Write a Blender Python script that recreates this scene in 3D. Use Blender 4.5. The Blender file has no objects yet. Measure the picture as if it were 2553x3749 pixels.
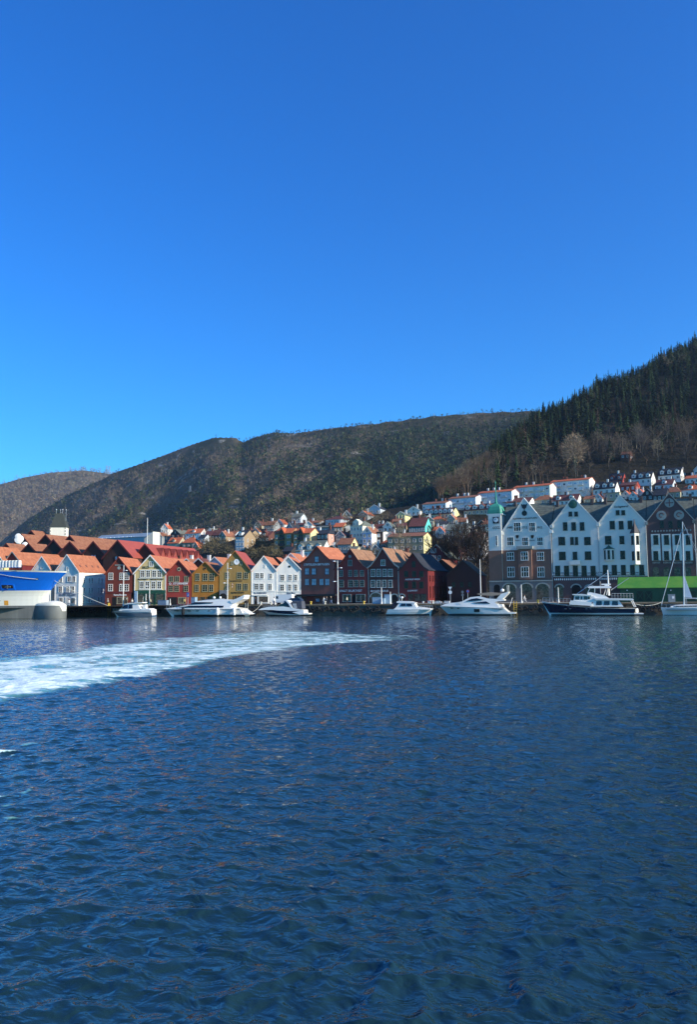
import bpy, bmesh, math, random
import numpy as np
from mathutils import Vector, Matrix
random.seed(7); rng = np.random.default_rng(7)
R = math.radians
S = bpy.context.scene
COL = S.collection

# ------------------------------------------------------------------ camera, sky, sun, exposure
CAM_H = 5.0; YAW = 17.5; PITCH = 5.63; ROLL = -0.6; FPX = 3000.0; CX = 1276.5; CY = 1874.5
cam = bpy.data.cameras.new('camera'); camo = bpy.data.objects.new('camera', cam); COL.objects.link(camo)
cam.sensor_fit = 'HORIZONTAL'; cam.sensor_width = 36; cam.lens = 36 * FPX / 2553
cam.clip_start = 0.5; cam.clip_end = 20000
RC = (Matrix.Rotation(R(YAW), 3, 'Z') @ Matrix.Rotation(R(90 + PITCH), 3, 'X') @ Matrix.Rotation(R(ROLL), 3, 'Z'))
camo.matrix_world = Matrix.Translation((0, 0, CAM_H)) @ RC.to_4x4()
S.camera = camo
SUN_A, SUN_E = 8.0, 23.0            # sun comes from +X (right), a little in front of the facades
sdir = Vector((math.cos(R(SUN_E)) * math.cos(R(SUN_A)), -math.cos(R(SUN_E)) * math.sin(R(SUN_A)), math.sin(R(SUN_E))))
W = bpy.data.worlds.new('World'); S.world = W; W.use_nodes = True
nt = W.node_tree; nt.nodes.clear()
sky = nt.nodes.new('ShaderNodeTexSky'); sky.sky_type = 'NISHITA'; sky.sun_disc = False
sky.sun_elevation = R(SUN_E); sky.sun_rotation = R(90 + SUN_A)
sky.air_density = 1.0; sky.dust_density = 0.6; sky.ozone_density = 4.0; sky.altitude = 0
hs = nt.nodes.new('ShaderNodeMix'); hs.data_type = 'RGBA'; hs.blend_type = 'MULTIPLY'; hs.inputs['Factor'].default_value = 1.0; hs.inputs[7].default_value = (0.25, 0.89, 1.17, 1)
sat = nt.nodes.new('ShaderNodeHueSaturation'); sat.inputs['Saturation'].default_value = 1.24; sat.inputs['Hue'].default_value = 0.512
bg = nt.nodes.new('ShaderNodeBackground'); bg.inputs['Strength'].default_value = 0.15
wo = nt.nodes.new('ShaderNodeOutputWorld')
nt.links.new(sky.outputs[0], sat.inputs['Color']); nt.links.new(sat.outputs[0], hs.inputs[6]); nt.links.new(hs.outputs[2], bg.inputs['Color']); nt.links.new(bg.outputs[0], wo.inputs['Surface'])
sl = bpy.data.lights.new('sun', 'SUN'); sl.energy = 5.0; sl.angle = R(0.53); sl.color = (1.0, 0.92, 0.80)
so = bpy.data.objects.new('sun', sl); COL.objects.link(so); so.rotation_euler = sdir.to_track_quat('Z', 'Y').to_euler()
so.location = (60, -20, 120)
S.view_settings.view_transform = 'Standard'; S.view_settings.look = 'None'
S.view_settings.exposure = 0.48; S.view_settings.gamma = 1.0; S.view_settings.use_curve_mapping = False
S.cycles.use_denoising = True; S.cycles.max_bounces = 6; S.cycles.transparent_max_bounces = 8

# ------------------------------------------------------------------ measuring helpers
def ray(px, py):
    return RC @ Vector(((px - CX) / FPX, -(py - CY) / FPX, -1.0))
def onZ(px, py, z):
    d = ray(px, py); t = (z - CAM_H) / d.z
    return d.x * t, d.y * t
def depth_of(x, y, z):
    return -(RC.transposed() @ Vector((x, y, z - CAM_H))).z
RCT = np.array(RC.transposed())
def project(P):
    q = (P - np.array([0, 0, CAM_H])) @ RCT.T
    return CX + FPX * q[:, 0] / -q[:, 2], CY - FPX * q[:, 1] / -q[:, 2]
class Fr:
    """A vertical building plane: origin, turn about z, base height."""
    def __init__(s, ox, oy, ang=0.0, z0=2.4):
        s.o = Vector((ox, oy)); s.a = R(ang); s.z0 = z0
        s.eu = Vector((math.cos(s.a), math.sin(s.a))); s.ev = Vector((-math.sin(s.a), math.cos(s.a)))
    def at(s, px, py, v=0.0):
        d = ray(px, py); d2 = Vector((d.x, d.y))
        t = (s.o.dot(s.ev) + v) / d2.dot(s.ev)
        return (d2 * t - s.o).dot(s.eu), CAM_H + d.z * t - s.z0
    def world(s, u, v=0.0):
        p = s.o + s.eu * u + s.ev * v
        return p.x, p.y
    def moved(s, u, v=0.0, z0=None):
        x, y = s.world(u, v)
        return Fr(x, y, math.degrees(s.a), s.z0 if z0 is None else z0)

# ------------------------------------------------------------------ materials
def lin(h):
    if not isinstance(h, str): return tuple(h[:3])
    h = h.lstrip('#'); o = []
    for i in (0, 2, 4):
        c = int(h[i:i+2], 16) / 255
        o.append(c / 12.92 if c <= 0.04045 else ((c + 0.055) / 1.055) ** 2.4)
    return tuple(o)
MATS = {}
def mat(key, col, rough=0.7, var=0.18, scale=1.2, relief=None, rscale=1.0, rstr=0.4, metal=0.0, spec=0.4, col2=None, streak=False, emit=None):
    if key in MATS: return MATS[key]
    m = bpy.data.materials.new(key); m.use_nodes = True; n = m.node_tree; N = n.nodes; L = n.links
    b = N['Principled BSDF']; c = lin(col)
    b.inputs['Roughness'].default_value = rough; b.inputs['Metallic'].default_value = metal
    b.inputs['Specular IOR Level'].default_value = spec
    tc = N.new('ShaderNodeTexCoord'); mp = N.new('ShaderNodeMapping'); L.new(tc.outputs['Object'], mp.inputs['Vector'])
    oi = N.new('ShaderNodeObjectInfo'); L.new(oi.outputs['Random'], mp.inputs['Location'])
    if streak: mp.inputs['Scale'].default_value = (1, 1, 0.18)
    no = N.new('ShaderNodeTexNoise'); no.inputs['Scale'].default_value = scale; no.inputs['Detail'].default_value = 5; no.inputs['Roughness'].default_value = 0.65
    L.new(mp.outputs[0], no.inputs['Vector'])
    rp = N.new('ShaderNodeValToRGB'); rp.color_ramp.elements[0].position = 0.3; rp.color_ramp.elements[1].position = 0.72
    c2 = lin(col2) if col2 else tuple(min(1, x * (1 + var)) for x in c)
    rp.color_ramp.elements[0].color = (*[x * (1 - var) for x in c], 1); rp.color_ramp.elements[1].color = (*c2, 1)
    L.new(no.outputs['Fac'], rp.inputs['Fac']); src = rp.outputs['Color']
    h = None
    if relief in ('boards', 'tiles', 'rib', 'planks'):
        wv = N.new('ShaderNodeTexWave'); wv.wave_type = 'BANDS'; wv.wave_profile = 'SAW' if relief == 'boards' else 'SIN'
        wv.bands_direction = {'boards': 'Z', 'tiles': 'Y', 'rib': 'Y', 'planks': 'X'}[relief]
        wv.inputs['Scale'].default_value = rscale; wv.inputs['Distortion'].default_value = 0.6 if relief == 'tiles' else 0.1
        L.new(tc.outputs['Object'], wv.inputs['Vector']); h = wv.outputs['Fac']
        if relief == 'tiles':
            w2 = N.new('ShaderNodeTexWave'); w2.bands_direction = 'Z'; w2.wave_profile = 'SAW'; w2.inputs['Scale'].default_value = rscale; w2.inputs['Distortion'].default_value = 0.4
            L.new(tc.outputs['Object'], w2.inputs['Vector'])
            ad = N.new('ShaderNodeMath'); ad.operation = 'ADD'; L.new(h, ad.inputs[0]); L.new(w2.outputs['Fac'], ad.inputs[1]); h = ad.outputs[0]
    elif relief == 'brick':
        sw = N.new('ShaderNodeSeparateXYZ'); cb = N.new('ShaderNodeCombineXYZ'); sm = N.new('ShaderNodeMath'); sm.operation = 'ADD'
        L.new(tc.outputs['Object'], sw.inputs[0]); L.new(sw.outputs[0], sm.inputs[0]); L.new(sw.outputs[1], sm.inputs[1])
        L.new(sm.outputs[0], cb.inputs[0]); L.new(sw.outputs[2], cb.inputs[1])
        bk = N.new('ShaderNodeTexBrick'); bk.inputs['Scale'].default_value = rscale; L.new(cb.outputs[0], bk.inputs['Vector'])
        bk.inputs['Color1'].default_value = (*[x * 0.8 for x in c], 1); bk.inputs['Color2'].default_value = (*[x * 1.2 for x in c], 1)
        bk.inputs['Mortar'].default_value = (*[min(1, x * 1.5 + 0.02) for x in c], 1)
        mx = N.new('ShaderNodeMix'); mx.data_type = 'RGBA'; mx.inputs['Factor'].default_value = 0.5
        L.new(src, mx.inputs[6]); L.new(bk.outputs['Color'], mx.inputs[7]); src = mx.outputs[2]; h = bk.outputs['Fac']
    elif relief == 'rough':
        n2 = N.new('ShaderNodeTexNoise'); n2.inputs['Scale'].default_value = rscale; n2.inputs['Detail'].default_value = 8
        L.new(mp.outputs[0], n2.inputs['Vector']); h = n2.outputs['Fac']
    if h is not None:
        bp = N.new('ShaderNodeBump'); bp.inputs['Strength'].default_value = rstr; bp.inputs['Distance'].default_value = 0.05
        L.new(h, bp.inputs['Height']); L.new(bp.outputs[0], b.inputs['Normal'])
        if relief in ('boards', 'tiles', 'rib', 'planks'):
            mr = N.new('ShaderNodeMapRange'); mr.inputs['To Min'].default_value = 0.86; mr.inputs['To Max'].default_value = 1.06
            L.new(h, mr.inputs['Value']); mu = N.new('ShaderNodeMix'); mu.data_type = 'RGBA'; mu.blend_type = 'MULTIPLY'; mu.inputs['Factor'].default_value = 1
            L.new(src, mu.inputs[6]); L.new(mr.outputs[0], mu.inputs[7]); src = mu.outputs[2]
    L.new(src, b.inputs['Base Color'])
    MATS[key] = m; return m
def attr_mat(key, rough=0.85, spec=0.2, noise=0.0):
    """Colour from the per-tree / per-piece attribute 'tint'."""
    if key in MATS: return MATS[key]
    m = bpy.data.materials.new(key); m.use_nodes = True; N = m.node_tree.nodes; L = m.node_tree.links
    a = N.new('ShaderNodeAttribute'); a.attribute_name = 'tint'; b = N['Principled BSDF']
    b.inputs['Roughness'].default_value = rough; b.inputs['Specular IOR Level'].default_value = spec
    L.new(a.outputs['Color'], b.inputs['Base Color']); MATS[key] = m; return m

# ------------------------------------------------------------------ mesh building
class MB:
    def __init__(s): s.v = []; s.f = []; s.m = []
    def poly(s, pts, mi=0):
        i = len(s.v); s.v += [tuple(p) for p in pts]; s.f.append(tuple(range(i, i + len(pts)))); s.m.append(mi); return s
    def box(s, x0, x1, y0, y1, z0, z1, mi=0):
        i = len(s.v)
        s.v += [(x0,y0,z0),(x1,y0,z0),(x1,y1,z0),(x0,y1,z0),(x0,y0,z1),(x1,y0,z1),(x1,y1,z1),(x0,y1,z1)]
        for q in ((0,3,2,1),(4,5,6,7),(0,1,5,4),(1,2,6,5),(2,3,7,6),(3,0,4,7)):
            s.f.append(tuple(i + k for k in q)); s.m.append(mi)
        return s
    def prism(s, poly, y0, y1, mi=0, x1=None):
        """poly = list of (x,z), counter-clockwise seen from -y; extruded y0..y1."""
        n = len(poly); i = len(s.v)
        s.v += [(x, y0, z) for x, z in poly] + [(x, y1, z) for x, z in poly]
        s.f.append(tuple(range(i, i + n))); s.m.append(mi)
        s.f.append(tuple(range(i + 2*n - 1, i + n - 1, -1))); s.m.append(mi)
        for k in range(n):
            k2 = (k + 1) % n; s.f.append((i + k, i + n + k, i + n + k2, i + k2)); s.m.append(mi)
        return s
    def taper(s, poly, w0, w1, z0, z1, mi=0, flip=False):
        """side profile (x,z) extruded to +-half width that goes w0 at z0 to w1 at z1."""
        n = len(poly); i = len(s.v)
        def hw(z): t = max(0, min(1, (z - z0) / max(1e-6, z1 - z0))); return w0 + (w1 - w0) * t
        s.v += [(x, -hw(z), z) for x, z in poly] + [(x, hw(z), z) for x, z in poly]
        s.f.append(tuple(range(i, i + n))); s.m.append(mi); s.f.append(tuple(range(i + 2*n - 1, i + n - 1, -1))); s.m.append(mi)
        for k in range(n):
            k2 = (k + 1) % n; s.f.append((i + k, i + n + k, i + n + k2, i + k2)); s.m.append(mi)
        return s
    def tube(s, p0, p1, r0, r1=None, n=8, mi=0, cap=True):
        r1 = r0 if r1 is None else r1; a = Vector(p0); b = Vector(p1); d = (b - a)
        if d.length < 1e-6: return s
        d.normalize(); x = d.orthogonal().normalized(); y = d.cross(x); i = len(s.v)
        for c, r in ((a, r0), (b, r1)):
            for k in range(n):
                t = 2 * math.pi * k / n; s.v.append(tuple(c + x * (r * math.cos(t)) + y * (r * math.sin(t))))
        for k in range(n):
            k2 = (k + 1) % n; s.f.append((i + k, i + k2, i + n + k2, i + n + k)); s.m.append(mi)
        if cap:
            s.f.append(tuple(range(i + n - 1, i - 1, -1))); s.m.append(mi); s.f.append(tuple(range(i + n, i + 2*n))); s.m.append(mi)
        return s
    def path(s, pts, r, n=6, mi=0):
        for a, b in zip(pts[:-1], pts[1:]): s.tube(a, b, r, r, n, mi)
        return s
    def lathe(s, prof, c=(0,0,0), n=16, mi=0):
        i = len(s.v)
        for r, z in prof:
            for k in range(n):
                t = 2 * math.pi * k / n; s.v.append((c[0] + r * math.cos(t), c[1] + r * math.sin(t), c[2] + z))
        for j in range(len(prof) - 1):
            for k in range(n):
                k2 = (k + 1) % n; s.f.append((i + j*n + k, i + j*n + k2, i + (j+1)*n + k2, i + (j+1)*n + k)); s.m.append(mi)
        s.f.append(tuple(range(i + n - 1, i - 1, -1))); s.m.append(mi)
        j = len(prof) - 1; s.f.append(tuple(range(i + j*n, i + (j+1)*n))); s.m.append(mi); return s
    def disc_y(s, u, z, r, y0, y1, n=20, mi=0):
        return s.prism([(u + r * math.cos(2*math.pi*k/n), z + r * math.sin(2*math.pi*k/n)) for k in range(n)], y0, y1, mi)
    def rings(s, rg, mi=0, caps=True, closed=True):
        n = len(rg[0]); i = len(s.v)
        for r in rg: s.v += [tuple(p) for p in r]
        for j in range(len(rg) - 1):
            for k in range(n if closed else n - 1):
                k2 = (k + 1) % n; s.f.append((i + j*n + k, i + j*n + k2, i + (j+1)*n + k2, i + (j+1)*n + k))
                s.m.append(mi(j, k) if callable(mi) else mi)
        if caps:
            m0 = mi(0, 0) if callable(mi) else mi
            s.f.append(tuple(range(i + n - 1, i - 1, -1))); s.m.append(m0)
            j = len(rg) - 1; s.f.append(tuple(range(i + j*n, i + (j+1)*n))); s.m.append(m0)
        return s
    def mesh(s, name, mats, smooth=False):
        me = bpy.data.meshes.new(name); me.from_pydata(s.v, [], s.f)
        for m in (mats if isinstance(mats, (list, tuple)) else [mats]): me.materials.append(m)
        if len(me.materials) > 1: me.polygons.foreach_set('material_index', s.m)
        if smooth: me.polygons.foreach_set('use_smooth', [True] * len(me.polygons))
        me.update(); return me
    def build(s, name, mats, parent=None, loc=(0,0,0), rotz=0.0, smooth=False):
        return link(name, s.mesh(name, mats, smooth), parent, loc, rotz)
def link(name, data, parent=None, loc=(0,0,0), rotz=0.0):
    o = bpy.data.objects.new(name, data); COL.objects.link(o); o.parent = parent
    o.location = loc; o.rotation_euler = (0, 0, rotz); return o
def tag(o, label=None, cat=None, group=None, kind=None):
    if label: o['label'] = label
    if cat: o['category'] = cat
    if group: o['group'] = group
    if kind: o['kind'] = kind
    return o
def thing(name, label, cat, loc=(0,0,0), rotz=0.0, group=None):
    return tag(link(name, None, None, loc, rotz), label, cat, group)
def copy_tree(o, parent=None):
    c = o.copy(); COL.objects.link(c); c.parent = parent
    for ch in list(o.children): copy_tree(ch, c)
    return c
def tri_mesh(name, V, tint, material):
    """V (n,3,3) triangle soup, tint (n,3)."""
    n = len(V); me = bpy.data.meshes.new(name); me.vertices.add(3*n); me.vertices.foreach_set('co', np.ascontiguousarray(V, dtype=np.float32).ravel())
    me.loops.add(3*n); me.loops.foreach_set('vertex_index', np.arange(3*n, dtype=np.int32))
    me.polygons.add(n); me.polygons.foreach_set('loop_start', np.arange(0, 3*n, 3, dtype=np.int32))
    a = me.attributes.new('tint', 'FLOAT_COLOR', 'POINT'); c = np.ones((3*n, 4), np.float32); c[:, :3] = np.repeat(tint, 3, axis=0); a.data.foreach_set('color', c.ravel())
    me.materials.append(material); me.update(); me.validate(); return me
TEXTS = []
def text(parent, s, u, z, width, height, material, y=-0.05, name='lettering', rotz=0.0, shear=0.0):
    c = bpy.data.curves.new(name, 'FONT'); c.body = s; c.align_x = 'CENTER'; c.align_y = 'CENTER'; c.extrude = 0.015; c.size = 1.0; c.shear = shear; c.offset = 0.012
    c.resolution_u = 2; c.materials.append(material)
    o = link(name, c, parent, (u, y, z)); o.rotation_euler = (R(90), 0, rotz); TEXTS.append((o, width, height)); return o
# ------------------------------------------------------------------ terrain
def sstep(x, a, b):
    t = np.clip((x - a) / (b - a), 0, 1); return t * t * (3 - 2 * t)
def vnoise(x, y, seed=0):
    """cheap value noise on arrays"""
    xi = np.floor(x).astype(np.int64); yi = np.floor(y).astype(np.int64); fx = x - xi; fy = y - yi
    def hsh(a, b):
        h = (a * 374761393 + b * 668265263 + seed * 1442695041) & 0xFFFFFFFF
        h = ((h ^ (h >> 13)) * 1274126177) & 0xFFFFFFFF
        return ((h ^ (h >> 16)) & 0xFFFF) / 65535.0
    fx = fx * fx * (3 - 2 * fx); fy = fy * fy * (3 - 2 * fy)
    a = hsh(xi, yi); b = hsh(xi + 1, yi); c = hsh(xi, yi + 1); d = hsh(xi + 1, yi + 1)
    return (a * (1 - fx) + b * fx) * (1 - fy) + (c * (1 - fx) + d * fx) * fy
def fbm(x, y, seed=0, o=4):
    s = 0; a = 0.5; 
    for k in range(o): s = s + a * vnoise(x * 2**k, y * 2**k, seed + k); a *= 0.5
    return s
def az_of_px(px):                       # world azimuth (radians, left of +Y positive) of a photo column near the horizon
    d = ray(px, 2000); return math.atan2(-d.x, d.y)
def tan_of(px, py):
    d = ray(px, py); return d.z / math.hypot(d.x, d.y)
def skyline(pts):
    a = np.array([[az_of_px(p[0]), tan_of(*p)] for p in pts]); a = a[np.argsort(a[:, 0])]
    return lambda az: np.interp(az, a[:, 0], a[:, 1])
SK1 = skyline([(-900,2110),(0,2070),(400,2040),(700,1990),(900,1958),(1000,1938),(1200,1902),(1300,1882),(1400,1866),(1480,1856),(1560,1842),(1650,1815),(1720,1775),(1780,1735),(1850,1690),(1930,1622),(1990,1585),(2060,1560),(2120,1530),(2180,1502),(2210,1462),(2280,1450),(2350,1428),(2400,1400),(2440,1372),(2500,1342),(2553,1322),(2700,1230),(3000,1050),(3500,900),(4300,860)])  # unseen columns at the right end raised to cast more shade
SK2 = skyline([(-900,2130),(-300,2060),(0,1985),(95,1902),(250,1808),(379,1750),(405,1732),(500,1700),(600,1664),(700,1626),(780,1600),(860,1600),(888,1618),(930,1600),(1000,1582),(1080,1586),(1200,1568),(1400,1546),(1600,1522),(1800,1508),(1990,1502),(2100,1500),(2500,1490),(3200,1450),(4300,1400)])
SK3 = skyline([(-900,1790),(-300,1790),(0,1772),(80,1748),(180,1730),(300,1722),(395,1734),(500,1765),(700,1800),(1200,1850),(4300,1900)])
def town_z(X, Y):
    """height of the town ground and the wooded hillside before it is cut off at the ridge"""
    k = 0.13 + 0.17 * sstep(X, -260, -120)
    s = np.maximum(0, Y - 252); s1 = np.minimum(s, 210); s2 = np.maximum(0, s - 210)
    return 2.4 + k * s1 + (k + 0.28) * s2
def hill_z(r, az):
    X = -np.sin(az) * r; Y = np.cos(az) * r
    nat = town_z(X, Y); far = sstep(Y, 420, 520)
    nat = nat + far * 14 * (fbm(X / 70, Y / 70, 3) - 0.5)
    cap = CAM_H + SK1(az) * r
    return X, Y, nat, cap
def polar(name, label, rs, azs, zfun, material):
    A, RR = np.meshgrid(azs, rs); X, Y, Z = zfun(RR, A)
    V = np.stack([X, Y, Z], -1).reshape(-1, 3); nr, na = len(rs), len(azs)
    i = (np.arange(nr - 1)[:, None] * na + np.arange(na - 1)[None]).ravel()
    F = np.stack([i, i + na, i + na + 1, i + 1], -1)
    me = bpy.data.meshes.new(name); me.vertices.add(len(V)); me.vertices.foreach_set('co', V.astype(np.float32).ravel())
    me.loops.add(F.size); me.loops.foreach_set('vertex_index', F.astype(np.int32).ravel()); me.polygons.add(len(F)); me.polygons.foreach_set('loop_start', np.arange(0, F.size, 4, dtype=np.int32))
    me.polygons.foreach_set('use_smooth', np.ones(len(F), bool)); me.materials.append(material); me.update()
    return tag(link(name, me), label, None, None, 'structure')
def zfun1(r, az):
    X, Y, nat, cap = hill_z(r, az)
    # low ridges fall away behind; high ones climb on unseen, shaped to throw shade
    over = nat > cap
    first = np.argmax(over, axis=0); rr = r[first, np.arange(r.shape[1])]; anyo = over.any(axis=0)
    zr = CAM_H + SK1(az[0]) * rr
    Z = np.where(over | (anyo[None] & (r >= rr[None])), zr[None] + np.where(SK1(az) > .14, SK1(az) - .02, -.12) * np.maximum(0, r - rr[None]), nat)
    return X, Y, Z
def mk_layer(SK, RT, base_tan, power, rough, seed):
    """slope that climbs from its foot to its crest; foot and crest distance (RT: photo column, foot, crest) change along the range"""
    a = np.array([[az_of_px(p), r0, r1] for p, r0, r1 in RT]); a = a[np.argsort(a[:, 0])]
    lim = lambda az: (np.interp(az, a[:, 0], a[:, 1]), np.interp(az, a[:, 0], a[:, 2]))
    def f(r, az):
        T = SK(az); r0, r1 = lim(az); t = np.clip((r - r0) / (r1 - r0), 0, 1)
        tb = np.minimum(base_tan, T - 0.01)
        tn = tb + (T - tb) * t ** power
        X = -np.sin(az) * r; Y = np.cos(az) * r
        Z = CAM_H + tn * r; env = np.sin(np.pi * t) ** 0.6
        bump = rough * (fbm(X / 380, Y / 380, seed, 6) - 0.48) * env
        wr = 0.25 * (fbm(X / 180, Y / 180, seed + 5, 3) - .5); gul = rough * 0.42 * (fbm(az * 13 + wr, r / 520 + wr, seed + 9, 5) - 0.48) * env   # crags and gullies
        Z = np.where(r <= r1, Z + bump + gul, CAM_H + T * r1 - 0.3 * (r - r1))
        return X, Y, Z
    f.lim = lim
    return f
azs1 = np.linspace(az_of_px(4300), az_of_px(-900), 560)
def ground_material(key, c1, c2, c3, s1, s2, rocky):
    m = bpy.data.materials.new(key); m.use_nodes = True; N = m.node_tree.nodes; L = m.node_tree.links; b = N['Principled BSDF']
    b.inputs['Roughness'].default_value = 0.95; b.inputs['Specular IOR Level'].default_value = 0.1
    g = N.new('ShaderNodeNewGeometry'); n1 = N.new('ShaderNodeTexNoise'); n1.inputs['Scale'].default_value = s1; n1.inputs['Detail'].default_value = 8
    n2 = N.new('ShaderNodeTexNoise'); n2.inputs['Scale'].default_value = s2; n2.inputs['Detail'].default_value = 6; n2.inputs['Roughness'].default_value = 0.7
    L.new(g.outputs['Position'], n1.inputs['Vector']); L.new(g.outputs['Position'], n2.inputs['Vector'])
    r1 = N.new('ShaderNodeValToRGB'); r1.color_ramp.elements[0].position = 0.38; r1.color_ramp.elements[1].position = 0.62
    r1.color_ramp.elements[0].color = (*lin(c1), 1); r1.color_ramp.elements[1].color = (*lin(c2), 1)
    r2 = N.new('ShaderNodeValToRGB'); r2.color_ramp.elements[0].position = rocky; r2.color_ramp.elements[1].position = rocky + 0.07
    mx = N.new('ShaderNodeMix'); mx.data_type = 'RGBA'; L.new(n1.outputs['Fac'], r1.inputs['Fac']); L.new(n2.outputs['Fac'], r2.inputs['Fac'])
    L.new(r2.outputs['Color'], mx.inputs['Factor']); L.new(r1.outputs['Color'], mx.inputs[6]); mx.inputs[7].default_value = (*lin(c3), 1)
    L.new(mx.outputs[2], b.inputs['Base Color'])
    bp = N.new('ShaderNodeBump'); bp.inputs['Strength'].default_value = 0.8; bp.inputs['Distance'].default_value = 6
    L.new(n2.outputs['Fac'], bp.inputs['Height']); L.new(bp.outputs[0], b.inputs['Normal']); MATS[key] = m; return m
g1 = ground_material('hillside_ground', '#1c1c13', '#332c20', '#3c382c', 0.03, 0.12, 0.66)
g2 = ground_material('mountain_ground', '#33351f', '#544936', '#8d867a', 0.012, 0.03, 0.57)
g3 = ground_material('far_hill_ground', '#4a4434', '#66594a', '#756b60', 0.012, 0.03, 0.58)
rs1 = np.concatenate([np.linspace(200, 520, 70), np.linspace(525, 1500, 110)])
polar('hillside', 'wooded hillside rising behind the town', rs1, azs1, zfun1, g1)
f2 = mk_layer(SK2, [(-900, 1900, 2450), (0, 1600, 2150), (400, 1250, 1950), (800, 900, 1750), (1300, 650, 1520), (1990, 650, 1450), (4300, 650, 1400)], 0.02, 0.9, 130, 21); f3 = mk_layer(SK3, [(-900, 2300, 3000), (4300, 2300, 3000)], 0.05, 0.9, 110, 41)
polar('mountain', 'rocky forested mountain across the background', np.concatenate([np.linspace(600, 2460, 210), np.linspace(2500, 2700, 4)]), azs1, f2, g2)
polar('far_hill', 'far sunlit hill at the left edge', np.concatenate([np.linspace(2280, 3000, 120), np.linspace(3020, 3400, 6)]), np.linspace(az_of_px(1300), az_of_px(-900), 260), f3, g3)
# base sheet under everything out to the horizon
gm = mat('ground_sheet', '#3d3a30', 0.95)
MB().poly([(-3400, 178.4, -3.0), (2400, 178.4, -3.0), (2400, 3700, -3.0), (-3400, 3700, -3.0)]).build('ground', gm)['kind'] = 'structure'

def ground_hit(px, py):
    """where the ray through a photo pixel meets the town ground: (x, y, z, camera depth)"""
    d = ray(px, py); lo = None
    for i in range(1, 900):
        t = 190 + i * 0.6
        x, y, z = d.x * t, d.y * t, CAM_H + d.z * t
        if y > 252 and z < float(town_z(np.array(x), np.array(y))): return x, y, z, t
    return d.x * 640, d.y * 640, CAM_H + d.z * 640, 640.0

# ------------------------------------------------------------------ water
wp = {}
UP = np.array([(-300,2445),(0,2404),(177,2386),(354,2362),(530,2337),(796,2313),(1017,2299),(1150,2310),(1400,2322),(1700,2328)])
LO = np.array([(-300,2600),(0,2556),(177,2528),(354,2502),(530,2480),(654,2458),(751,2431),(884,2400),(1017,2378),(1150,2363),(1282,2352),(1700,2333)])
def water_mesh():
    ny, nx = 740, 640
    ys = np.exp(np.linspace(math.log(6.0), math.log(178.3), ny))
    V = np.zeros((ny, nx, 3)); t = np.linspace(0, 1, nx)
    for j, y in enumerate(ys):
        a, b = -0.98 * y - 6, 0.24 * y + 6; V[j, :, 0] = a + (b - a) * t; V[j, :, 1] = y
    P = V.reshape(-1, 3); X, Y = P[:, 0], P[:, 1]; r = np.random.default_rng(3)
    Z = np.zeros(len(P)); dX = np.zeros(len(P)); dY = np.zeros(len(P))
    d = np.hypot(X, Y)
    for k in range(100):
        lam = 0.20 * (2.2 / 0.20) ** r.random(); th = R(-75) + r.normal() * 0.85
        amp = 0.0050 * lam * (0.4 + 1.2 * r.random()) * min(1.0, (0.55 / lam) ** 0.6); kk = 2 * math.pi / lam
        cell = 0.0046 * d * 1.2
        fade = np.clip((lam - 1.5 * cell) / (1.2 * cell), 0, 1)
        ph = kk * (X * math.cos(th) + Y * math.sin(th)) + r.random() * 6.28 + 2.4 * vnoise(X / (lam * 2.5 + .6), Y / (lam * 2.5 + .6), k)
        Z += amp * fade * np.sin(ph); dX += 1.25 * amp * fade * math.cos(th) * np.cos(ph); dY += 1.25 * amp * fade * math.sin(th) * np.cos(ph)
    Z *= 0.55 + 0.9 * fbm(X / 22, Y / 22, 77, 3)
    # boils and turned-up ridges from the ferry's own wash, close to the camera
    bx, by = onZ(1620, 3560, 0)
    for (px, py, rad, h) in ((1900,3640,1.9,0.035),(620,3640,2.6,0.04),(1250,3740,1.3,0.035),(2350,3600,1.6,0.03)):
        cx, cy = onZ(px, py, 0); q = np.hypot(X - cx, (Y - cy)) / rad
        q = q + 0.5 * (fbm(X / 1.6, Y / 1.6, int(px), 4) - 0.5)
        Z += h * np.exp(-((q - 1) / 0.07) ** 2) - 0.012 * np.exp(-(q / 0.8) ** 4)
    px, py = project(np.stack([X, Y, np.zeros_like(X)], -1))
    up = np.interp(px, UP[:, 0], UP[:, 1]); lo = np.interp(px, LO[:, 0], LO[:, 1])
    u = (py - up) / (lo - up)                                     # 0 far edge .. 1 near edge of the wash
    u = u + .30 * (fbm(X / 7.0, Y / 4.0, 8, 5) - .5); e = 0.10 + 0.25 * (fbm(X / 3.0, Y / 3.0, 5, 4) - 0.5)
    m = sstep(u, -0.06, 0.14) * (1 - sstep(u, 0.82 + e * 0.5, 1.06 + e * 0.5)) * (1 - sstep(px, 1250, 1760))
    dens = m * (0.74 + 0.26 * (1 - sstep(px, 150, 1100))) * (0.78 + 0.22 * sstep(u, 0.1, 0.9)) * (1 + .25 * (1 - sstep(px, 0, 500)) * sstep(u, .4, .9))
    Z += m * (0.06 + 0.30 * (1 - sstep(px, 0, 600)) * sstep(u, 0.5, 0.9)) * (fbm(X / 1.6, Y / 1.1, 15, 4) - 0.15)
    glint = 1.0 * (1 - sstep(px, -20, 300)) * sstep(fbm(X / 1.1, Y / 2.6, 55, 3), .42, .6) * sstep(py, 2560, 2760) * (1 - sstep(py, 3250, 3500)) * sstep(Z, .012, .04)
    dens = np.maximum(dens, glint)                                # sun glints on the crests, painted as pale flecks
    P[:, 0] += dX; P[:, 1] += dY; P[:, 2] = Z
    P[Y > 178.0, 2] = 0
    i = (np.arange(ny - 1)[:, None] * nx + np.arange(nx - 1)[None]).ravel(); F = np.stack([i, i + 1, i + nx + 1, i + nx], -1)
    wake = m[F].max(axis=1) > 0.12
    return P, F, wake, dens
P, Fq, wakef, dens = water_mesh()
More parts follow.
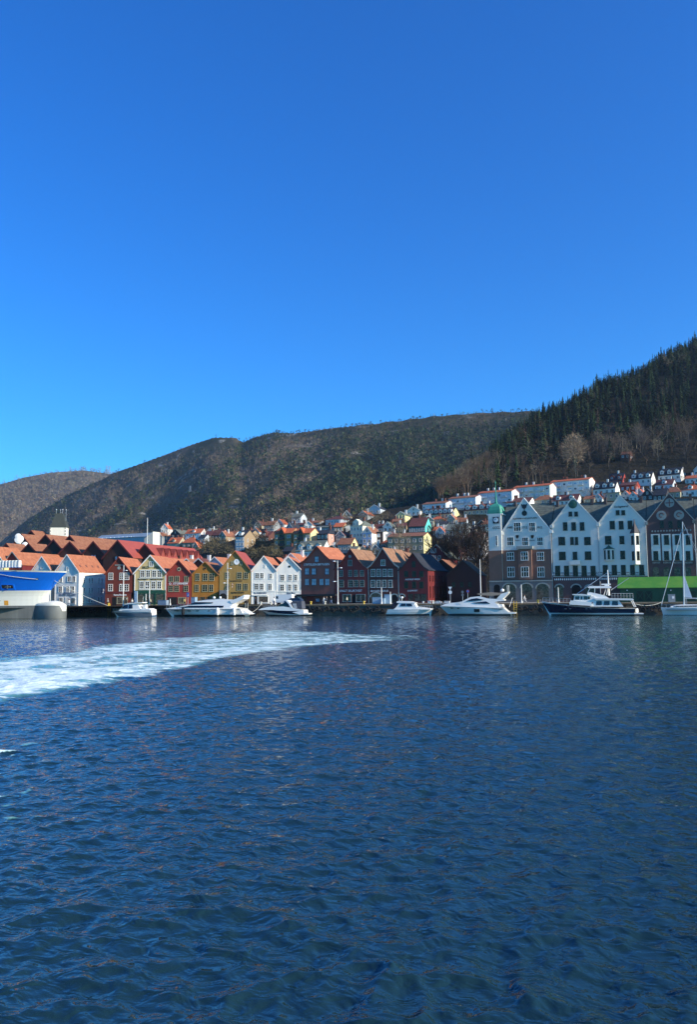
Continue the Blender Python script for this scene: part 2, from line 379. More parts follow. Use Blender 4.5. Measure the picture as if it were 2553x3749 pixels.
def quad_mesh(name, P, F, material, dens):
    use = np.unique(F); mp = -np.ones(len(P), np.int64); mp[use] = np.arange(len(use)); P2 = P[use]; F2 = mp[F]
    me = bpy.data.meshes.new(name); me.vertices.add(len(P2)); me.vertices.foreach_set('co', P2.astype(np.float32).ravel())
    me.loops.add(F2.size); me.loops.foreach_set('vertex_index', F2.astype(np.int32).ravel()); me.polygons.add(len(F2)); me.polygons.foreach_set('loop_start', np.arange(0, F2.size, 4, dtype=np.int32))
    me.polygons.foreach_set('use_smooth', np.ones(len(F2), bool)); a = me.attributes.new('foam', 'FLOAT', 'POINT'); a.data.foreach_set('value', dens[use].astype(np.float32))  # 'foam' holds the wake foam plus the painted sun glints
    me.materials.append(material); me.update(); return me
def water_material():
    m = bpy.data.materials.new('sea_water'); m.use_nodes = True; N = m.node_tree.nodes; L = m.node_tree.links; b = N['Principled BSDF']
    b.inputs['IOR'].default_value = 1.55; b.inputs['Specular IOR Level'].default_value = 0.5
    g = N.new('ShaderNodeNewGeometry')
    def noise(sc, det, vec, rough=0.6, dist=0.0):
        n = N.new('ShaderNodeTexNoise'); n.inputs['Scale'].default_value = sc; n.inputs['Detail'].default_value = det; n.inputs['Roughness'].default_value = rough; n.inputs['Distortion'].default_value = dist
        L.new(vec, n.inputs['Vector']); return n.outputs['Fac']
    mp = N.new('ShaderNodeMapping'); mp.inputs['Rotation'].default_value = (0, 0, R(25)); mp.inputs['Scale'].default_value = (0.85, 1.15, 1); L.new(g.outputs['Position'], mp.inputs['Vector'])
    def mth(op, a, c):
        q = N.new('ShaderNodeMath'); q.operation = op
        for i, x in enumerate((a, c)):
            if hasattr(x, 'is_linked') or not isinstance(x, (int, float)): L.new(x, q.inputs[i])
            else: q.inputs[i].default_value = x
        return q.outputs[0]
    h1 = noise(2.4, 2, mp.outputs[0], 0.5, 0.8); h2 = noise(6.0, 3, mp.outputs[0], 0.6, 0.6)
    hh = mth('ADD', mth('MULTIPLY', h1, 0.085), mth('MULTIPLY', h2, 0.010))
    bp = N.new('ShaderNodeBump'); bp.inputs['Strength'].default_value = 1.0; bp.inputs['Distance'].default_value = 1.0; L.new(hh, bp.inputs['Height'])
    L.new(bp.outputs[0], b.inputs['Normal'])
    at = N.new('ShaderNodeAttribute'); at.attribute_name = 'foam'  # wake foam plus the painted sun glints
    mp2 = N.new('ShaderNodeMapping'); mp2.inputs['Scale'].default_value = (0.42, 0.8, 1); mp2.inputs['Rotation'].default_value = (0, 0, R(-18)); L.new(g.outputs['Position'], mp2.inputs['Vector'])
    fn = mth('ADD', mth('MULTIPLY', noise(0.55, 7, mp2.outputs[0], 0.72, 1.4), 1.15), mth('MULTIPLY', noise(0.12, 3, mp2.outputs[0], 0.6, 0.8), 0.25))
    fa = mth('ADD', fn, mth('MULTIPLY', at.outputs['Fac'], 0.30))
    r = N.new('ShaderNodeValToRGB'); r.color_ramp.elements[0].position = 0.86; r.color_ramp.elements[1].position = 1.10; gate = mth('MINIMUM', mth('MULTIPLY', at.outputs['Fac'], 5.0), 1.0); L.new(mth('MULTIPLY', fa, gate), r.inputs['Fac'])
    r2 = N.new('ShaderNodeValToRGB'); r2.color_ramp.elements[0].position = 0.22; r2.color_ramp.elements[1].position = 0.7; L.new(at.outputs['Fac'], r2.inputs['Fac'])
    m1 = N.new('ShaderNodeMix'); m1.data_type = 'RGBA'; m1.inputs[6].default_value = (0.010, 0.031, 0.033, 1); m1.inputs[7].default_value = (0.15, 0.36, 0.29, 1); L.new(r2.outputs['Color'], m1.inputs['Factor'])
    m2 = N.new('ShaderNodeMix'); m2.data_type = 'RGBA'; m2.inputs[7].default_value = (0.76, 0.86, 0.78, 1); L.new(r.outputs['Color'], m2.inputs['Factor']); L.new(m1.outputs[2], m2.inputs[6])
    L.new(m2.outputs[2], b.inputs['Base Color'])
    mr = N.new('ShaderNodeMapRange'); mr.inputs['To Min'].default_value = 0.04; mr.inputs['To Max'].default_value = 0.7; L.new(r.outputs['Color'], mr.inputs['Value']); L.new(mr.outputs[0], b.inputs['Roughness'])
    return m
wm = water_material()
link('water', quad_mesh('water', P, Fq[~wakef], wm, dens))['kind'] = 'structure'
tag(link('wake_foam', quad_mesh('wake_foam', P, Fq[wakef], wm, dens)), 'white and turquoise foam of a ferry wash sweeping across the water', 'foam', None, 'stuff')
MB().poly([(-1500, -400, -0.7), (1500, -400, -0.7), (1500, 178.3, -0.7), (-1500, 178.3, -0.7)]).build('harbour_water', wm)['kind'] = 'structure'
# ------------------------------------------------------------------ shared paints
def paint(k, c, **kw): return mat(k, c, **{**dict(rough=0.62, var=0.16, scale=0.7, streak=True, relief='boards', rscale=1.6, rstr=0.35), **kw})
def tilem(k, c, c2=None, **kw): return mat(k, c, **{**dict(rough=0.8, var=0.25, scale=1.1, relief='tiles', rscale=1.3, rstr=0.5, col2=c2), **kw})
def plaster(k, c, **kw): return mat(k, c, **{**dict(rough=0.8, var=0.10, scale=0.35, streak=True, relief='rough', rscale=3.0, rstr=0.08), **kw})
WHITE = mat('white_paint', '#eae4d8', 0.5, 0.06, 0.6); TRIMW = mat('white_trim', '#f2ecdf', 0.5, 0.05)
DARKTRIM = mat('dark_trim', '#2b2724', 0.6, 0.1); GREYTRIM = mat('grey_trim', '#8d968f', 0.6, 0.1); REDTRIM = mat('red_trim', '#6d2a22', 0.6, 0.12)
BROWNTRIM = mat('ochre_trim', '#96662c', 0.6, 0.1); GREENTRIM = mat('green_frame', '#24352c', 0.55, 0.1); OLIVETRIM = mat('olive_trim', '#a39c7c', 0.6, 0.1)
GLASS = mat('window_glass', '#0d1014', 0.12, 0.3, 0.8, spec=0.3); GLASSB = mat('window_glass_pale', '#9fb8c9', 0.1, 0.25, 1.5, spec=0.6); SHOPG = mat('shop_glass', '#16161a', 0.1, 0.9, 2.4, spec=0.35, col2='#6f6658')
DARKIN = mat('dark_opening', '#15120f', 0.9, 0.2); STEEL = mat('steel', '#b9bcbc', 0.4, 0.1, metal=0.3); IRON = mat('dark_iron', '#23262a', 0.5, 0.1)
YELLOW = mat('yellow_paint', '#d9b23c', 0.5, 0.1); CHIM = mat('brick_chimney', '#7a4a3a', 0.9, 0.2); CHIMW = mat('white_chimney', '#d8d4cc', 0.8, 0.08)
RED = tilem('orange_tile', '#b0623f', '#c47a55'); ORB = tilem('brown_orange_tile', '#a65f3e', '#ba7550'); ORO = tilem('bright_orange_tile', '#b8562f', '#c96c42'); REDR = mat('red_metal_roof', '#a04a3a', 0.6, 0.1, 0.4, relief='rib', rscale=0.9, rstr=0.25)
BRT = tilem('brown_tile', '#8a5238', '#a06a4a'); SLATE = tilem('black_slate', '#22242a', '#34363c'); GSL = tilem('grey_slate', '#5b6058', '#777968', rscale=0.8); DKR = tilem('dark_red_tile', '#5a2f28', '#75433a'); MOSS = tilem('mossy_tile', '#8a6247', '#a67b5a')
MESHC = {}
def win(parent, u, z, w, h, frame=None, cols=2, rows=3, glass=None, y=0.0, bar=0.055, edge=0.10, rotz=0.0, name='window', x=None):
    """a window at centre (u,z) on a wall whose face is y: pane + proud frame with glazing bars"""
    frame = frame or TRIMW; glass = glass or GLASS
    w = round(w, 1) or 0.1; h = round(h, 1) or 0.1
    k = (w, h, frame.name, cols, rows, glass.name, bar, edge)
    if k not in MESHC:
        p = MB().box(-w/2 + edge*0.5, w/2 - edge*0.5, -0.045, 0.02, -h/2 + edge*0.5, h/2 - edge*0.5)
        f = MB()
        f.box(-w/2, w/2, -0.11, 0.02, h/2 - edge, h/2); f.box(-w/2 - 0.05, w/2 + 0.05, -0.15, 0.02, -h/2 - 0.03, -h/2 + edge)
        f.box(-w/2, -w/2 + edge, -0.11, 0.02, -h/2 + edge, h/2 - edge); f.box(w/2 - edge, w/2, -0.11, 0.02, -h/2 + edge, h/2 - edge)
        for i in range(1, cols):
            c = -w/2 + w * i / cols; b = bar * (1.5 if cols == 2 else 1); f.box(c - b/2, c + b/2, -0.09, 0.02, -h/2 + edge, h/2 - edge)
        for i in range(1, rows):
            c = -h/2 + h * i / rows; f.box(-w/2 + edge, w/2 - edge, -0.085, 0.02, c - bar/2, c + bar/2)
        MESHC[k] = (p.mesh('window', glass), f.mesh('frame', frame))
    a, b = MESHC[k]
    o = link(name, a, parent, (u, y, z), rotz); link('frame', b, o); return o
def win_px(parent, fr, boxes, off=(0,0), **kw):
    for (x0, x1, y0, y1) in boxes:
        a, z0 = fr.at(x0, (y0 + y1) / 2); b, _ = fr.at(x1, (y0 + y1) / 2); _, zt = fr.at((x0 + x1) / 2, y0); _, zb = fr.at((x0 + x1) / 2, y1)
        win(parent, (a + b) / 2, (zt + zb) / 2, abs(b - a), zt - zb, **kw)
def gprofile(hw, ze, za, flare):
    """right half of a gable from apex to eave"""
    if flare: return [(0, za), (hw * 0.50, za - (za - ze) * 0.60), (hw * 0.80, za - (za - ze) * 0.89), (hw, ze)]
    return [(0, za), (hw, ze)]
def roof_slab(pr, oh, th):
    """roof section polygon pair from profile, thickness th, overhang oh beyond the wall"""
    (x0, z0), (x1, z1) = pr[-2], pr[-1]; L = math.hypot(x1 - x0, z1 - z0); e = (x1 + (x1 - x0) / L * oh, z1 + (z1 - z0) / L * oh)
    top = list(pr) + [e]; del top[-2]
    return top
def gable_parts(root, hw, ze, za, depth, wall, roof, trim, flare=False, oh=0.35, fo=0.35, th=0.2, barge=True, bh=0.28, zb=0.0, bo=0.1, chimney=0, eave_face=None):
    """wall solid, roof, barge boards for a gable that faces -y, ridge along +y"""
    pr = gprofile(hw, ze, za, flare)
    front = [(-hw, zb), (hw, zb)] + [(x, z) for x, z in reversed(pr)] + [(-x, z) for x, z in pr[1:]]
    MB().prism(front, 0, depth).build('wall', wall, root)
    top = roof_slab(pr, oh, th)
    poly = [(x, z + th) for x, z in top]; low = [(x, z + 0.012) for x, z in top]
    sec = [(-x, z) for x, z in reversed(low)][:-1] + low + list(reversed(poly)) + [(-x, z) for x, z in poly[1:]]
    # ccw seen from -y: bottom left..right then top right..left
    ro = MB().prism(sec, -fo, depth + bo).build('roof', roof, root)
    if barge:
        for s in (1, -1):
            b = MB()
            for (xa, z1), (xb, z2) in zip(top[:-1], top[1:]):
                q = [(s*xa, z1 + th + 0.03), (s*xb, z2 + th + 0.03), (s*xb, z2 + th - bh), (s*xa, z1 + th - bh)]
                b.prism(q if s < 0 else q[::-1], -fo - 0.07, -fo - 0.004)
            b.build('barge_board', trim, root)
    for k in range(chimney):
        cx = hw * random.uniform(-0.35, 0.35); cy = depth * random.uniform(0.35, 0.8)
        MB().box(cx - 0.4, cx + 0.4, cy - 0.4, cy + 0.4, za - 2.0, za + 1.1).box(cx - 0.48, cx + 0.48, cy - 0.48, cy + 0.48, za + 1.1, za + 1.25).build('chimney', CHIM if random.random() < .6 else CHIMW, ro)
    return ro
def front_house(name, label, fr, pl, pr_, ey, apex, depth, wall, roof, trim, wins, flare=False, wkw=None, group='gabled wooden houses on the wharf', corner=None, **kw):
    """wharf house measured off the photograph on its facade plane"""
    a, za1 = fr.at(pl, ey[0]); b, zb1 = fr.at(pr_, ey[1]); ua, zap = fr.at(*apex)
    c = (a + b) / 2; hw = (b - a) / 2; ze = (za1 + zb1) / 2
    f2 = fr.moved(c); x, y = f2.world(0)
    root = thing(name, label, 'house', (x, y, f2.z0), f2.a, group)
    gable_parts(root, hw, ze, zap - 0.2, depth, wall, roof, trim, flare, **kw)
    win_px(root, f2, wins, **(wkw or {}))
    if corner:
        for s in (-1, 1): MB().box(s*hw - 0.11, s*hw + 0.11, -0.06, -0.004, 0, ze - 0.3).build('corner_board', corner, root)
    return root, f2, hw, ze, zap
def fbox(root, f, x0, x1, y0, y1, m, name, y=(-0.12, 0.02)):
    a, _ = f.at(x0, (y0+y1)/2); b, _ = f.at(x1, (y0+y1)/2); _, zt = f.at((x0+x1)/2, y0); _, zb = f.at((x0+x1)/2, y1)
    return MB().box(a, b, y[0], y[1], max(zb, 0.0), zt).build(name, m, root)
def ftext(root, f, s, x0, x1, yc, hpx, m, y=-0.06, **kw):
    a, z = f.at(x0, yc); b, _ = f.at(x1, yc); _, z2 = f.at(x0, yc + hpx)
    return text(root, s, (a+b)/2, z, b - a, z - z2, m, y, **kw)
def shopwin(root, f, x0, x1, y0, y1, frame, cols=2, glass=None, name='shop_window'):
    a, _ = f.at(x0, (y0+y1)/2); b, _ = f.at(x1, (y0+y1)/2); _, zt = f.at((x0+x1)/2, y0); _, zb = f.at((x0+x1)/2, y1); zb = max(zb, 0.35)
    return win(root, (a+b)/2, (zt+zb)/2, b-a, zt-zb, frame, cols, 1, glass or SHOPG, name=name, edge=0.12, bar=0.08)
def arch(root, f, x0, x1, ytop, m, name='arched_doorway', depth=0.05, frame=None, zb=0.0):
    a, _ = f.at(x0, ytop+20); b, _ = f.at(x1, ytop+20); _, zt = f.at((x0+x1)/2, ytop); r = (b-a)/2; c = (a+b)/2; rise = min(r * 0.75, zt * 0.45)
    pts = [(a, zb), (b, zb)] + [(c + r*math.cos(t), zt - rise + rise*math.sin(t)) for t in np.linspace(0, math.pi, 13)]
    o = MB().prism(pts, -depth, 0.02).build(name, m, root)
    if frame:
        q = MB(); ts = np.linspace(0, math.pi, 13)
        for t0, t1 in zip(ts[:-1], ts[1:]):
            P = lambda t, k: (c + (r+k)*math.cos(t), zt - rise + (rise+k)*math.sin(t)); q.prism([P(t0, .0), P(t0, .3), P(t1, .3), P(t1, .0)][::-1][::-1], -depth-0.08, 0.01)
        q.build('arch_moulding', frame, o)
    return o
# ------------------------------------------------------------------ the wharf: quay, kerb, road
QL = (-240.0, 172.0); QM = (-75.0, 178.5); QR = (90.0, 178.5)
stonew = mat('quay_stone', '#4a4438', 0.9, 0.45, 0.9, relief='rough', rscale=2.2, rstr=0.8, col2='#6d675a'); paving = mat('quay_paving', '#b3aa9a', 0.85, 0.15, 0.4); timber = mat('quay_timber', '#75664f', 0.85, 0.3, 1.2, streak=False)
road = mat('road_asphalt', '#77746f', 0.9, 0.15, 0.5)
q = MB()
tops = [QL, QM, QR]
q.poly([(QL[0], QL[1], 2.4), (QM[0], QM[1], 2.4), (QR[0], QR[1], 2.4), (QR[0], 262, 2.4), (QL[0], 262, 2.4)])
q.build('quay', paving)['kind'] = 'structure'
qw = thing('quay_wall', 'dark stone quay wall standing in the water below the wharf houses', 'wall')
wallm = MB()
for a, b in ((QL, QM), (QM, QR)):
    wallm.poly([(a[0], a[1], -2), (b[0], b[1], -2), (b[0], b[1], 2.15), (a[0], a[1], 2.15)])
wallm.build('wall_face', stonew, qw)
# individually laid stones, proud of the face
sm = [MB().box(-.5, .5, -.12, .05, -.5, .5).mesh('stone', stonew), MB().box(-.5, .5, -.2, .05, -.5, .5).mesh('stone', stonew)]
for k in range(260):
    t = random.random(); seg = (QL, QM) if t < 0.42 else (QM, QR); tt = random.random()
    x = seg[0][0] + (seg[1][0]-seg[0][0])*tt; y = seg[0][1] + (seg[1][1]-seg[0][1])*tt
    if x < -165 or x > 30: continue
    s = link('stone', random.choice(sm), qw, (x, y - 0.01 * k / 260, random.choice([0.25, 0.85, 1.45, 1.95]) - 0.1)); s.scale = (random.uniform(0.6, 1.5), 1, 0.5)
for a, b in ((QL, QM), (QM, QR)):
    d = math.atan2(b[1]-a[1], b[0]-a[0]); L = math.hypot(b[0]-a[0], b[1]-a[1])
    MB().box(0, L, -0.22, 0.18, 2.15, 2.46).build('edge_beam', timber, qw, (a[0], a[1], 0), d)
MB().poly([(-240, 186.5, 2.404), (90, 186.5, 2.404), (90, 193.3, 2.404), (-240, 180.5, 2.404)][::1]).build('road', road)['kind'] = 'structure'

# ------------------------------------------------------------------ wharf houses, left to right
xr, _ = Fr(0, 196).at(1101, 2150)
FL = Fr(xr, 196.0, 13.0); F0 = Fr(xr, 196.0, -5.5); FW = Fr(0, 190.5, 3.0)
p_dkred = paint('dark_red_boards', '#70301f'); p_beige = paint('beige_boards', '#cfb77e'); p_red = paint('red_boards', '#9a382a'); p_must = paint('mustard_boards', '#a86f24'); p_och = paint('ochre_boards', '#a07e42'); p_white = paint('white_boards', '#efe8da', rstr=0.3); p_ox = paint('oxblood_boards', '#702624'); p_tarp = mat('printed_tarpaulin', '#8a4f40', 0.6, 0.2, 0.8, streak=True, relief='rough', rscale=0.8, rstr=0.5)
CREAM = mat('cream_sign', '#e6e0d0', 0.6, 0.05); SIGNW = mat('white_letters', '#e8e6e0', 0.5, 0.03); SIGND = mat('dark_letters', '#3d3320', 0.7, 0.05); SIGNB = mat('blue_letters', '#5a6478', 0.7, 0.05)
# white house with long side wall
r, f, hw, ze, za = front_house('white_house', 'white gabled house with long side wall and four roof hatches, beside the blue ship bow', FW, 203, 289, (2092, 2094), (247, 2029), 13.0, p_white, ORB, TRIMW,
    [(243,250,2073,2090),(217,229,2109,2131),(247,260,2109,2130),(264,277,2109,2131),(215,228,2146,2168),(242,254,2146,2168),(260,273,2146,2168)], wkw=dict(cols=2, rows=3), chimney=0, corner=TRIMW)
ftext(r, f, 'JUHLS', 233, 263, 2171, 7, SIGNB); ftext(r, f, 'SILVER GALLERY', 217, 280, 2178, 7, SIGNB)
for x0, x1 in ((216, 231), (238, 243), (246, 254), (258, 277)): shopwin(r, f, x0, x1, 2188, 2214, TRIMW, 2 if x1 - x0 < 16 else 4, GLASS)
MB().box(hw + 0.01, hw + 0.12, 0.0, 13, ze - 0.9, ze - 0.1).build('fascia', TRIMW, r)
for zz in (ze - 2.3, ze - 4.9, ze - 7.4):
    for k, vv in enumerate((1.8, 4.3, 5.6, 8.9, 10.4)): win(r, hw, zz, 0.8, 1.5, TRIMW, 2, 3, rotz=R(90)).location = (hw + 0.005, vv + 0.6, zz)
for k in range(4):                                          # roof hatches on the sunlit slope
    sl_ = (za - ze) / hw; uu = hw * 0.68; vv = 2.2 + 2.9 * k; zz = za - sl_ * uu + 0.06
    o = MB().box(-.38, .38, -.3, .3, -.05, .09).build('roof_hatch', mat('hatch', '#6b4436', 0.7), r, (uu, vv, zz)); o.rotation_euler = (0, math.atan(sl_), 0)
# smaller white gable and red gable further left, behind the ship
r, f, *_ = front_house('white_gable_house', 'small white gabled house half hidden behind the ship bow', FW, 122, 186, (2086, 2084), (155, 2036), 12.0, p_white, ORB, TRIMW, [(149,158,2074,2084),(136,146,2110,2130),(160,170,2110,2130)], wkw=dict(cols=2, rows=3))
r, f, *_ = front_house('red_gable_house', 'dark red gabled house with broad orange roof above the ship deck', Fr(0, 196, 3), 10, 82, (2066, 2068), (46, 2019), 22.0, p_ox, ORB, GREYTRIM, [(30,40,2090,2110),(50,60,2090,2110)])
r, f, *_ = front_house('cream_gable_house', 'cream gabled house cut off by the left edge of the view', Fr(0, 194, 3), -60, 16, (2062, 2062), (-22, 2000), 10.0, paint('cream_boards', '#d8c98c'), ORB, TRIMW, [(-30,-20,2080,2100),(0,8,2080,2100)])
# F1
r, f, *_ = front_house('brown_red_house', 'brown-red boarded wharf house with white cross windows between white house and beige house', FL, 386, 484, (2103, 2098), (438, 2038), 14.0, p_dkred, RED, REDTRIM,
    [(398,414,2097,2122),(438,452,2097,2122),(456,473,2097,2122),(397,413,2138,2164),(437,451,2138,2164),(455,472,2138,2164)])
ftext(r, f, 'Kama Bonsens', 417, 463, 2178, 7, SIGNW); shopwin(r, f, 428, 468, 2185, 2214, OLIVETRIM, 2); fbox(r, f, 411, 426, 2186, 2216, DARKIN, 'doorway', (-0.03, 0.02)); fbox(r, f, 387, 484, 2166, 2170, REDTRIM, 'string_course')
a, z = f.at(436, 2079); MB().disc_y(a, z, 0.42, -0.08, 0.02).build('round_sign', GREYTRIM, r); fbox(r, f, 421, 452, 2067, 2070, GREYTRIM, 'name_board')
# F2
r, f, *_ = front_house('beige_house', 'beige wharf house with green shopfront and lettering under its gable', FL, 494, 607, (2097, 2094), (556, 2031), 15.0, p_beige, RED, TRIMW,
    [(547,562,2055,2074),(514,531,2087,2114),(534,551,2087,2114),(556,573,2087,2114),(576,593,2087,2114),(511,528,2128,2156),(532,548,2128,2156),(554,571,2128,2156),(575,592,2128,2156)], corner=TRIMW, oh=0.6, bh=0.34, wkw=dict(edge=0.14))
ftext(r, f, 'SILD', 521, 546, 2078, 9, SIGND); ftext(r, f, 'FISK', 565, 589, 2078, 9, SIGND); ftext(r, f, 'ALFRED', 504, 541, 2121, 8, SIGND); ftext(r, f, 'SKULSTAD', 550, 599, 2121, 8, SIGND)
GRN = mat('shopfront_green', '#1f4a37', 0.5, 0.1); fbox(r, f, 494, 607, 2161, 2171, GRN, 'shop_fascia', (-0.2, 0.02))
for x0, x1 in ((501, 529), (533, 546), (549, 566), (570, 602)): shopwin(r, f, x0, x1, 2173, 2212, GRN, 1)
for x in (496, 531, 547.5, 568, 605): fbox(r, f, x-1.2, x+1.2, 2171, 2217, GRN, 'shop_pilaster', (-0.18, 0.02))
for yy in (2085.5, 2116, 2126, 2158): fbox(r, f, 508, 596, yy, yy + 1.6, TRIMW, 'string_course', (-0.14, 0.02))
# F3
r, f, *_ = front_house('bright_red_house', 'bright red boarded wharf house with round gable window and white lettering', FL, 608, 701, (2103, 2104), (655.5, 2050), 13.0, p_red, RED, mat('red_edge', '#7d2a20', 0.6), 
    [(618,635,2109,2130),(640,657,2109,2130),(675,691,2109,2130),(617,634,2143,2166),(639,656,2143,2166),(673,690,2143,2166)], wkw=dict(frame=OLIVETRIM))
ftext(r, f, 'O. STORHEIM', 619, 688, 2137, 8, SIGNW); a, z = f.at(656, 2083.6); MB().disc_y(a, z, 0.5, -0.1, 0.02).build('round_frame', OLIVETRIM, r); MB().disc_y(a, z, 0.27, -0.14, -0.1).build('round_window', GLASS, r)
fbox(r, f, 614, 648, 2186, 2216, DARKIN, 'doorway', (-0.03, 0.02)); shopwin(r, f, 653, 681, 2186, 2214, OLIVETRIM, 3)
# F4
r, f, *_ = front_house('mustard_house', 'mustard yellow wharf house with six windows in two rows', FL, 703, 799, (2105, 2102), (752, 2055), 13.0, p_must, BRT, BROWNTRIM,
    [(716,732,2099,2126),(743,761,2099,2126),(767,785,2099,2126),(713,729,2140,2166),(741,760,2140,2166),(765,782,2140,2166)], wkw=dict(frame=OLIVETRIM))
a, z = f.at(751, 2081); MB().disc_y(a, z, 0.4, -0.1, 0.02).build('round_frame', BROWNTRIM, r); MB().disc_y(a, z, 0.24, -0.14, -0.1).build('round_window', DARKIN, r)
for x0, x1 in ((708, 728), (731, 752), (756, 776), (779, 795)): shopwin(r, f, x0, x1, 2184, 2214, BROWNTRIM, 1)
# F5
r, f, *_ = front_house('ochre_house', 'tall ochre wharf house with round white clock under its red roof', FL, 803, 919, (2092, 2089), (871, 2015), 13.0, p_och, REDR, BROWNTRIM,
    [(825,841,2094,2119),(869,886,2094,2119),(894,909,2094,2119),(825,841,2136,2161),(868,885,2136,2161),(893,908,2136,2161),(847,855,2055,2069),(879,887,2055,2069)], wkw=dict(frame=OLIVETRIM))
a, z = f.at(867, 2057); c_ = MB().disc_y(a, z, 0.72, -0.14, 0.02).build('clock_face', SIGNW, r); MB().box(a-.03, a+.03, -.18, -.145, z, z+.5).box(a, a+.36, -.18, -.145, z-.03, z+.03).build('clock_hands', IRON, c_)
ftext(r, f, 'SJØBODEN', 846, 894, 2170, 8, SIGND); ftext(r, f, 'ENHJØRNINGEN', 843, 887, 2127, 5, SIGND); fbox(r, f, 808, 836, 2161, 2180, mat('canvas_awning', '#6d7076', 0.9), 'awning', (-1.4, -0.02)); arch(r, f, 811, 833, 2172, DARKIN, depth=1.45)
shopwin(r, f, 856, 882, 2180, 2200, BROWNTRIM, 2); fbox(r, f, 895, 910, 2184, 2214, DARKIN, 'doorway', (-0.03, 0.02))
# F6, F7
r, f, *_ = front_house('white_shop_house', 'white boarded wharf house with a broad shop window, left one of the white pair', FL, 922, 1011.5, (2091, 2086), (970, 2034), 14.0, p_white, RED, TRIMW,
    [(968,974,2066,2078),(935,949,2097,2118),(952,966,2097,2118),(986,998,2099,2119),(932,947,2135,2160),(951,966,2135,2160),(982,996,2136,2161)], corner=TRIMW)
ftext(r, f, 'BLOSSBORD', 930, 976, 2172, 6, SIGNB); fbox(r, f, 922, 1011, 2163, 2166, TRIMW, 'string_course'); fbox(r, f, 922, 980, 2177.5, 2180, TRIMW, 'shop_cornice', (-0.25, 0.02))
fbox(r, f, 931, 942, 2182, 2214, DARKIN, 'doorway', (-0.04, 0.02)); shopwin(r, f, 946, 983, 2182, 2212, TRIMW, 1); fbox(r, f, 943, 945, 2180, 2216, TRIMW, 'shop_pilaster')
r, f, *_ = front_house('white_bakery_house', 'white boarded wharf house with oval gable window, right one of the white pair', FL, 1013, 1100.5, (2088, 2079), (1057, 2036), 14.0, p_white, RED, TRIMW,
    [(1027,1042,2103,2126),(1056,1069,2103,2126),(1077,1090,2103,2126),(1026,1041,2139,2163),(1055,1068,2139,2163),(1077,1090,2139,2163)], corner=TRIMW)
a, z = f.at(1060, 2074); MB().disc_y(a, z, 0.32, -0.06, 0.02).build('oval_window', GLASS, r); ftext(r, f, 'Baker Brun', 1050, 1081, 2172, 8, SIGNB, shear=0.3); fbox(r, f, 1013, 1100, 2164, 2166.5, TRIMW, 'string_course')
arch(r, f, 1016, 1028, 2180, DARKIN); arch(r, f, 1046, 1056, 2181, GLASS, 'arched_window', zb=1.2); arch(r, f, 1060, 1071, 2181, GLASS, 'arched_window', zb=1.2); arch(r, f, 1076, 1090, 2181, GLASS, 'arched_window', zb=1.2)
# F8
r, f, hw, ze, za = front_house('tarpaulin_house', 'tall house wrapped in brownish printed tarpaulin with pale lettering', F0, 1101, 1225, (2066, 2056), (1154, 1999), 13.0, p_tarp, RED, REDTRIM,
    [(1153,1168,2037,2058),(1117,1133,2080,2104),(1142,1158,2080,2104),(1191,1206,2080,2104),(1117,1133,2118,2143),(1142,1159,2118,2143),(1170,1186,2118,2143),(1191,1207,2118,2143)], flare=True, wkw=dict(frame=mat('slate_frame', '#3e4a52', 0.6), glass=GLASSB, rows=2))
ftext(r, f, 'STIFTELSEN BRYGGEN', 1114, 1207, 2068, 8, SIGNW); fbox(r, f, 1092, 1236, 2175, 2182, DARKTRIM, 'awning', (-1.3, 0.02)); fbox(r, f, 1122, 1152, 2184, 2209, p_red, 'shop_door', (-0.05, 0.02)); shopwin(r, f, 1156, 1172, 2189, 2204, REDTRIM, 1, GLASSB); shopwin(r, f, 1104, 1119, 2186, 2204, REDTRIM, 1); fbox(r, f, 1208, 1224, 2184, 2209, DARKIN, 'doorway', (-0.04, 0.02))
# F9
r, f, *_ = front_house('crimson_house', 'dark crimson wharf house with curved gable beside the white lamp mast', F0, 1227, 1344, (2085, 2081), (1281, 2008), 14.0, paint('crimson_boards', '#80302a'), MOSS, mat('crimson_edge', '#55221e', 0.6),
    [(1275,1290,2050,2072),(1243,1257,2087,2110),(1276,1290,2087,2110),(1297,1311,2087,2110),(1319,1333,2087,2110),(1242,1259,2123,2149),(1276,1293,2123,2149),(1297,1313,2123,2149),(1318,1335,2123,2149)], flare=True, wkw=dict(frame=GREYTRIM))
ftext(r, f, 'KNUT SKURTVEIT', 1245, 1326, 2163.5, 8, SIGNW); shopwin(r, f, 1255, 1287, 2175, 2207, GREYTRIM, 2); fbox(r, f, 1290, 1302, 2178, 2209, DARKIN, 'doorway', (-0.04, 0.02)); shopwin(r, f, 1304, 1339, 2175, 2207, GREYTRIM, 2)
a, z = f.at(1282, 2037); MB().disc_y(a, z, 0.36, -0.06, 0.02).build('round_vent', GREYTRIM, r); fbox(r, f, 1227, 1344, 2155, 2157.5, REDTRIM, 'string_course')
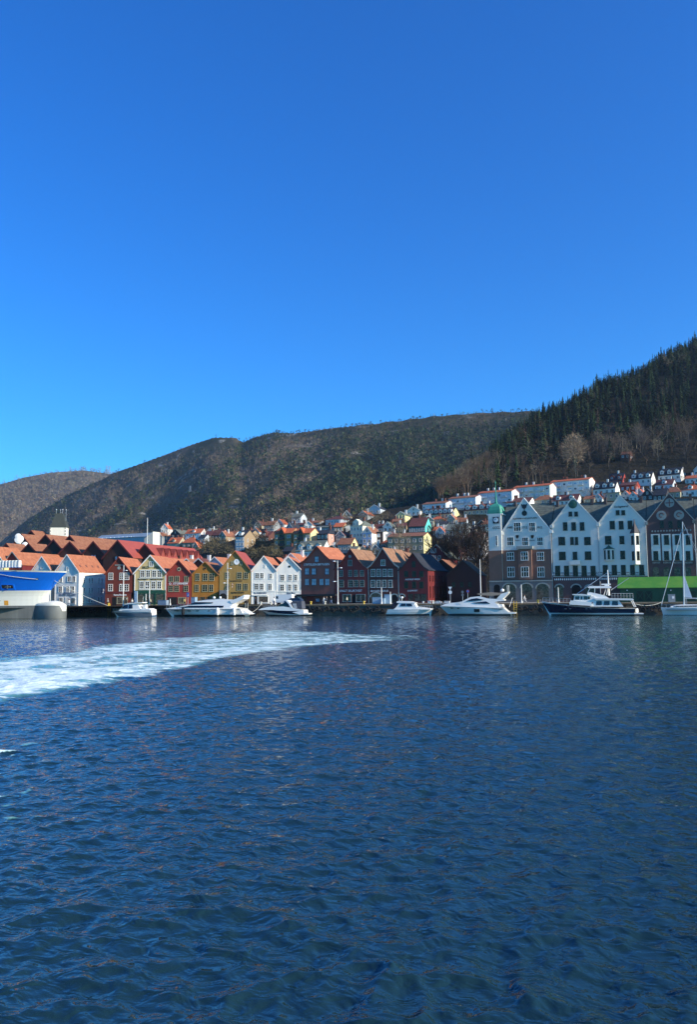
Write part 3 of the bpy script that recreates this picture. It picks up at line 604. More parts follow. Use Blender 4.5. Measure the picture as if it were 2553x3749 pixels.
# F10
r, f, hw, ze, za = front_house('grey_trim_house', 'dark brown-red house with pale grey barge boards and framed windows', F0, 1349, 1459, (2079, 2075), (1405, 2004), 14.0, paint('brown_boards', '#63302a'), MOSS, GREYTRIM,
    [(1395,1412,2049,2071),(1359,1375,2083,2111),(1380,1396,2083,2111),(1401,1417,2083,2111),(1422,1439,2083,2111),(1358,1375,2123,2151),(1379,1395,2123,2151),(1400,1416,2123,2151),(1422,1438,2123,2151)], flare=True, corner=GREYTRIM, bh=0.34, wkw=dict(frame=mat('pale_grey_frame', '#b9bdb2', 0.6), edge=0.16))
ftext(r, f, 'BRYGGEN HUSFLID', 1358, 1423, 2164, 7, SIGNW); arch(r, f, 1358, 1396, 2171, SHOPG, 'arched_window', 0.04, GREYTRIM); fbox(r, f, 1405, 1422, 2175, 2208, DARKIN, 'doorway', (-0.04, 0.02)); arch(r, f, 1434, 1456, 2177, DARKIN, 'passage', 0.05, GREYTRIM)
for yy in (2078, 2113, 2119, 2155): fbox(r, f, 1351, 1457, yy, yy + 1.6, DARKTRIM, 'string_course', (-0.1, 0.02))
# F11
r, f, hw, ze, za = front_house('slate_roof_house', 'oxblood corner house with black slate roof, last of the wharf row', F0, 1461, 1567, (2089, 2085), (1513, 2022), 17.0, p_ox, SLATE, DARKTRIM,
    [(1509,1522,2055,2077),(1481,1495,2091,2112),(1510,1524,2091,2112),(1537,1551,2091,2112),(1481,1495,2129,2154),(1510,1524,2129,2154),(1537,1551,2129,2154)], flare=True, wkw=dict(frame=GREENTRIM), bh=0.34)
ftext(r, f, 'AUDHILD VIKEN', 1485, 1538, 2121.5, 6, SIGNW); ftext(r, f, 'JULEHUSET', 1493, 1531, 2162.5, 7, SIGNW)
arch(r, f, 1461.5, 1482, 2177, DARKIN, 'passage', 0.05, GREYTRIM)
for x0, x1 in ((1495, 1514), (1518, 1540), (1542, 1562)): shopwin(r, f, x0, x1, 2174, 2204, DARKTRIM, 2)
for zz in (ze - 2.0, ze - 4.6, 1.9):
    for vv in (1.5, 4.0, 6.5, 9.0, 11.5, 14): win(r, hw, zz, 0.9, 1.5, REDTRIM, 2, 3, rotz=R(90)).location = (hw + 0.005, vv, zz)
# lean-to and second gable along the side street
SF = Fr(0, 214)
r, f, *_ = front_house('side_street_house', 'dark red gabled house with white windows behind the slate roof house', Fr(0, 232), 1558, 1640, (2040, 2036), (1588, 1993), 16, p_ox, GSL, GREYTRIM, [(1578,1586,2008,2024),(1588,1598,2008,2024),(1586,1597,2034,2052),(1603,1614,2034,2052)], wkw=dict(frame=TRIMW), oh=0.5)
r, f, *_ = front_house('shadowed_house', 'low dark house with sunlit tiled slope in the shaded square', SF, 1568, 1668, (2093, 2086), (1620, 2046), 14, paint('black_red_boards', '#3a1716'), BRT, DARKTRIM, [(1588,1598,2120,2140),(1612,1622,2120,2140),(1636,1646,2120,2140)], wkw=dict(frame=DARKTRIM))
r, f, hw, ze, za = front_house('big_shadowed_house', 'large dark gabled house standing in shade left of the clock tower', Fr(0, 199), 1637, 1756, (2106, 2104), (1716, 2050), 12, paint('shaded_boards', '#33130f'), tilem('weathered_tile', '#6a4a36', '#8a6a48'), DARKTRIM, [(1655,1668,2130,2150),(1685,1698,2130,2150),(1715,1728,2130,2150)], wkw=dict(frame=DARKTRIM))
MB().box(hw + 0.005, hw + 0.06, 0, 12, 0, ze - 0.2).build('sunlit_side', paint('sunlit_boards', '#a84a30'), r)  # side wall coloured as sunlit, front boards coloured as shaded
# ------------------------------------------------------------------ stone merchants' row at the right
CHIMS = mat('sooty_chimney', '#5c4c46', .9, .25, 2.0)
FS = Fr(0, 194.0, -5.5)
stw = plaster('white_plaster', '#eae2d2', col2='#e0d8c8'); brk = mat('brown_brick', '#7c5a4a', 0.85, 0.15, 0.6, relief='brick', rscale=3.0, rstr=0.3); brd = mat('dark_brick', '#5e4440', 0.85, 0.15, 0.6, relief='brick', rscale=3.0, rstr=0.3)
stone = mat('grey_stone', '#6e6864', 0.9, 0.2, 0.6, relief='brick', rscale=1.2, rstr=0.5); copper = mat('green_copper', '#3f8f76', 0.55, 0.2, 0.7, streak=True); copperd = mat('dark_copper', '#2d5a4a', 0.6, 0.3, 1.5); LSTONE = mat('light_stone', '#9c988c', 0.85, 0.12)
def stone_house(name, label, pl, pr_, ey, apex, wallm, ridge_y, depth=13.0, coping=None, roofm=None, group='stone gabled merchants houses'):
    a, z1 = FS.at(pl, ey[0]); b, z2 = FS.at(pr_, ey[1]); ua, za = FS.at(*apex); c = (a+b)/2; hw = (b-a)/2; ze = (z1+z2)/2
    f = FS.moved(c); x, y = f.world(0); root = thing(name, label, 'building', (x, y, 2.4), f.a, group); roofm = roofm or GSL
    apx = ua - c
    MB().prism([(-hw, 0), (hw, 0), (hw, ze), (apx, za), (-hw, ze)], 0, 0.7).build('gable_wall', wallm, root)
    MB().box(-hw + 0.01, hw - 0.01, 0.705, depth, 0, ze - 0.3).build('body', wallm, root)
    rd = 6.0; _, zr = FS.at(apex[0], ridge_y, rd)
    # main roof, ridge along the street
    m = MB(); sec = [(0.30, ze - 0.35), (rd, zr), (depth, ze - 0.35)]
    A = [(-hw, y_, z_) for y_, z_ in sec]; B = [(hw, y_, z_) for y_, z_ in sec]
    m.poly([A[0], B[0], B[1], A[1]]); m.poly([A[1], B[1], B[2], A[2]]); m.poly(A[::-1]); m.poly(B)
    ro = m.build('roof', roofm, root)
    # cross roof behind the gable
    zc = min(za - 0.35, zr + 1.6); m = MB(); k = (zr - zc)
    m.poly([(-hw*0.97, 0.69, ze-0.05), (apx, 0.69, zc), (apx, rd+0.5, zc), (-hw*0.97, rd*0.12, ze-0.05)][::-1]); m.poly([(hw*0.97, 0.69, ze-0.05), (apx, 0.69, zc), (apx, rd+0.5, zc), (hw*0.97, rd*0.12, ze-0.05)])
    m.poly([(-hw*0.97, 0.69, ze-0.05), (apx, rd+0.5, zc), (apx, 0.69, zc)]); m.poly([(apx, rd+0.5, zc), (hw*.97, rd*.12, ze-.05), (-hw*.97, rd*.12, ze-.05)])
    m.build('cross_roof', roofm, root)
    cp = coping or wallm
    for s in (-1, 1):
        x1, x2 = apx, s*hw; n = MB(); w_ = 0.16
        q = [(x1, za + w_), (x2 + s*0.1, ze + w_), (x2 + s*0.1, ze - 0.12), (x1, za - 0.12)]
        n.prism(q if s < 0 else q[::-1], -0.12, 0.75); n.build('coping', cp, root)
        MB().box(s*hw - 0.35, s*hw + 0.35, -0.25, 0.8, ze - 0.5, ze + 0.12).build('kneeler', cp, root)
    MB().tube((hw - 0.02, -0.16, 0), (hw - 0.02, -0.16, ze - 0.4), 0.09, n=6).build('downpipe', mat('pipe', '#a9aaa6', 0.5), root)
    return root, f, hw, ze, za, zr
# S1 with the clock tower
r, f, hw, ze, za, zr = stone_house('merchant_house', 'white and brick gabled house with year numbers, joined to a copper domed clock tower', 1838, 2018, (1948, 1946), (1919, 1824), stw, 1846, coping=TRIMW)
win_px(r, f, [(1882,1908,1913,1945),(1938,1961,1913,1945),(1857,1882,1966,1998),(1912,1936,1967,1998),(1967,1990,1966,1998)], cols=3, rows=2, bar=0.09)
tl, _ = f.at(1794, 2050); tr, _ = f.at(1846, 2050); _, zt = f.at(1818, 1881); _, zs = f.at(1900, 2013.5); _, zg = f.at(1900, 2129)
MB().box(tl, -hw - 0.005, -0.5, 3.4, 0, zt).build('tower', stw, r)
MB().box(tl - 0.04, hw - 0.02, -0.56, -0.0 - 0.02, zg, zs).build('brick_facing', brk, r) if False else None
MB().box(-hw + 0.02, hw, -0.10, -0.002, zg, zs).build('brick_facing', brk, r); MB().box(tl - 0.05, -hw + 0.015, -0.58, -0.5, zg, zs).box(tl - 0.05, tl - 0.002, -0.5, 3.4, zg, zs).build('brick_facing', brk, r)
MB().box(tl - 0.08, hw, -0.70, -0.102, 0, zg).build('stone_base', stone, r); MB().box(tl - 0.1, hw + 0.02, -0.8, -0.09, zg, zg + 0.28).build('string_course', LSTONE, r)
tc = (tl - hw) / 2; tw = (-hw - tl) / 2 + 0.25
dome = MB(); prof = [(1.0, 0.0), (1.02, 0.35), (0.99, 0.9), (0.86, 1.7), (0.60, 2.25), (0.28, 2.5), (0.2, 2.6), (0.2, 2.95), (0.14, 3.05), (0.09, 4.6), (0.05, 6.4), (0.02, 7.4)]
dome.rings([[(tc + sx*k*tw, 1.45 + sy*k*tw, zt + z_) for sx, sy in ((-1,-.75),(-.75,-1),(.75,-1),(1,-.75),(1,.75),(.75,1),(-.75,1),(-1,.75))] for k, z_ in prof])
dm = dome.build('dome', copper, r); MB().box(tc - tw - .12, tc + tw + .12, 1.45 - tw - .12, 1.45 + tw + .12, zt - 0.25, zt - 0.003).build('cornice', TRIMW, r)
MB().tube((tc, 1.45, zt + 7.3), (tc, 1.45, zt + 8.2), 0.05).lathe([(0.01, -.2), (.14, -.08), (.14, .08), (.01, .2)], (tc, 1.45, zt + 7.6), 8).build('finial', copper, dm)
a, z = f.at(1818.5, 1904); cl = MB().box(a - .72, a + .72, -0.62, -0.5, z - .85, z + .72).build('clock_case', IRON, r); MB().disc_y(a, z, 0.56, -0.66, -0.62).build('clock_face', SIGNW, cl); MB().box(a - .03, a + .03, -.7, -.665, z, z + .45).box(a - .32, a, -.7, -.665, z + .02, z + .09).build('clock_hands', IRON, cl)
text(r, 'CCCL', a, z - 1.9, 1.7, 0.6, SIGND, -0.53, shear=0.2); win(r, a, f.at(1819, 1980)[1], 0.5, 2.5, TRIMW, 1, 2, y=-0.5)
win_px(r, f, [(1857,1884,2021,2052),(1967,1993,2021,2052),(1859,1886,2075,2113),(1969,1995,2075,2113)], cols=3, rows=2, bar=0.09, y=-0.10)
a, _ = f.at(1901, 2060); b, _ = f.at(1950, 2060); _, zb = f.at(1925, 2122); bay = MB().prism([(a, zb), (b, zb), (b, zs), (a, zs)], -0.9, -0.103).build('bay', brk, r)
for (x0, x1, y0, y1) in ((1911,1938,2021,2052),(1912,1940,2075,2113)):
    u0, _ = f.at(x0, (y0+y1)/2); u1, _ = f.at(x1, (y0+y1)/2); win(r, (u0+u1)/2, (f.at(x0, y0)[1]+f.at(x0, y1)[1])/2, u1-u0, f.at(x0, y0)[1]-f.at(x0, y1)[1], TRIMW, 3, 2, y=-0.9, bar=0.09)
a, z1 = f.at(1896, 2011); b, z2 = f.at(1954, 1999); MB().box(a, b, -1.3, -0.02, z1, z1 + .2).box(a, b, -1.3, -1.2, z1 + .2, z2).box(a, a + .12, -1.2, -0.02, z1 + .2, z2).box(b - .12, b, -1.2, -0.02, z1 + .2, z2).build('balcony', LSTONE, r)
for x0, x1 in ((1846, 1891), (1910, 1951), (1967, 2012)): arch(r, f, x0, x1, 2137, SHOPG, 'arched_shop_window', 0.72, LSTONE, zb=0.6)
arch(r, f, 1812, 1834, 2140, DARKIN, 'arched_doorway', 0.72)
ftext(r, f, 'KJØBMANDSSTUEN', 1878, 1968, 1900, 7, SIGND, shear=0.2)
for s, x in (('1480.', 1868), ('1712.', 1922), ('1912.', 1976)): ftext(r, f, s, x - 10, x + 10, 1932, 8, SIGND, shear=0.2)
a, z = f.at(1920, 1854); em = MB()                              # black spread eagle
em.prism([(a-.25, z-.55), (a+.25, z-.55), (a+.35, z+.1), (a+.15, z+.5), (a-.15, z+.5), (a-.35, z+.1)], -0.08, 0.02)
for s in (-1, 1):
    for k in range(4): q = [(a+s*.2, z+.35-.16*k), (a+s*(.75-.08*k), z+.62-.28*k), (a+s*(.7-.08*k), z+.38-.28*k), (a+s*.22, z+.15-.16*k)]; em.prism(q[::-1] if s > 0 else q, -0.079 + .002*k, 0.02)
em.build('eagle_emblem', IRON, r)
a, z = f.at(1921, 1879); MB().disc_y(a, z, 0.62, -0.06, 0.02, 16).prism([(a-.1, z+.5), (a+.1, z+.5), (a+.1, z+1.1), (a-.1, z+1.1)], -.06, .02).build('gable_window', GLASS, r)
for x in (1895, 1950):
    a, z = f.at(x, 1965); MB().prism([(a-.35, z+.4), (a-.35, z-.1), (a, z-.5), (a+.35, z-.1), (a+.35, z+.4)], -.08, .02).build('shield', mat('shield', '#5a4a20', 0.7, .6, 3.0, col2='#202020'), r)
text(r, 'Bergen', f.at(1895, 1978)[0], f.at(1895, 1978)[1], 1.2, .3, SIGND); text(r, 'Bremen', f.at(1950, 1978)[0], f.at(1950, 1978)[1], 1.2, .3, SIGND)
for x in (1870, 2005): a, z = f.at(x, 1905); MB().box(a - .3, a + .3, 5.6, 6.4, ze + 1, zr + .8).build('chimney', CHIMS, r)
# S2, S3
def orn(root, f, x0, x1, y0, y1, name, base, dot, n, y=-0.08):
    a, _ = f.at(x0, (y0+y1)/2); b, _ = f.at(x1, (y0+y1)/2); _, zt = f.at((x0+x1)/2, y0); _, zb = f.at((x0+x1)/2, y1)
    o = MB().box(a, b, y, -0.002, zb, zt).build(name, base, root); m = MB(); w_ = (b-a)/n; h = (zt-zb)*.46
    for k in range(n): c = a + w_*(k+.5); m.prism([(c, zb), (c + w_*.32, zb + h*1.08), (c, zt), (c - w_*.32, zb + h*1.08)], y - .03, y - .001)
    m.build('ornament', dot, o)['kind'] = 'stuff'
r, f, hw, ze, za, zr = stone_house('white_stone_house', 'white plastered gabled house with round green emblem and five tall windows', 2020, 2190, (1921, 1920), (2098, 1820), stw, 1845)
GW = dict(frame=GREENTRIM, cols=2, rows=2, edge=0.12, bar=0.09)
win_px(r, f, [(2083,2096,1873,1891),(2104,2117,1873,1891),(2062,2079,1912,1942),(2093,2110,1912,1942),(2124,2141,1912,1942),(2089,2102,1966,1995),(2106,2118,1966,1995),(2098,2115,2020,2049)], **GW)
win_px(r, f, [(2046,2070,1966,1996),(2140,2164,1966,1995),(2048,2072,2020,2050),(2142,2166,2019,2049)], **{**GW, 'cols': 3})
win_px(r, f, [(c-9, c+9, 2071, 2109) for c in (2043, 2075.5, 2108, 2140, 2173)], **GW)
a, z = f.at(2098, 1846); MB().lathe([(0.01, .12), (.5, .1), (1.0, 0.0), (1.0, -.05)], (0, 0, 0), 12).build('copper_emblem', copperd, r, (a, -0.06, z)).rotation_euler = (R(90), 0, 0)
a, z1 = f.at(2089, 2068); b, z2 = f.at(2126, 2051); MB().box(a, b, -1.0, -.002, z1, z1+.2).box(a, b, -1.0, -.9, z1+.2, z2).box(a, a+.1, -.9, -.002, z1+.2, z2).box(b-.1, b, -.9, -.002, z1+.2, z2).build('balcony', stw, r)
_, zg = f.at(2100, 2111); MB().box(-hw, hw, -.12, -.003, 0, zg).build('brick_base', brd, r)
for x0, x1 in ((2024,2033),(2053,2066),(2086,2098),(2118,2130),(2151,2163),(2183,2189)): orn(r, f, x0, x1, 2096, 2109, 'ornament_band', brd, TRIMW, max(2, int((x1-x0)/4)))
orn(r, f, 2030, 2186, 2115, 2125, 'ornament_band', brd, TRIMW, 22, -0.16)
arch(r, f, 2036, 2063, 2141, SHOPG, 'arched_shop_window', .15, LSTONE, .5); arch(r, f, 2095, 2127, 2141, DARKIN, 'arched_doorway', .15, LSTONE); arch(r, f, 2145, 2175, 2143, SHOPG, 'arched_shop_window', .15, LSTONE, .5)
for x in (2030, 2160): a, z = f.at(x, 1900); MB().box(a-.3, a+.3, 5.4, 6.4, ze+1, zr+.9).build('chimney', CHIMS, r)
r, f, hw, ze, za, zr = stone_house('oriel_house', 'white plastered gabled house with pointed oriel turret and script lettering', 2190, 2365, (1918, 1913), (2270, 1813), stw, 1836)
win_px(r, f, [(2256,2269,1868,1886),(2276,2290,1868,1886),(2234,2252,1907,1938),(2267,2284,1907,1938),(2299,2317,1906,1937),(2269,2287,1962,1992),(2272,2290,2016,2047)], **GW)
win_px(r, f, [(2216,2240,1962,1993)], **{**GW, 'cols': 3}); win_px(r, f, [(c-9, c+9, 2068, 2106) for c in (2217.5, 2250.6, 2283.8, 2317, 2350.7)], **GW)
ftext(r, f, 'Solegaard', 2247, 2301, 1856, 9, SIGND, shear=0.3)
_, zg = f.at(2280, 2110); MB().box(-hw, hw, -.12, -.003, 0, zg).build('brick_base', brd, r)
for x0, x1 in ((2192,2207),(2228,2240),(2261,2273),(2294,2306),(2328,2340),(2361,2364)): orn(r, f, x0, x1, 2094, 2107, 'ornament_band', brd, TRIMW, max(2, int((x1-x0)/4)))
orn(r, f, 2195, 2360, 2113, 2123, 'ornament_band', brd, TRIMW, 22, -0.16)
def oriel(root, f, x0, x1, y0, y1, proj, spire, wm_, capm, wins):
    a, zt = f.at(x0, y0); b, zb = f.at(x1, y1); c = (a+b)/2; w = (b-a)/2; _, ztop = f.at((x0+x1)/2, spire)
    pl = [(a, -.002), (c - w*.0, -proj), (b, -.002)] if proj > 0.9 else [(a, -.002), (a + w*.5, -proj), (b - w*.5, -proj), (b, -.002)]
    o = MB().rings([[(x, y, z_) for x, y in pl] for z_ in (zb, zt)]).build('oriel', wm_, root)
    cy = -proj*.45; m = MB(); n = 8
    def ring(k, z_): return [(c + (x-c)*k, (y + .0)*k + (1-k)*cy, z_) for x, y in pl]
    m.rings([ring(1.28, zt), ring(.95, zt + (ztop-zt)*.16), ring(.5, zt + (ztop-zt)*.42), ring(.18, zt + (ztop-zt)*.7), ring(.06, ztop)])
    m.build('oriel_roof', capm, o)
    m2 = MB()
    for k, (p, q) in enumerate(zip(pl[:-1], pl[1:])):
        dx, dy = q[0]-p[0], q[1]-p[1]; L = math.hypot(dx, dy); 
        for zc, hh in wins:
            win(o, (p[0]+q[0])/2, zc, L*.5, hh, GREENTRIM, 1, 2, edge=.1, rotz=math.atan2(dy, dx)).location = ((p[0]+q[0])/2, (p[1]+q[1])/2, zc)
z_a = f.at(2330, 1978)[1]; z_b = f.at(2330, 2035)[1]
oriel(r, f, 2309, 2348, 1953, 2066, 1.5, 1901, stw, mat('oriel_slate', '#3a3436', .6, .15), [(z_a, 2.0), (z_b, 2.0)])
z_c = f.at(2231, 2031)[1]; oriel(r, f, 2212, 2251, 2011, 2052, 0.8, 1994, stw, copperd, [(z_c, 2.0)])
for x in (2210, 2345): a, z = f.at(x, 1890); MB().box(a-.3, a+.3, 5.4, 6.4, ze+1, zr+1.0).build('chimney', CHIMS, r)
# S4
r, f, hw, ze, za, zr = stone_house('brown_stone_house', 'dark brown brick gabled house with round white emblems', 2367, 2543, (1912, 1907), (2450, 1806), brd, 1828, coping=LSTONE)
win_px(r, f, [(2417,2432,1907,1934),(2448,2464,1907,1934),(2481,2496,1907,1933)], **GW)
for k, x0 in enumerate((2386, 2425, 2464, 2504)):
    fbox(r, f, x0, x0 + 33, 1955, 2052, stw, 'white_panel', (-.08, -.003))
    for y0, y1 in ((1959, 1994), (2017, 2051)): win_px(r, f, [(x0 + 8, x0 + 25, y0, y1)], **{**GW, 'y': -.08})
    orn(r, f, x0 + 4, x0 + 33, 2054, 2065, 'ornament_band', brd, LSTONE, 6)
    arch(r, f, x0 + 6, x0 + 28, 2076, SHOPG, 'arched_window', .06, None, f.at(x0, 2112)[1])
orn(r, f, 2384, 2535, 1938, 1947, 'zigzag_band', brd, LSTONE, 14)
for x, y, rr in ((2452, 1841, 1.0), (2422.6, 1887, 1.05), (2487, 1885, 1.05)):
    a, z = f.at(x, y); o = MB().disc_y(a, z, rr, -.05, .02, 24).build('round_emblem', LSTONE, r)
    if y < 1850: MB().box(a-.1, a+.1, -.09, -.052, z-.8, z+.8).box(a-.8, a-.1, -.09, -.052, z-.1, z+.1).box(a+.1, a+.8, -.09, -.052, z-.1, z+.1).build('cross', brd, o)
    else:
        t_ = np.linspace(0.3, 5.0, 14); m = MB().path([(a + rr*.55*math.cos(q_)*(1-.08*q_), -.08, z + rr*.55*math.sin(q_)*(1-.08*q_)) for q_ in t_], .1); m.build('dragon', brd, o)
for x in (2398, 2430): a, z = f.at(x, 1862); MB().tube((a, 3, z - 1), (a, 3, z + 1.8), .08).build('roof_vent', LSTONE, r)
a, z = f.at(2530, 1860); MB().box(a-.3, a+.3, 5.4, 6.4, ze+1, zr+1.0).build('chimney', CHIMS, r)
r, f, hw, ze, za, zr = stone_house('grey_stone_house', 'grey brick house cut off by the right edge of the view', 2545, 2715, (1907, 1900), (2630, 1800), mat('grey_brick', '#6a625c', .85, .15, .6, relief='brick', rscale=3), 1824)
win_px(r, f, [(2560,2580,1960,1992),(2600,2620,1960,1992),(2560,2580,2018,2050),(2600,2620,2018,2050)], **GW)

# ------------------------------------------------------------------ green market shed on the quay
FG = Fr(0, 187.0, -4.0)
a, zt = FG.at(2260, 2117); b, ze_ = FG.at(2262, 2152); u1, _ = FG.at(2760, 2150)
x, y = FG.world(a); sh = thing('green_shed', 'long green boarded shed with bright green ribbed roof on the quay', 'shed', (x, y, 2.4), FG.a)
gw = mat('green_boards', '#14492f', .6, .12, .6, relief='planks', rscale=1.2, rstr=.25); gr = mat('green_ribbed_roof', '#3f8f33', .55, .2, .35, relief='planks', rscale=2.2, rstr=.5, col2='#6a9438')
L = u1 - a; zr_ = zt + 0.25
MB().box(0.5, L, 0, 7, 0, ze_).build('wall', gw, sh)
m = MB(); m.poly([(0, -.4, ze_), (L, -.4, ze_), (L, 3.5, zr_), (0, 3.5, zr_)]); m.poly([(0, 3.5, zr_), (L, 3.5, zr_), (L, 7.4, ze_), (0, 7.4, ze_)]); m.poly([(0.5, 0, ze_-.1), (.5, 3.5, zr_-.1), (.5, 7, ze_-.1)]); m.poly([(0, -.4, ze_-.12), (L, -.4, ze_-.12), (L, -.4, ze_), (0, -.4, ze_)]); m.build('roof', gr, sh)
for x0, x1 in ((2328, 2391), (2520, 2583), (2650, 2712)):
    p, z1 = FG.at(x0, 2162); q_, _ = FG.at(x1, 2162); p -= a; q_ -= a; mid = (p+q_)/2
    d = MB().box(p, q_, -.05, -.003, .1, z1).build('double_door', mat('door_green', '#0a2a1b', .6, .1), sh)
    n = MB()
    for s0, s1 in ((p, mid - .03), (mid + .03, q_)):
        n.box(s0, s1, -.11, -.052, z1 - .14, z1).box(s0, s1, -.11, -.052, .1, .24).box(s0, s0 + .14, -.11, -.052, .24, z1 - .14).box(s1 - .14, s1, -.11, -.052, .24, z1 - .14)
        for (xa, za_, xb, zb_) in ((s0 + .14, .24, s1 - .14, z1 - .14), (s0 + .14, z1 - .14, s1 - .14, .24)): n.tube((xa, -.08, za_), (xb, -.08, zb_), .06, n=4)
    n.build('door_brace', gw, d)
for px in (2297, 2457): p, z = FG.at(px, 2161); MB().lathe([(.01, -.12), (.13, -.05), (.13, .08), (.02, .14)], (p - a, -.14, z), 8).build('wall_lamp', SIGNW, sh)

# ------------------------------------------------------------------ dark brick gables behind the wharf (left), tower, long white building
DKR2 = tilem('dormer_tile', '#8a3a30', '#9c4a3c')
hb = mat('dark_hotel_brick', '#40281f', .9, .15, .5, relief='brick', rscale=2.5, rstr=.2)
HL = [(-10,58,2031,(24,1988),214,8,BRT,'low dark gable nearest the left edge, above the red gabled house'),
      (45,113,1998,(79,1954),232,7,BRT,'dark gable with white dishes on its left slope'),
      (81,149,1983,(115,1941),240,7,BRT,'highest dark gable, left of the white keep'),
      (134,202,1996,(168,1956),226,14,BRT,'dark gable with long tiled ridge just below the white keep'),
      (72,140,2028,(106,1988),213,8,BRT,'low dark gable with glazed triangle above the orange roofs'),
      (153,241,2026,(197,1973),211,8,BRT,'steep dark gable behind the white house roof'),
      (207,307,2036,(257,1981),209,9,BRT,'dark gable whose ridge touches the long brown roof'),
      (297,389,2035,(343,1980),209,10,BRT,'dark gable with one bright window above the white house'),
      (378,486,2040,(431,1976),208,14,REDR,'dark gable with red metal roof and double window'),
      (220,292,2002,(256,1959),230,28,BRT,'dark gable with the longest brown tiled roof'),
      (487,577,2044,(531,1990),213,30,REDR,'dark gable with long red roof and a row of triangular dormers')]
for (pl, pr_, ey, ap, Y, dep, rf, lab) in HL:
    w = (ap[0]-6, ap[0]+8, ey-1, ey+14)
    r, f, hw, ze, za = front_house('brick_gable_house', lab, Fr(0, Y, 0), pl, pr_, (ey, ey), ap, dep, hb, rf, REDTRIM, [(ap[0]-9, ap[0]-1, ey-4, ey+12), (ap[0]+1, ap[0]+9, ey-4, ey+12)], group='dark brick gables behind the wharf', wkw=dict(frame=DARKTRIM, glass=GLASSB if ap[0] in (343, 431) else GLASS, cols=1, rows=1), bh=0.5, oh=0.5)
    if dep == 30:
        for k in range(7):
            vv = 4.0 + 3.7*k; sl_ = (za-ze)/hw; ui = hw*.30; uo = hw*.92; zi = za - sl_*ui + .22; zl = za - sl_*uo + .22; wd = 1.5
            m = MB(); m.poly([(ui, vv, zi), (uo, vv, zi), (uo, vv-wd, zl)]); m.poly([(uo, vv, zi), (ui, vv, zi), (uo, vv+wd, zl)]); m.poly([(uo-.2, vv-wd*.9, zl), (uo-.2, vv+wd*.9, zl), (uo-.2, vv, zi-.15)])
            m.build('dormer', DKR2, r)
for (px, py, rr) in ((66, 1963, 1.0), (70, 1974, 1.5), (69, 1986, .8), (91, 1994, 1.0)):
    u, z = Fr(0, 226).at(px, py); z += 2.4
    o = thing('satellite_dish', 'white satellite dish on the dark gable, %s' % {1.5: 'largest of the cluster', .8: 'small one under the largest'}.get(rr, 'topmost one' if py < 1970 else 'lone one on the right'), 'dish', (u, 226, z), 0, 'satellite dishes')
    MB().lathe([(.05, .28), (rr*.5, .2), (rr*.85, .06), (rr, 0), (rr*.85, -.05), (.05, .1)], (0,0,0), 16).build('dish_bowl', WHITE, o).rotation_euler = (R(70), 0, R(25)); MB().tube((0, .2, 0), (0, .8, -1.8), .07).build('bracket', STEEL, o)
# keep tower
FK = Fr(0, 330, 24); a, zb = FK.at(182, 1964); b, ze_ = FK.at(241, 1929); _, zt = FK.at(212, 1878); c = (a+b)/2; x, y = FK.world(c); hw = (b-a)/2
k_ = thing('keep_tower', 'white stone keep with steep dark truncated roof behind the brick gables', 'tower', (x, y, 0), FK.a); lim = plaster('limewash', '#ece2cc')
ze_ += 2.4; zt += 2.4
MB().box(-hw, hw, 0, 2*hw*.8, 0, ze_).build('wall', lim, k_)
MB().rings([[(sx*hw*1.07, hw+sy*hw*1.07, ze_ - .1) for sx, sy in ((-1,-1),(1,-1),(1,1),(-1,1))], [(sx*hw*.82, hw+sy*hw*.8, ze_+(zt-ze_)*.35) for sx, sy in ((-1,-1),(1,-1),(1,1),(-1,1))], [(sx*hw*.46, hw+sy*hw*.4, zt) for sx, sy in ((-1,-1),(1,-1),(1,1),(-1,1))]]).build('roof', mat('lead_roof', '#3d4038', .7, .2, .6, streak=True), k_)
for sx, sy in ((-.4, -.3), (.0, .2), (.4, -.3), (.75, .1)):
    o = MB().tube((sx*hw, hw+sy*hw, zt - (2.5 if sx > .6 else .1)), (sx*hw, hw+sy*hw, zt + 1.3), .045).build('finial', STEEL, k_); MB().lathe([(.02, -.2), (.18, 0), (.02, .2)], (sx*hw, hw+sy*hw, zt+1.4), 8).build('ball', SIGNW, o)
qn = MB()
for s in (-1, 1):
    for kk in range(12): qn.box(s*hw - .35 if s > 0 else -hw - .06, s*hw + .06 if s > 0 else -hw + .35, -.06, -.003, ze_ - 1.1*kk - .7, ze_ - 1.1*kk - .1)
qn.build('quoins', LSTONE, k_)
# long white building with glazed roof
FB = Fr(0, 300, -10); a, ze_ = FB.at(352, 1974); b, _ = FB.at(548, 1988); _, zr_ = FB.at(380, 1957); x, y = FB.world(a); L = b - a; ze_ += 2.4; zr_ += 2.4
o = thing('glass_roof_building', 'long pale building with grey glazed roof and slanted skylights behind the brick gables', 'building', (x, y, 0), FB.a)
MB().box(0, L, 0, 7, 0, ze_).build('wall', plaster('pale_grey', '#a9adb0'), o)
m = MB(); m.poly([(0, -.3, ze_), (L, -.3, ze_), (L, 3.5, zr_), (0, 3.5, zr_)]); m.poly([(0, 3.5, zr_), (L, 3.5, zr_), (L, 7.3, ze_), (0, 7.3, ze_)]); m.poly([(0, -.3, ze_), (0, 3.5, zr_), (0, 7.3, ze_)]); m.poly([(L, -.3, ze_), (L, 7.3, ze_), (L, 3.5, zr_)]); m.build('roof', mat('grey_sheet_roof', '#8b979c', .45, .15, .4, relief='planks', rscale=.6), o)
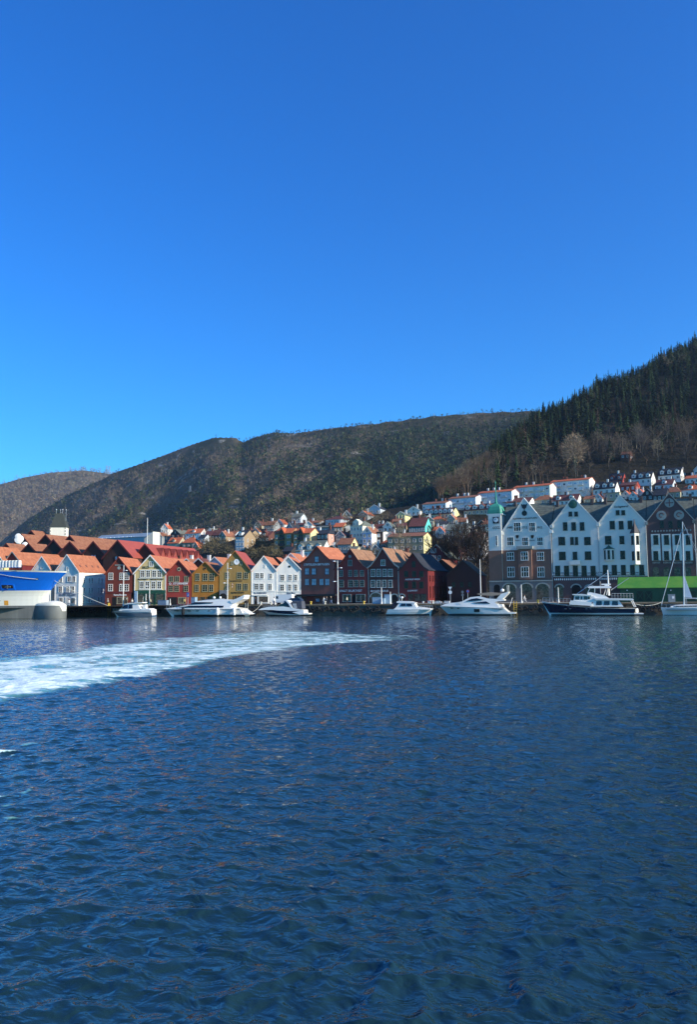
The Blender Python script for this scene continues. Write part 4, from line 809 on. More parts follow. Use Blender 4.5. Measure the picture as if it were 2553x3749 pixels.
for k in range(9): MB().poly([(1.5+k*2.6, -.2, ze_ + .25), (3.4+k*2.6, -.2, ze_ + .25), (3.4+k*2.6, 2.4, ze_ + (zr_-ze_)*.5 + .2), (1.5+k*2.6, 2.4, ze_ + (zr_-ze_)*.5 + .2)]).box(1.4+k*2.6, 1.5+k*2.6, -.25, 2.4, ze_, ze_ + .5).build('skylight', mat('skylight', '#b9c6cc', .2, .1), o)
u, z0 = Fr(0, 262).at(528, 1992); u2, z1 = Fr(0, 262).at(560, 1956)
o = thing('white_gable_wall', 'white blank gable wall rising from the red roofs under a white pole', 'wall', (u, 262, 0)); MB().prism([(0, 0), (u2-u, 0), (u2-u, z1 + 2.4 + 1), (0, z1 + 2.4 - 1.5)], 0, 5).build('slab', plaster('off_white', '#d8d0bc'), o)
u, z0 = Fr(0, 262).at(542, 1962); _, z1 = Fr(0, 262).at(542, 1896); MB().tube((0, 0, 0), (0, 0, z1 + 2.4), .16, .1).build('flagpole', WHITE, None, (u, 261.5, 0)); tag(bpy.context.scene.objects['flagpole'], 'tall white pole in front of the blank white gable wall', 'pole')
# second row of wharf roofs glimpsed between the front gables
for (ap, hwp, Y, dep, wl, rf, tr, lab) in (((612,2042),42,210,12,p_red,RED,TRIMW,'second row tiled roof behind the beige and bright red houses'), ((684,2044),30,212,8,p_must,BRT,TRIMW,'second row brown roof behind the bright red house'),
    ((728,2043),30,212,12,p_dkred,DKR,TRIMW,'second row dark tiled roof with white edge behind the mustard house'), ((787,2038),34,213,12,plaster('blue_white','#c3c8cc'),ORB,TRIMW,'second row pale gable tip between mustard and ochre houses'),
    ((1012,2040),36,212,14,p_dkred,RED,DARKTRIM,'second row dark gable between the two white houses'), ((1066,2024),36,216,10,p_white,RED,TRIMW,'second row tiled roof behind the right white house'), ((1204,2024),36,214,10,p_dkred,RED,TRIMW,'second row tiled roof behind the tarpaulin house'),
    ((1476,2018),30,216,10,p_ox,MOSS,DARKTRIM,'second row roof between the grey trimmed and the slate roofed house')):
    front_house('rear_house', lab, Fr(0, Y), ap[0]-hwp, ap[0]+hwp, (ap[1]+hwp*1.0, ap[1]+hwp*1.0), ap, dep, wl, rf, tr, [], group='second row of wharf houses', chimney=1)
# ------------------------------------------------------------------ houses on the hillside
w_white = plaster('house_white', '#e6e0d4'); w_blue = plaster('house_pale_blue', '#c3c9cc'); w_cream = plaster('house_cream', '#e4dcc0'); w_yel = plaster('house_yellow', '#dccf94'); w_grey = plaster('house_grey', '#8f9290'); w_tan = plaster('house_tan', '#9a8262'); w_pink = plaster('house_pink', '#d09a86'); w_red = plaster('house_red', '#a03a2a'); w_dk = plaster('house_dark', '#3a3230'); w_turq = plaster('house_turquoise', '#5fc8bc'); w_beige = plaster('house_beige', '#b5a888'); w_oliv = plaster('house_olive', '#8a8468'); w_blu2 = plaster('house_blue', '#93a5c4'); w_och = plaster('house_ochre', '#a98a5e'); w_brn = plaster('house_brown', '#5e3a2e')
def hill_house(name, label, px, py, w, wh, rh, kind, wall, roof, depth=9.0, cols=3, rows=2, yaw=-3.0, front=None, dormers=0, chim=1, frame=None, gable=None, cat='house', group='houses on the hillside', glass=None, at=None):
    x, y, z, t = at or ground_hit(px, py); dz = depth_of(x, y, z); k = dz / FPX
    wid = w * k; hw = wid / 2; ze = wh * k; za = ze + rh * k
    root = thing(name, label, cat, (x, y, z), R(yaw), group); zb = -7.0; oh = 0.35; th = 0.16
    if kind == 'g':
        gable_parts(root, hw, ze, za, depth, wall, roof, TRIMW if wall is not w_dk else GREYTRIM, zb=zb, oh=oh, fo=.3, th=th, bh=.22)
    else:
        d2 = depth / 2
        if kind == 's':
            MB().rings([[(x_, 0, zb), (x_, depth, zb), (x_, depth, ze), (x_, d2, za), (x_, 0, ze)] for x_ in (hw, -hw)]).build('wall', wall, root)
            e = oh * (za - ze) / d2
            sec = [(-oh, ze - e + .012), (d2, za + .012), (depth + oh, ze - e + .012), (depth + oh, ze - e + th), (d2, za + th + .02), (-oh, ze - e + th)]
            MB().rings([[(x_, y_, z_) for y_, z_ in sec] for x_ in (hw + .2, -hw - .2)]).build('roof', roof, root)
        else:                                               # hipped
            MB().box(-hw, hw, 0, depth, zb, ze).build('wall', wall, root); i = min(hw * .7, d2 * .9); o2 = .3
            m = MB(); A = [(-hw-o2, -o2, ze), (hw+o2, -o2, ze), (hw+o2, depth+o2, ze), (-hw-o2, depth+o2, ze)]; B = [(-hw+i, d2, za), (hw-i, d2, za)]
            m.poly([A[0], A[1], B[1], B[0]]); m.poly([A[1], A[2], B[1]]); m.poly([A[2], A[3], B[0], B[1]]); m.poly([A[3], A[0], B[0]]); m.poly(A[::-1]); m.build('roof', roof, root)
    if front: MB().box(-hw + .01, hw - .01, -.06, -.003, zb, ze - .02).build('front_face', front, root)  # thin front in its own colour; some hold painted shade
    yy = -.06 if front else 0.0
    for c in range(cols):
        for r_ in range(rows):
            u = -hw + wid * (c + .5) / cols; zz = ze - (r_ + .55) * min(2.9, max(ze / max(rows, 1), 2.2))
            win(root, u, zz, min(1.1, wid / cols * .55), 1.4, frame or TRIMW, 2, 2, glass, y=yy)
    if kind == 'g' and rh > 14: win(root, 0, ze + (za - ze) * .3, .9, 1.2, frame or TRIMW, 2, 2, glass, y=yy)
    for r_ in range(min(rows, 2)):
        for vv in (depth * .3, depth * .7): win(root, hw, ze - (r_ + .6) * 2.7, .9, 1.4, frame or TRIMW, 2, 2, glass, rotz=R(90)).location = (hw + .005, vv, ze - (r_ + .6) * 2.7)
    for d in range(dormers):
        u = -hw + wid * (d + .5) / dormers; zd = ze + (za - ze) * .25; dw = min(.9, wid / dormers * .35); dd = depth * .33
        o = MB().prism([(u - dw, zd - .6), (u + dw, zd - .6), (u + dw, zd + 1.2), (u, zd + 1.9), (u - dw, zd + 1.2)], .5, dd + 1).build('dormer', gable or wall, root); win(o, u, zd + .4, 1.0, 1.0, frame or TRIMW, 2, 1, glass, y=.5)
        MB().prism([(u - dw - .15, zd + 1.1), (u, zd + 1.93), (u + dw + .15, zd + 1.1), (u + dw + .15, zd + 1.25), (u, zd + 2.1), (u - dw - .15, zd + 1.25)], .3, dd + 1.2).build('dormer_roof', roof, root)
    for c in range(chim):
        u = hw * random.uniform(-.7, .7) if kind == 's' else hw * .2; v_ = depth * .5; MB().box(u - .4, u + .4, v_ - .35, v_ + .35, za - 1, za + 1.3).box(u - .47, u + .47, v_ - .42, v_ + .42, za + 1.3, za + 1.45).build('chimney', CHIMW if random.random() < .6 else CHIM, root)
    return root, hw, ze, za, k
H = hill_house
# left cluster above the red roofs
H('hillside_house', 'pale gabled house with brown roof at the left end of the hillside', 580, 1978, 28, 16, 14, 'g', w_grey, BRT, 14, 2, 1)
H('hillside_house', 'dark gabled house with grey roof second from the left on the hillside', 642, 1972, 40, 18, 16, 'g', w_dk, GSL, 14, 2, 1)
H('hillside_house', 'white house with orange roof and bright white gable end above the red roofs', 707, 1980, 66, 28, 17, 's', w_white, ORO, 8, 4, 2, dormers=1)
H('hillside_house', 'red-orange mansard roofed house just above the long red roof', 634, 2000, 50, 12, 22, 's', w_beige, ORO, 9, 2, 0, dormers=1)
H('hillside_house', 'orange hip roofed house with three small roof windows', 690, 2003, 56, 16, 22, 'h', w_tan, ORO, 9, 3, 1)
H('hillside_house', 'tiny orange gable at the end of the long red roof', 716, 2018, 26, 14, 20, 'g', w_tan, ORO, 8, 1, 1)
H('hillside_house', 'blue-black roofed house beside the white house with orange roof', 738, 1996, 26, 26, 14, 's', w_blue, SLATE, 8, 2, 2)
H('hillside_house', 'small white gable high between two orange roofs', 768, 1963, 26, 18, 12, 'g', w_white, GSL, 9, 2, 1)
H('hillside_house', 'dark roofed house with pink gable end', 792, 1976, 44, 18, 20, 's', w_pink, DKR, 10, 3, 1, front=w_brn)
H('hillside_house', 'brown roofed house with pale blue wall behind the bare bushes', 842, 1976, 44, 18, 16, 's', w_blue, BRT, 9, 3, 1)
H('hillside_house', 'tall pale blue house with black roof and round white dormer among bushes', 878, 2016, 36, 52, 26, 's', w_tan, SLATE, 11, 3, 3, front=w_blue, dormers=1, gable=w_white)
H('hillside_house', 'small house with bright orange roof behind the black roofed one', 914, 1962, 26, 14, 13, 's', w_white, ORO, 8, 2, 1)
H('hillside_house', 'pale blue gabled house left of the ochre apartment block', 935, 1964, 28, 18, 14, 'g', w_blue, ORB, 10, 2, 1)
H('hillside_house', 'dark brown house with dormer left of the ochre apartment block', 966, 1984, 40, 20, 20, 's', w_brn, DKR, 10, 3, 1, dormers=1)
H('hillside_house', 'grey gabled white house with orange roof above the ochre apartment block', 1023, 1934, 34, 16, 17, 'g', w_white, ORO, 15, 2, 1, front=w_grey)
H('hillside_house', 'low dark roof below the ochre apartment block', 1050, 2034, 34, 16, 18, 's', w_dk, SLATE, 8, 2, 0)
for i, (cx, lab) in enumerate(((1036, 'ochre apartment block with orange roof, left half'), (1106, 'ochre apartment block with orange roof, right half with yellow end wall'))):
    r, hw, ze, za, k = H('apartment_block', lab, cx, 2010, 68, 58, 20, 's', w_yel if i else w_och, ORO, 10, 0, 0, front=w_och, chim=0, cat='building', group='ochre apartment blocks')
    for r_ in range(4):
        zz = ze - 1.5 - 2.7 * r_; MB().box(-hw*.45, hw*.25, -1.3, -.062, zz - 1.3, zz - 1.1).box(-hw*.45, hw*.25, -1.3, -1.2, zz - 1.1, zz - .2).build('balcony', IRON, r); win(r, -hw*.1, zz + .1, 2.2, 1.8, DARKTRIM, 3, 1, y=-.06)
        for u in (-hw*.75, hw*.6, hw*.82): win(r, u, zz, .9, 1.3, TRIMW, 2, 1, y=-.06)
    MB().prism([(-hw*.55, ze-.3), (hw*.3, ze-.3), (-hw*.12, ze + 2.6)], -.5, 4).build('front_gable', ORO, r); MB().prism([(-hw*.42, ze-.2), (hw*.17, ze-.2), (-hw*.12, ze + 1.8)], -.56, -.502).build('gable_glazing', GLASS, r)
H('hillside_house', 'grey slate villa with tall white curved gable in front of the ochre block', 1130, 2052, 104, 36, 38, 's', w_white, GSL, 11, 6, 1, dormers=3, gable=w_white)
H('hillside_house', 'far low house with dark roof above the ochre block, left one', 1098, 1932, 40, 10, 10, 's', w_grey, DKR, 9, 3, 1)
H('hillside_house', 'far low house with brown roof above the long grey building', 1146, 1924, 50, 10, 10, 's', w_grey, BRT, 9, 3, 1)
H('hillside_villa', 'pale blue villa with dark red hipped roof under the bare trees', 1222, 1922, 66, 20, 16, 'h', w_blue, DKR, 11, 6, 2, yaw=-8)
H('long_building', 'long low grey building with flat pale roof in the middle of the hillside', 1206, 1954, 124, 24, 9, 's', w_grey, GSL, 12, 12, 1, cat='building')
H('hillside_house', 'pink house with dark hipped roof and lit pink side wall', 1182, 2008, 46, 54, 20, 'h', w_pink, SLATE, 12, 3, 3, front=w_brn, yaw=-8)  # brown front is the pink house's shaded side, shade painted in
H('hillside_house', 'small grey gabled house with reddish roof right of the pink house', 1246, 1996, 34, 36, 16, 'g', w_grey, DKR, 9, 2, 2)
r, hw, ze, za, k = H('cream_villa', 'tall cream three-storey villa with small pediment in the middle of the hillside', 1306, 1992, 52, 68, 22, 'h', w_cream, GSL, 12, 4, 3, yaw=-10)
MB().prism([(-hw*.5, ze-.1), (hw*.5, ze-.1), (hw*.5, ze+1.6), (0, ze+2.8), (-hw*.5, ze+1.6)], -.35, 3).build('pediment', w_cream, r); win(r, -.9, ze + .8, .8, 1.2, TRIMW, 2, 2, y=-.35); win(r, .9, ze + .8, .8, 1.2, TRIMW, 2, 2, y=-.35)
H('hillside_house', 'tall blue gabled house with balconies right of the cream villa', 1345, 2008, 36, 58, 22, 'g', w_white, BRT, 12, 2, 3, front=w_blu2)
H('modern_house', 'dark modern house with large glazed front and white side wall', 1388, 1992, 34, 44, 4, 's', w_white, GSL, 9, 1, 2, front=w_dk, glass=GLASSB, chim=0)
H('hillside_house', 'grey house with brown roof and lit yellow side wall', 1262, 2026, 54, 34, 24, 's', w_yel, BRT, 8, 3, 1, front=w_grey)
H('hillside_house', 'little roof tucked below the tall blue house', 1330, 2026, 26, 14, 14, 'g', w_grey, BRT, 8, 1, 1)
H('hillside_house', 'dark red roofed house with a row of white chimneys', 1378, 1948, 50, 14, 18, 's', w_white, DKR, 9, 3, 1, chim=4)
H('hillside_house', 'white gabled house between chimneys and turquoise house', 1420, 1948, 34, 20, 18, 'g', w_white, GSL, 10, 2, 1)
H('hillside_house', 'pale gabled house far up under the dark forest', 1515, 1888, 50, 18, 16, 'g', w_white, GSL, 9, 3, 1)
H('hillside_house', 'white cottage at the foot of the forest above the bare trees', 1372, 1882, 44, 20, 14, 'g', w_blue, SLATE, 12, 2, 1)
r, hw, ze, za, k = H('temple_house', 'pale yellow temple-fronted house with pediment', 1468, 1914, 36, 28, 13, 'g', w_yel, GSL, 14, 2, 1, front=w_beige)
for u in (-.9, -.35, .35, .9): MB().tube((u*hw, -.4, -1), (u*hw, -.4, ze - .1), .22).build('column', w_yel, r)
H('turquoise_house', 'turquoise house with dark brown roof and bright turquoise gable end', 1528, 1962, 62, 36, 34, 's', w_turq, DKR, 11, 7, 1, front=plaster('shaded_turquoise', '#2f5f60'), dormers=0)  # teal front: turquoise with its shade mixed into the colour
H('hillside_house', 'olive grey house with bright yellow side wall below the turquoise house', 1486, 2030, 138, 66, 16, 's', w_yel, BRT, 12, 6, 2, front=w_oliv)
H('terrace_row', 'dark roofed terrace with white dormers and yellow gable end', 1604, 1900, 112, 18, 24, 's', w_yel, tilem('purple_tile', '#3a2a2c', '#4c383a'), 9, 8, 1, yaw=-14, dormers=6, gable=w_white, chim=4, frame=TRIMW)
H('terrace_row', 'brown roofed terrace behind the bare trees left of the clock tower', 1750, 1884, 110, 18, 22, 's', w_beige, DKR, 9, 7, 1, yaw=-14, dormers=4, gable=w_white, chim=3)
H('hillside_house', 'orange roofed house right of the turquoise gable', 1598, 1915, 40, 14, 14, 'h', w_beige, ORO, 9, 3, 1)
H('hillside_house', 'small orange gabled house below the terrace end', 1650, 1916, 34, 16, 18, 'g', w_beige, ORB, 9, 2, 1)
H('hillside_house', 'white fronted house with red roof right of the yellow side wall', 1612, 1972, 34, 24, 18, 'g', w_white, ORO, 9, 1, 1)
H('hillside_house', 'orange roofed house right below the turquoise gable', 1598, 1960, 26, 18, 16, 's', w_white, ORO, 8, 1, 1)
H('hillside_house', 'big grey house screened by bare trees', 1672, 2000, 80, 60, 26, 's', w_grey, GSL, 11, 5, 3)
H('hillside_house', 'pale lilac house screened by bare trees', 1740, 2050, 60, 80, 24, 's', plaster('house_lilac', '#b4aca8'), BRT, 11, 4, 3)
H('hillside_house', 'cream house partly hidden by the clock tower', 1788, 1985, 50, 66, 20, 'h', w_cream, BRT, 10, 3, 3)
H('hillside_house', 'brown gabled house low behind the bare trees', 1660, 2075, 60, 50, 24, 's', w_brn, DKR, 10, 4, 2)
# stepped white apartment blocks
for i, (x0, x1, ye, yb, gm_, lab) in enumerate(((1543,1638,1844,1880,w_blue,'lowest and leftmost'), (1638,1747,1823,1868,w_blue,'second from the left'), (1747,1879,1802,1856,w_blue,'middle'), (1879,2017,1781,1838,plaster('house_mint','#c0cabc'),'second from the right, greenish'), (2017,2160,1760,1818,w_white,'highest and rightmost'))):
    cx = (x0+x1)/2; r, hw, ze, za, k = H('apartment_block', 'white balconied apartment block with orange roof, %s of the stepped row' % lab, cx, yb, (x1-x0)*1.0, yb-ye, 11, 's', w_white if i > 3 else gm_, ORO if i > 1 else BRT, 10, 0, 0, yaw=-15, cat='building', group='stepped apartment blocks on the hillside', chim=4)
    n = 7; fl = max(2, int((ze) / 2.6))
    for r_ in range(fl):
        zz = ze - 1.5 - 2.6*r_
        for c in range(n):
            u = -hw + 2*hw*(c+.5)/n
            if c in (1, 3, 5): MB().box(u-1.2, u+1.2, -1.1, -.003, zz-1.1, zz-.95).box(u-1.2, u+1.2, -1.1, -1.02, zz-.95, zz-.15).build('balcony', gm_, r); win(r, u, zz, 1.8, 1.6, TRIMW, 2, 1, GLASSB)
            else: win(r, u, zz, 1.2, 1.1, TRIMW, 2, 1, GLASSB if (c+r_+i) % 3 else GLASS)
# villas and roofs on the right
H('hillside_villa', 'white villa with black mansard roof next to the highest apartment block', 2214, 1818, 80, 30, 26, 's', w_white, SLATE, 8, 4, 1, yaw=-16, dormers=3, gable=w_white)
H('hillside_villa', 'red villa with dark roof above the white mansard villa', 2255, 1782, 52, 24, 28, 's', w_red, SLATE, 8, 3, 1, yaw=-16, dormers=2, gable=w_red)
H('hillside_house', 'dark red long house with a band of glass', 2300, 1798, 56, 22, 14, 's', w_red, DKR, 9, 3, 1, yaw=-16, glass=GLASSB)
H('hillside_villa', 'white villa with curved central gable high under the wood', 2347, 1778, 76, 26, 26, 's', w_white, SLATE, 9, 4, 1, yaw=-16, dormers=3, gable=w_white)
H('hillside_villa', 'white villa with black roof, highest one at the right', 2452, 1764, 78, 26, 28, 's', w_white, SLATE, 9, 4, 1, yaw=-16, dormers=3, gable=w_white)
H('hillside_house', 'tiny white gable behind the highest white villa', 2494, 1742, 18, 14, 10, 'g', w_white, SLATE, 6, 1, 1, yaw=-16)
H('hillside_house', 'dark red roofed house with pale blue wall below the highest villa', 2432, 1796, 62, 22, 22, 's', w_blue, DKR, 9, 4, 1, yaw=-16, dormers=1)
H('hillside_house', 'brown hip roofed house with beige wall at right', 2462, 1822, 58, 20, 24, 'h', w_beige, BRT, 9, 3, 1, yaw=-16)
H('hillside_house', 'orange hip roofed house at the right edge', 2528, 1818, 74, 24, 24, 'h', w_white, ORO, 9, 4, 1, yaw=-16, dormers=1)
H('hillside_house', 'orange roofed white house high at the right edge', 2545, 1770, 66, 20, 14, 's', w_white, ORO, 9, 4, 1, yaw=-16)
H('hillside_house', 'white gabled villa cut by the right edge', 2560, 1742, 34, 22, 18, 'g', w_white, SLATE, 9, 2, 1, yaw=-16)
H('hillside_house', 'black roofed house between orange roofs and brown hip roof', 2416, 1832, 46, 20, 26, 's', w_dk, SLATE, 9, 3, 1, yaw=-16)
H('hillside_house', 'dark roofed house with white eaves left of the black roofed house', 2372, 1830, 40, 18, 24, 'g', w_dk, SLATE, 10, 2, 1, yaw=-16)
for (px, py, lab) in ((2292, 1828, 'small orange gabled house nearest the white gable peak'), (2320, 1832, 'small orange gabled house, middle of three'), (2344, 1822, 'small orange gabled house, right of three')):
    H('hillside_house', lab, px, py, 30, 14, 18, 'g', w_white, ORO, 9, 2, 1, yaw=-16)
H('flat_block', 'flat roofed beige block behind the oriel house gable', 2240, 1834, 58, 30, 3, 's', w_beige, GSL, 9, 3, 1, yaw=-12, chim=0)
H('hillside_house', 'brown low roof left of the beige block', 2158, 1840, 40, 14, 14, 's', w_beige, BRT, 8, 2, 1, yaw=-12)
H('hillside_house', 'small white house with orange roof below the highest apartment block', 2192, 1838, 30, 14, 16, 'g', w_white, ORO, 8, 2, 1, yaw=-12)
H('hillside_house', 'brown hip roofed beige house below the greenish apartment block', 1988, 1846, 64, 16, 24, 'h', w_beige, BRT, 10, 3, 1, yaw=-12)
H('terrace_row', 'dark red terrace with two lit dormers below the highest apartment block', 2068, 1850, 96, 18, 24, 's', w_white, DKR, 9, 6, 1, yaw=-12, dormers=2, gable=w_white, chim=2)
H('terrace_row', 'dark red roof between clock tower spire and first stone gable', 1898, 1858, 88, 20, 18, 's', w_white, DKR, 9, 5, 1, yaw=-12, chim=3)
H('hillside_house', 'small house with red roof under the dark forest at the path', 2290, 1672, 34, 9, 11, 's', w_brn, BRT, 6, 2, 1, yaw=-16, chim=0)

# smaller houses that fill the slope between the ones above
WALLS = [('white', w_white), ('pale blue', w_blue), ('grey', w_grey), ('beige', w_beige), ('tan', w_tan), ('dark', w_dk)]; ROOFS = [('orange', ORO), ('brown', BRT), ('slate', GSL), ('dark red', DKR), ('black', SLATE)]
FILL = [(602,1962,'at the far left of the hillside'),(760,1984,'above the first bushes'),(815,1990,'left of the tall pale blue house'),(905,1984,'right of the tall pale blue house'),(945,1945,'above the dark house with dormer'),(985,1950,'left of the grey gabled house'),(1060,1950,'behind the orange roofed block'),(1085,1915,'high above the ochre blocks'),(1130,1945,'left of the long grey building'),(1160,1975,'left of the pink house'),
 (1215,2035,'below the pink house'),(1240,1955,'under the long grey building'),(1270,1905,'below the grey grove'),(1290,2040,'right of the yellow side wall'),(1330,1905,'inside the grey grove'),(1360,1965,'behind the blue gable'),(1375,2030,'above the crimson house roof'),(1410,2010,'below the modern house'),(1430,1985,'left of the thin birches'),(1445,1935,'below the temple front'),(1440,2055,'behind the grey trimmed house'),
 (1470,1950,'left of the turquoise house'),(1570,1930,'behind the turquoise gable'),(1625,1940,'below the terrace end'),(1640,1990,'at the edge of the big bare trees'),(1690,1930,'left above the big bare trees'),(1720,1960,'behind the big bare trees, upper one'),(1705,2040,'behind the big bare trees, lower one'),(1765,1940,'close to the clock tower'),(1345,1955,'below the grove on its right')]
for i, (px, py, where) in enumerate(FILL):
    (wn, wm2), (rn, rm2) = WALLS[(i * 5 + i // 3) % 6], ROOFS[(i * 3 + i // 4) % 5]
    H('hillside_house', '%s house with %s roof %s' % (wn, rn, where), px, py, random.uniform(26, 40), random.uniform(18, 28), random.uniform(12, 18), 'gs'[i % 2], wm2, rm2, 8.5, 2 + i % 2, 1 + (i % 3 > 0), yaw=random.uniform(-14, 10))
# ------------------------------------------------------------------ trees
TM = attr_mat('tree_tint', 0.9, 0.15)
def conifer_tris(layers, per, seed):
    r = np.random.default_rng(seed); T = []; fat = r.uniform(.13, .2); pw = r.uniform(.7, 1.15); lean = r.normal(size=2) * .015; gap = r.random() * 6.28
    for k in range(layers * per):
        t = (k + r.random()) / (layers * per); z = 0.08 + 0.90 * t; rad = fat * (1 - t) ** pw + 0.010; a = k * 2.399 + r.normal() * .35
        L = rad * r.uniform(.45, 1.2) * (1 - .35 * max(0, math.cos(a - gap)) ** 3); dz = -0.05 * (1 - t) * r.uniform(.2, 1.7); w = 0.34 * L * r.uniform(.6, 1.3) + .007
        c, s = math.cos(a), math.sin(a); ox, oy = lean * z
        T.append([(ox, oy, z + .035 + .03*(1-t)), (ox + L*c - w*s, oy + L*s + w*c, z + dz + r.normal()*.008), (ox + L*c + w*s, oy + L*s - w*c, z + dz + r.normal()*.008)])
    T.append([(-.015, 0, 0), (.015, 0, 0), (0, 0, .3)]); T.append([(0, -.015, 0), (0, .015, 0), (0, 0, .3)])
    return np.array(T)
def puff_tris(n, seed, rx=.34, zc=.6, rz=.42, sl=.13, thin=.25):
    r = np.random.default_rng(seed); d = r.normal(size=(n, 3)); d /= np.linalg.norm(d, axis=1)[:, None]; rad = r.random(n) ** .4
    c = d * rad[:, None] * np.array([rx, rx, rz]) + np.array([0, 0, zc]); ax = d * np.array([1, 1, .8]) + r.normal(size=(n, 3)) * .5 + np.array([0, 0, .5]); ax /= np.linalg.norm(ax, axis=1)[:, None]
    o = np.cross(ax, r.normal(size=(n, 3))); o /= np.linalg.norm(o, axis=1)[:, None]; L = sl * (.5 + r.random((n, 1))); w = L * thin
    T = np.stack([c - o*w, c + o*w, c + ax*L*2], 1); tr = np.array([[(-.02, 0, 0), (.02, 0, 0), (0, 0, zc)], [(0, -.02, 0), (0, .02, 0), (0, 0, zc)]]); return np.concatenate([T, tr])
def bare_tris(seed, depth=5, spread=.55, up=.25, first=.28, kids=3, thick=.022, tw=3):
    """limbs (tubes) and twigs (slivers) of a leafless tree of height about 1"""
    r = np.random.default_rng(seed); limbs = []; twigs = []
    def grow(p, d, L, th, lv):
        q = p + d * L; (limbs if lv > 1 else twigs).append((p, q, max(th, .0022), th * .62))
        if lv == 0: return
        for k in range(kids if lv > 1 else kids + tw):
            nd = d + r.normal(size=3) * spread + np.array([0, 0, up]); nd /= np.linalg.norm(nd)
            grow(p + d * L * (r.uniform(.45, 1.0) if k else 1.0), nd, L * r.uniform(.6, .9), th * .56, lv - 1)
    grow(np.zeros(3), np.array([r.normal()*.05, r.normal()*.05, 1.0]), first, thick, depth)
    def tris(segs, n):
        T = []
        for p, q, a, b in segs:
            d = q - p; d = d / (np.linalg.norm(d) + 1e-9); x = np.cross(d, [.31, .22, .92]); x /= np.linalg.norm(x) + 1e-9; y = np.cross(d, x)
            if n == 2: T += [[p - x*a, p + x*a, q], [p - y*a, p + y*a, q]]; continue
            A = [p + a*(x*math.cos(t) + y*math.sin(t)) for t in (0, 2.09, 4.19)]; B = [q + b*(x*math.cos(t) + y*math.sin(t)) for t in (0, 2.09, 4.19)]
            for k in range(3): k2 = (k+1) % 3; T += [[A[k], A[k2], B[k2]], [A[k], B[k2], B[k]]]
        return np.array(T)
    a, b = tris(limbs, 3), tris(twigs, 2); zm = max(b[:, :, 2].max(), a[:, :, 2].max()); return a / zm, b / zm
def scatter(name, label, temps, pos, hgt, wid, tint, which):
    Vs = []; Cs = []
    for i, T in enumerate(temps):
        m = which == i
        if not m.any(): continue
        n = m.sum(); a = rng.random(n) * 6.283; c, s = np.cos(a)[:, None, None], np.sin(a)[:, None, None]
        X = T[None, :, :, 0] * c - T[None, :, :, 1] * s; Y = T[None, :, :, 0] * s + T[None, :, :, 1] * c; Z = np.broadcast_to(T[None, :, :, 2], X.shape)
        h = hgt[m][:, None, None]; w = wid[m][:, None, None]; P = pos[m]
        V = np.stack([X * w + P[:, 0][:, None, None], Y * w + P[:, 1][:, None, None], Z * h + P[:, 2][:, None, None]], -1)
        col = np.repeat(tint[m][:, None, :], len(T), 1) * rng.uniform(.75, 1.25, (n, len(T), 1))
        Vs.append(V.reshape(-1, 3, 3)); Cs.append(col.reshape(-1, 3))
    return tag(link(name, tri_mesh(name, np.concatenate(Vs), np.concatenate(Cs), TM)), label, 'wood', None, 'stuff')
PAL = {k: np.array(lin(v)) for k, v in dict(fir='#1f2c1a', fir2='#364626', pine='#46522e', birch='#6a5c50', bare='#7a6b58', rust='#6c5644', straw='#8a7c62', olive='#5c5a38').items()}
def tints(keys, prob, n):
    idx = rng.choice(len(keys), n, p=prob); return np.array([PAL[k] for k in keys])[idx] * rng.uniform(.75, 1.3, (n, 1))
# --- mountain forest
def layer_points(f, n, pa, pb, ex=1.0):
    az = np.interp(rng.random(n), [0, 1], [az_of_px(pb), az_of_px(pa)]); r0, r1 = f.lim(az); t = .06 + .939 * rng.random(n) ** ex; r = r0 + (r1 - r0) * t
    X, Y, Z = f(r, az); return np.stack([X, Y, Z], -1), az, t
CF = [conifer_tris(5, 4, s) for s in (1, 2, 3)]; PF = [puff_tris(14, s, .26, sl=.15, thin=.22) for s in (4, 5, 6)]; PP = [puff_tris(18, s, .26, .62, .33, .13, .6) for s in (7, 8)]
n = 40000; P_, az, tt = layer_points(f2, n, -150, 2150, .8)
nz = fbm(P_[:, 0] / 110, P_[:, 1] / 110, 61, 4); px_, py_ = project(P_)
bare_spot = (fbm(P_[:, 0] / 60, P_[:, 1] / 60, 91, 4) > .57) & (px_ < 1000)
keep = ~((bare_spot & (rng.random(n) < .8)) | ((np.abs(px_ - 800) < 70) & (py_ < 1645) & (rng.random(n) < .9)))
P_, nz, tt, px_ = P_[keep], nz[keep], tt[keep], px_[keep]; n = len(P_)
con = rng.random(n) < np.clip(.18 + 2.6 * (nz - .44) + .5 * sstep(px_, 750, 1300) + .25 * (tt < .22), .05, .95); pine = con & (tt > .35)
which = np.where(con, np.where(pine & (rng.random(n) < .45), 6 + rng.integers(0, 2, n), rng.integers(0, 3, n)), 3 + rng.integers(0, 3, n))
tint = np.where(con[:, None], tints(['fir', 'fir2', 'pine', 'olive'], [.3, .35, .2, .15], n), 1.0 * tints(['birch', 'bare', 'rust', 'straw'], [.3, .3, .2, .2], n))
h = np.where(con, rng.uniform(7, 15, n), rng.uniform(5, 9, n)) * (1.15 - .3 * tt) * np.where(tt > .93, .62, 1); w = np.where(which < 3, h * 1.9, h * .95)
scatter('mountain_forest', 'mixed forest of small conifers and bare birches covering the mountain', CF + PF + PP, P_, h, w, tint, which)
# --- far hill scrub
n = 5200; P_, az, r_ = layer_points(f3, n, -200, 520, .8); con = rng.random(n) < .22
tint = np.where(con[:, None], tints(['pine', 'olive'], [.5, .5], n), tints(['bare', 'straw', 'rust'], [.4, .3, .3], n)); h = rng.uniform(8, 17, n)
scatter('far_hill_scrub', 'brown scrub and small trees on the far sunlit hill', CF + PF, P_, h, h * 1.1, tint, np.where(con, rng.integers(0, 3, n), 3 + rng.integers(0, 3, n)))
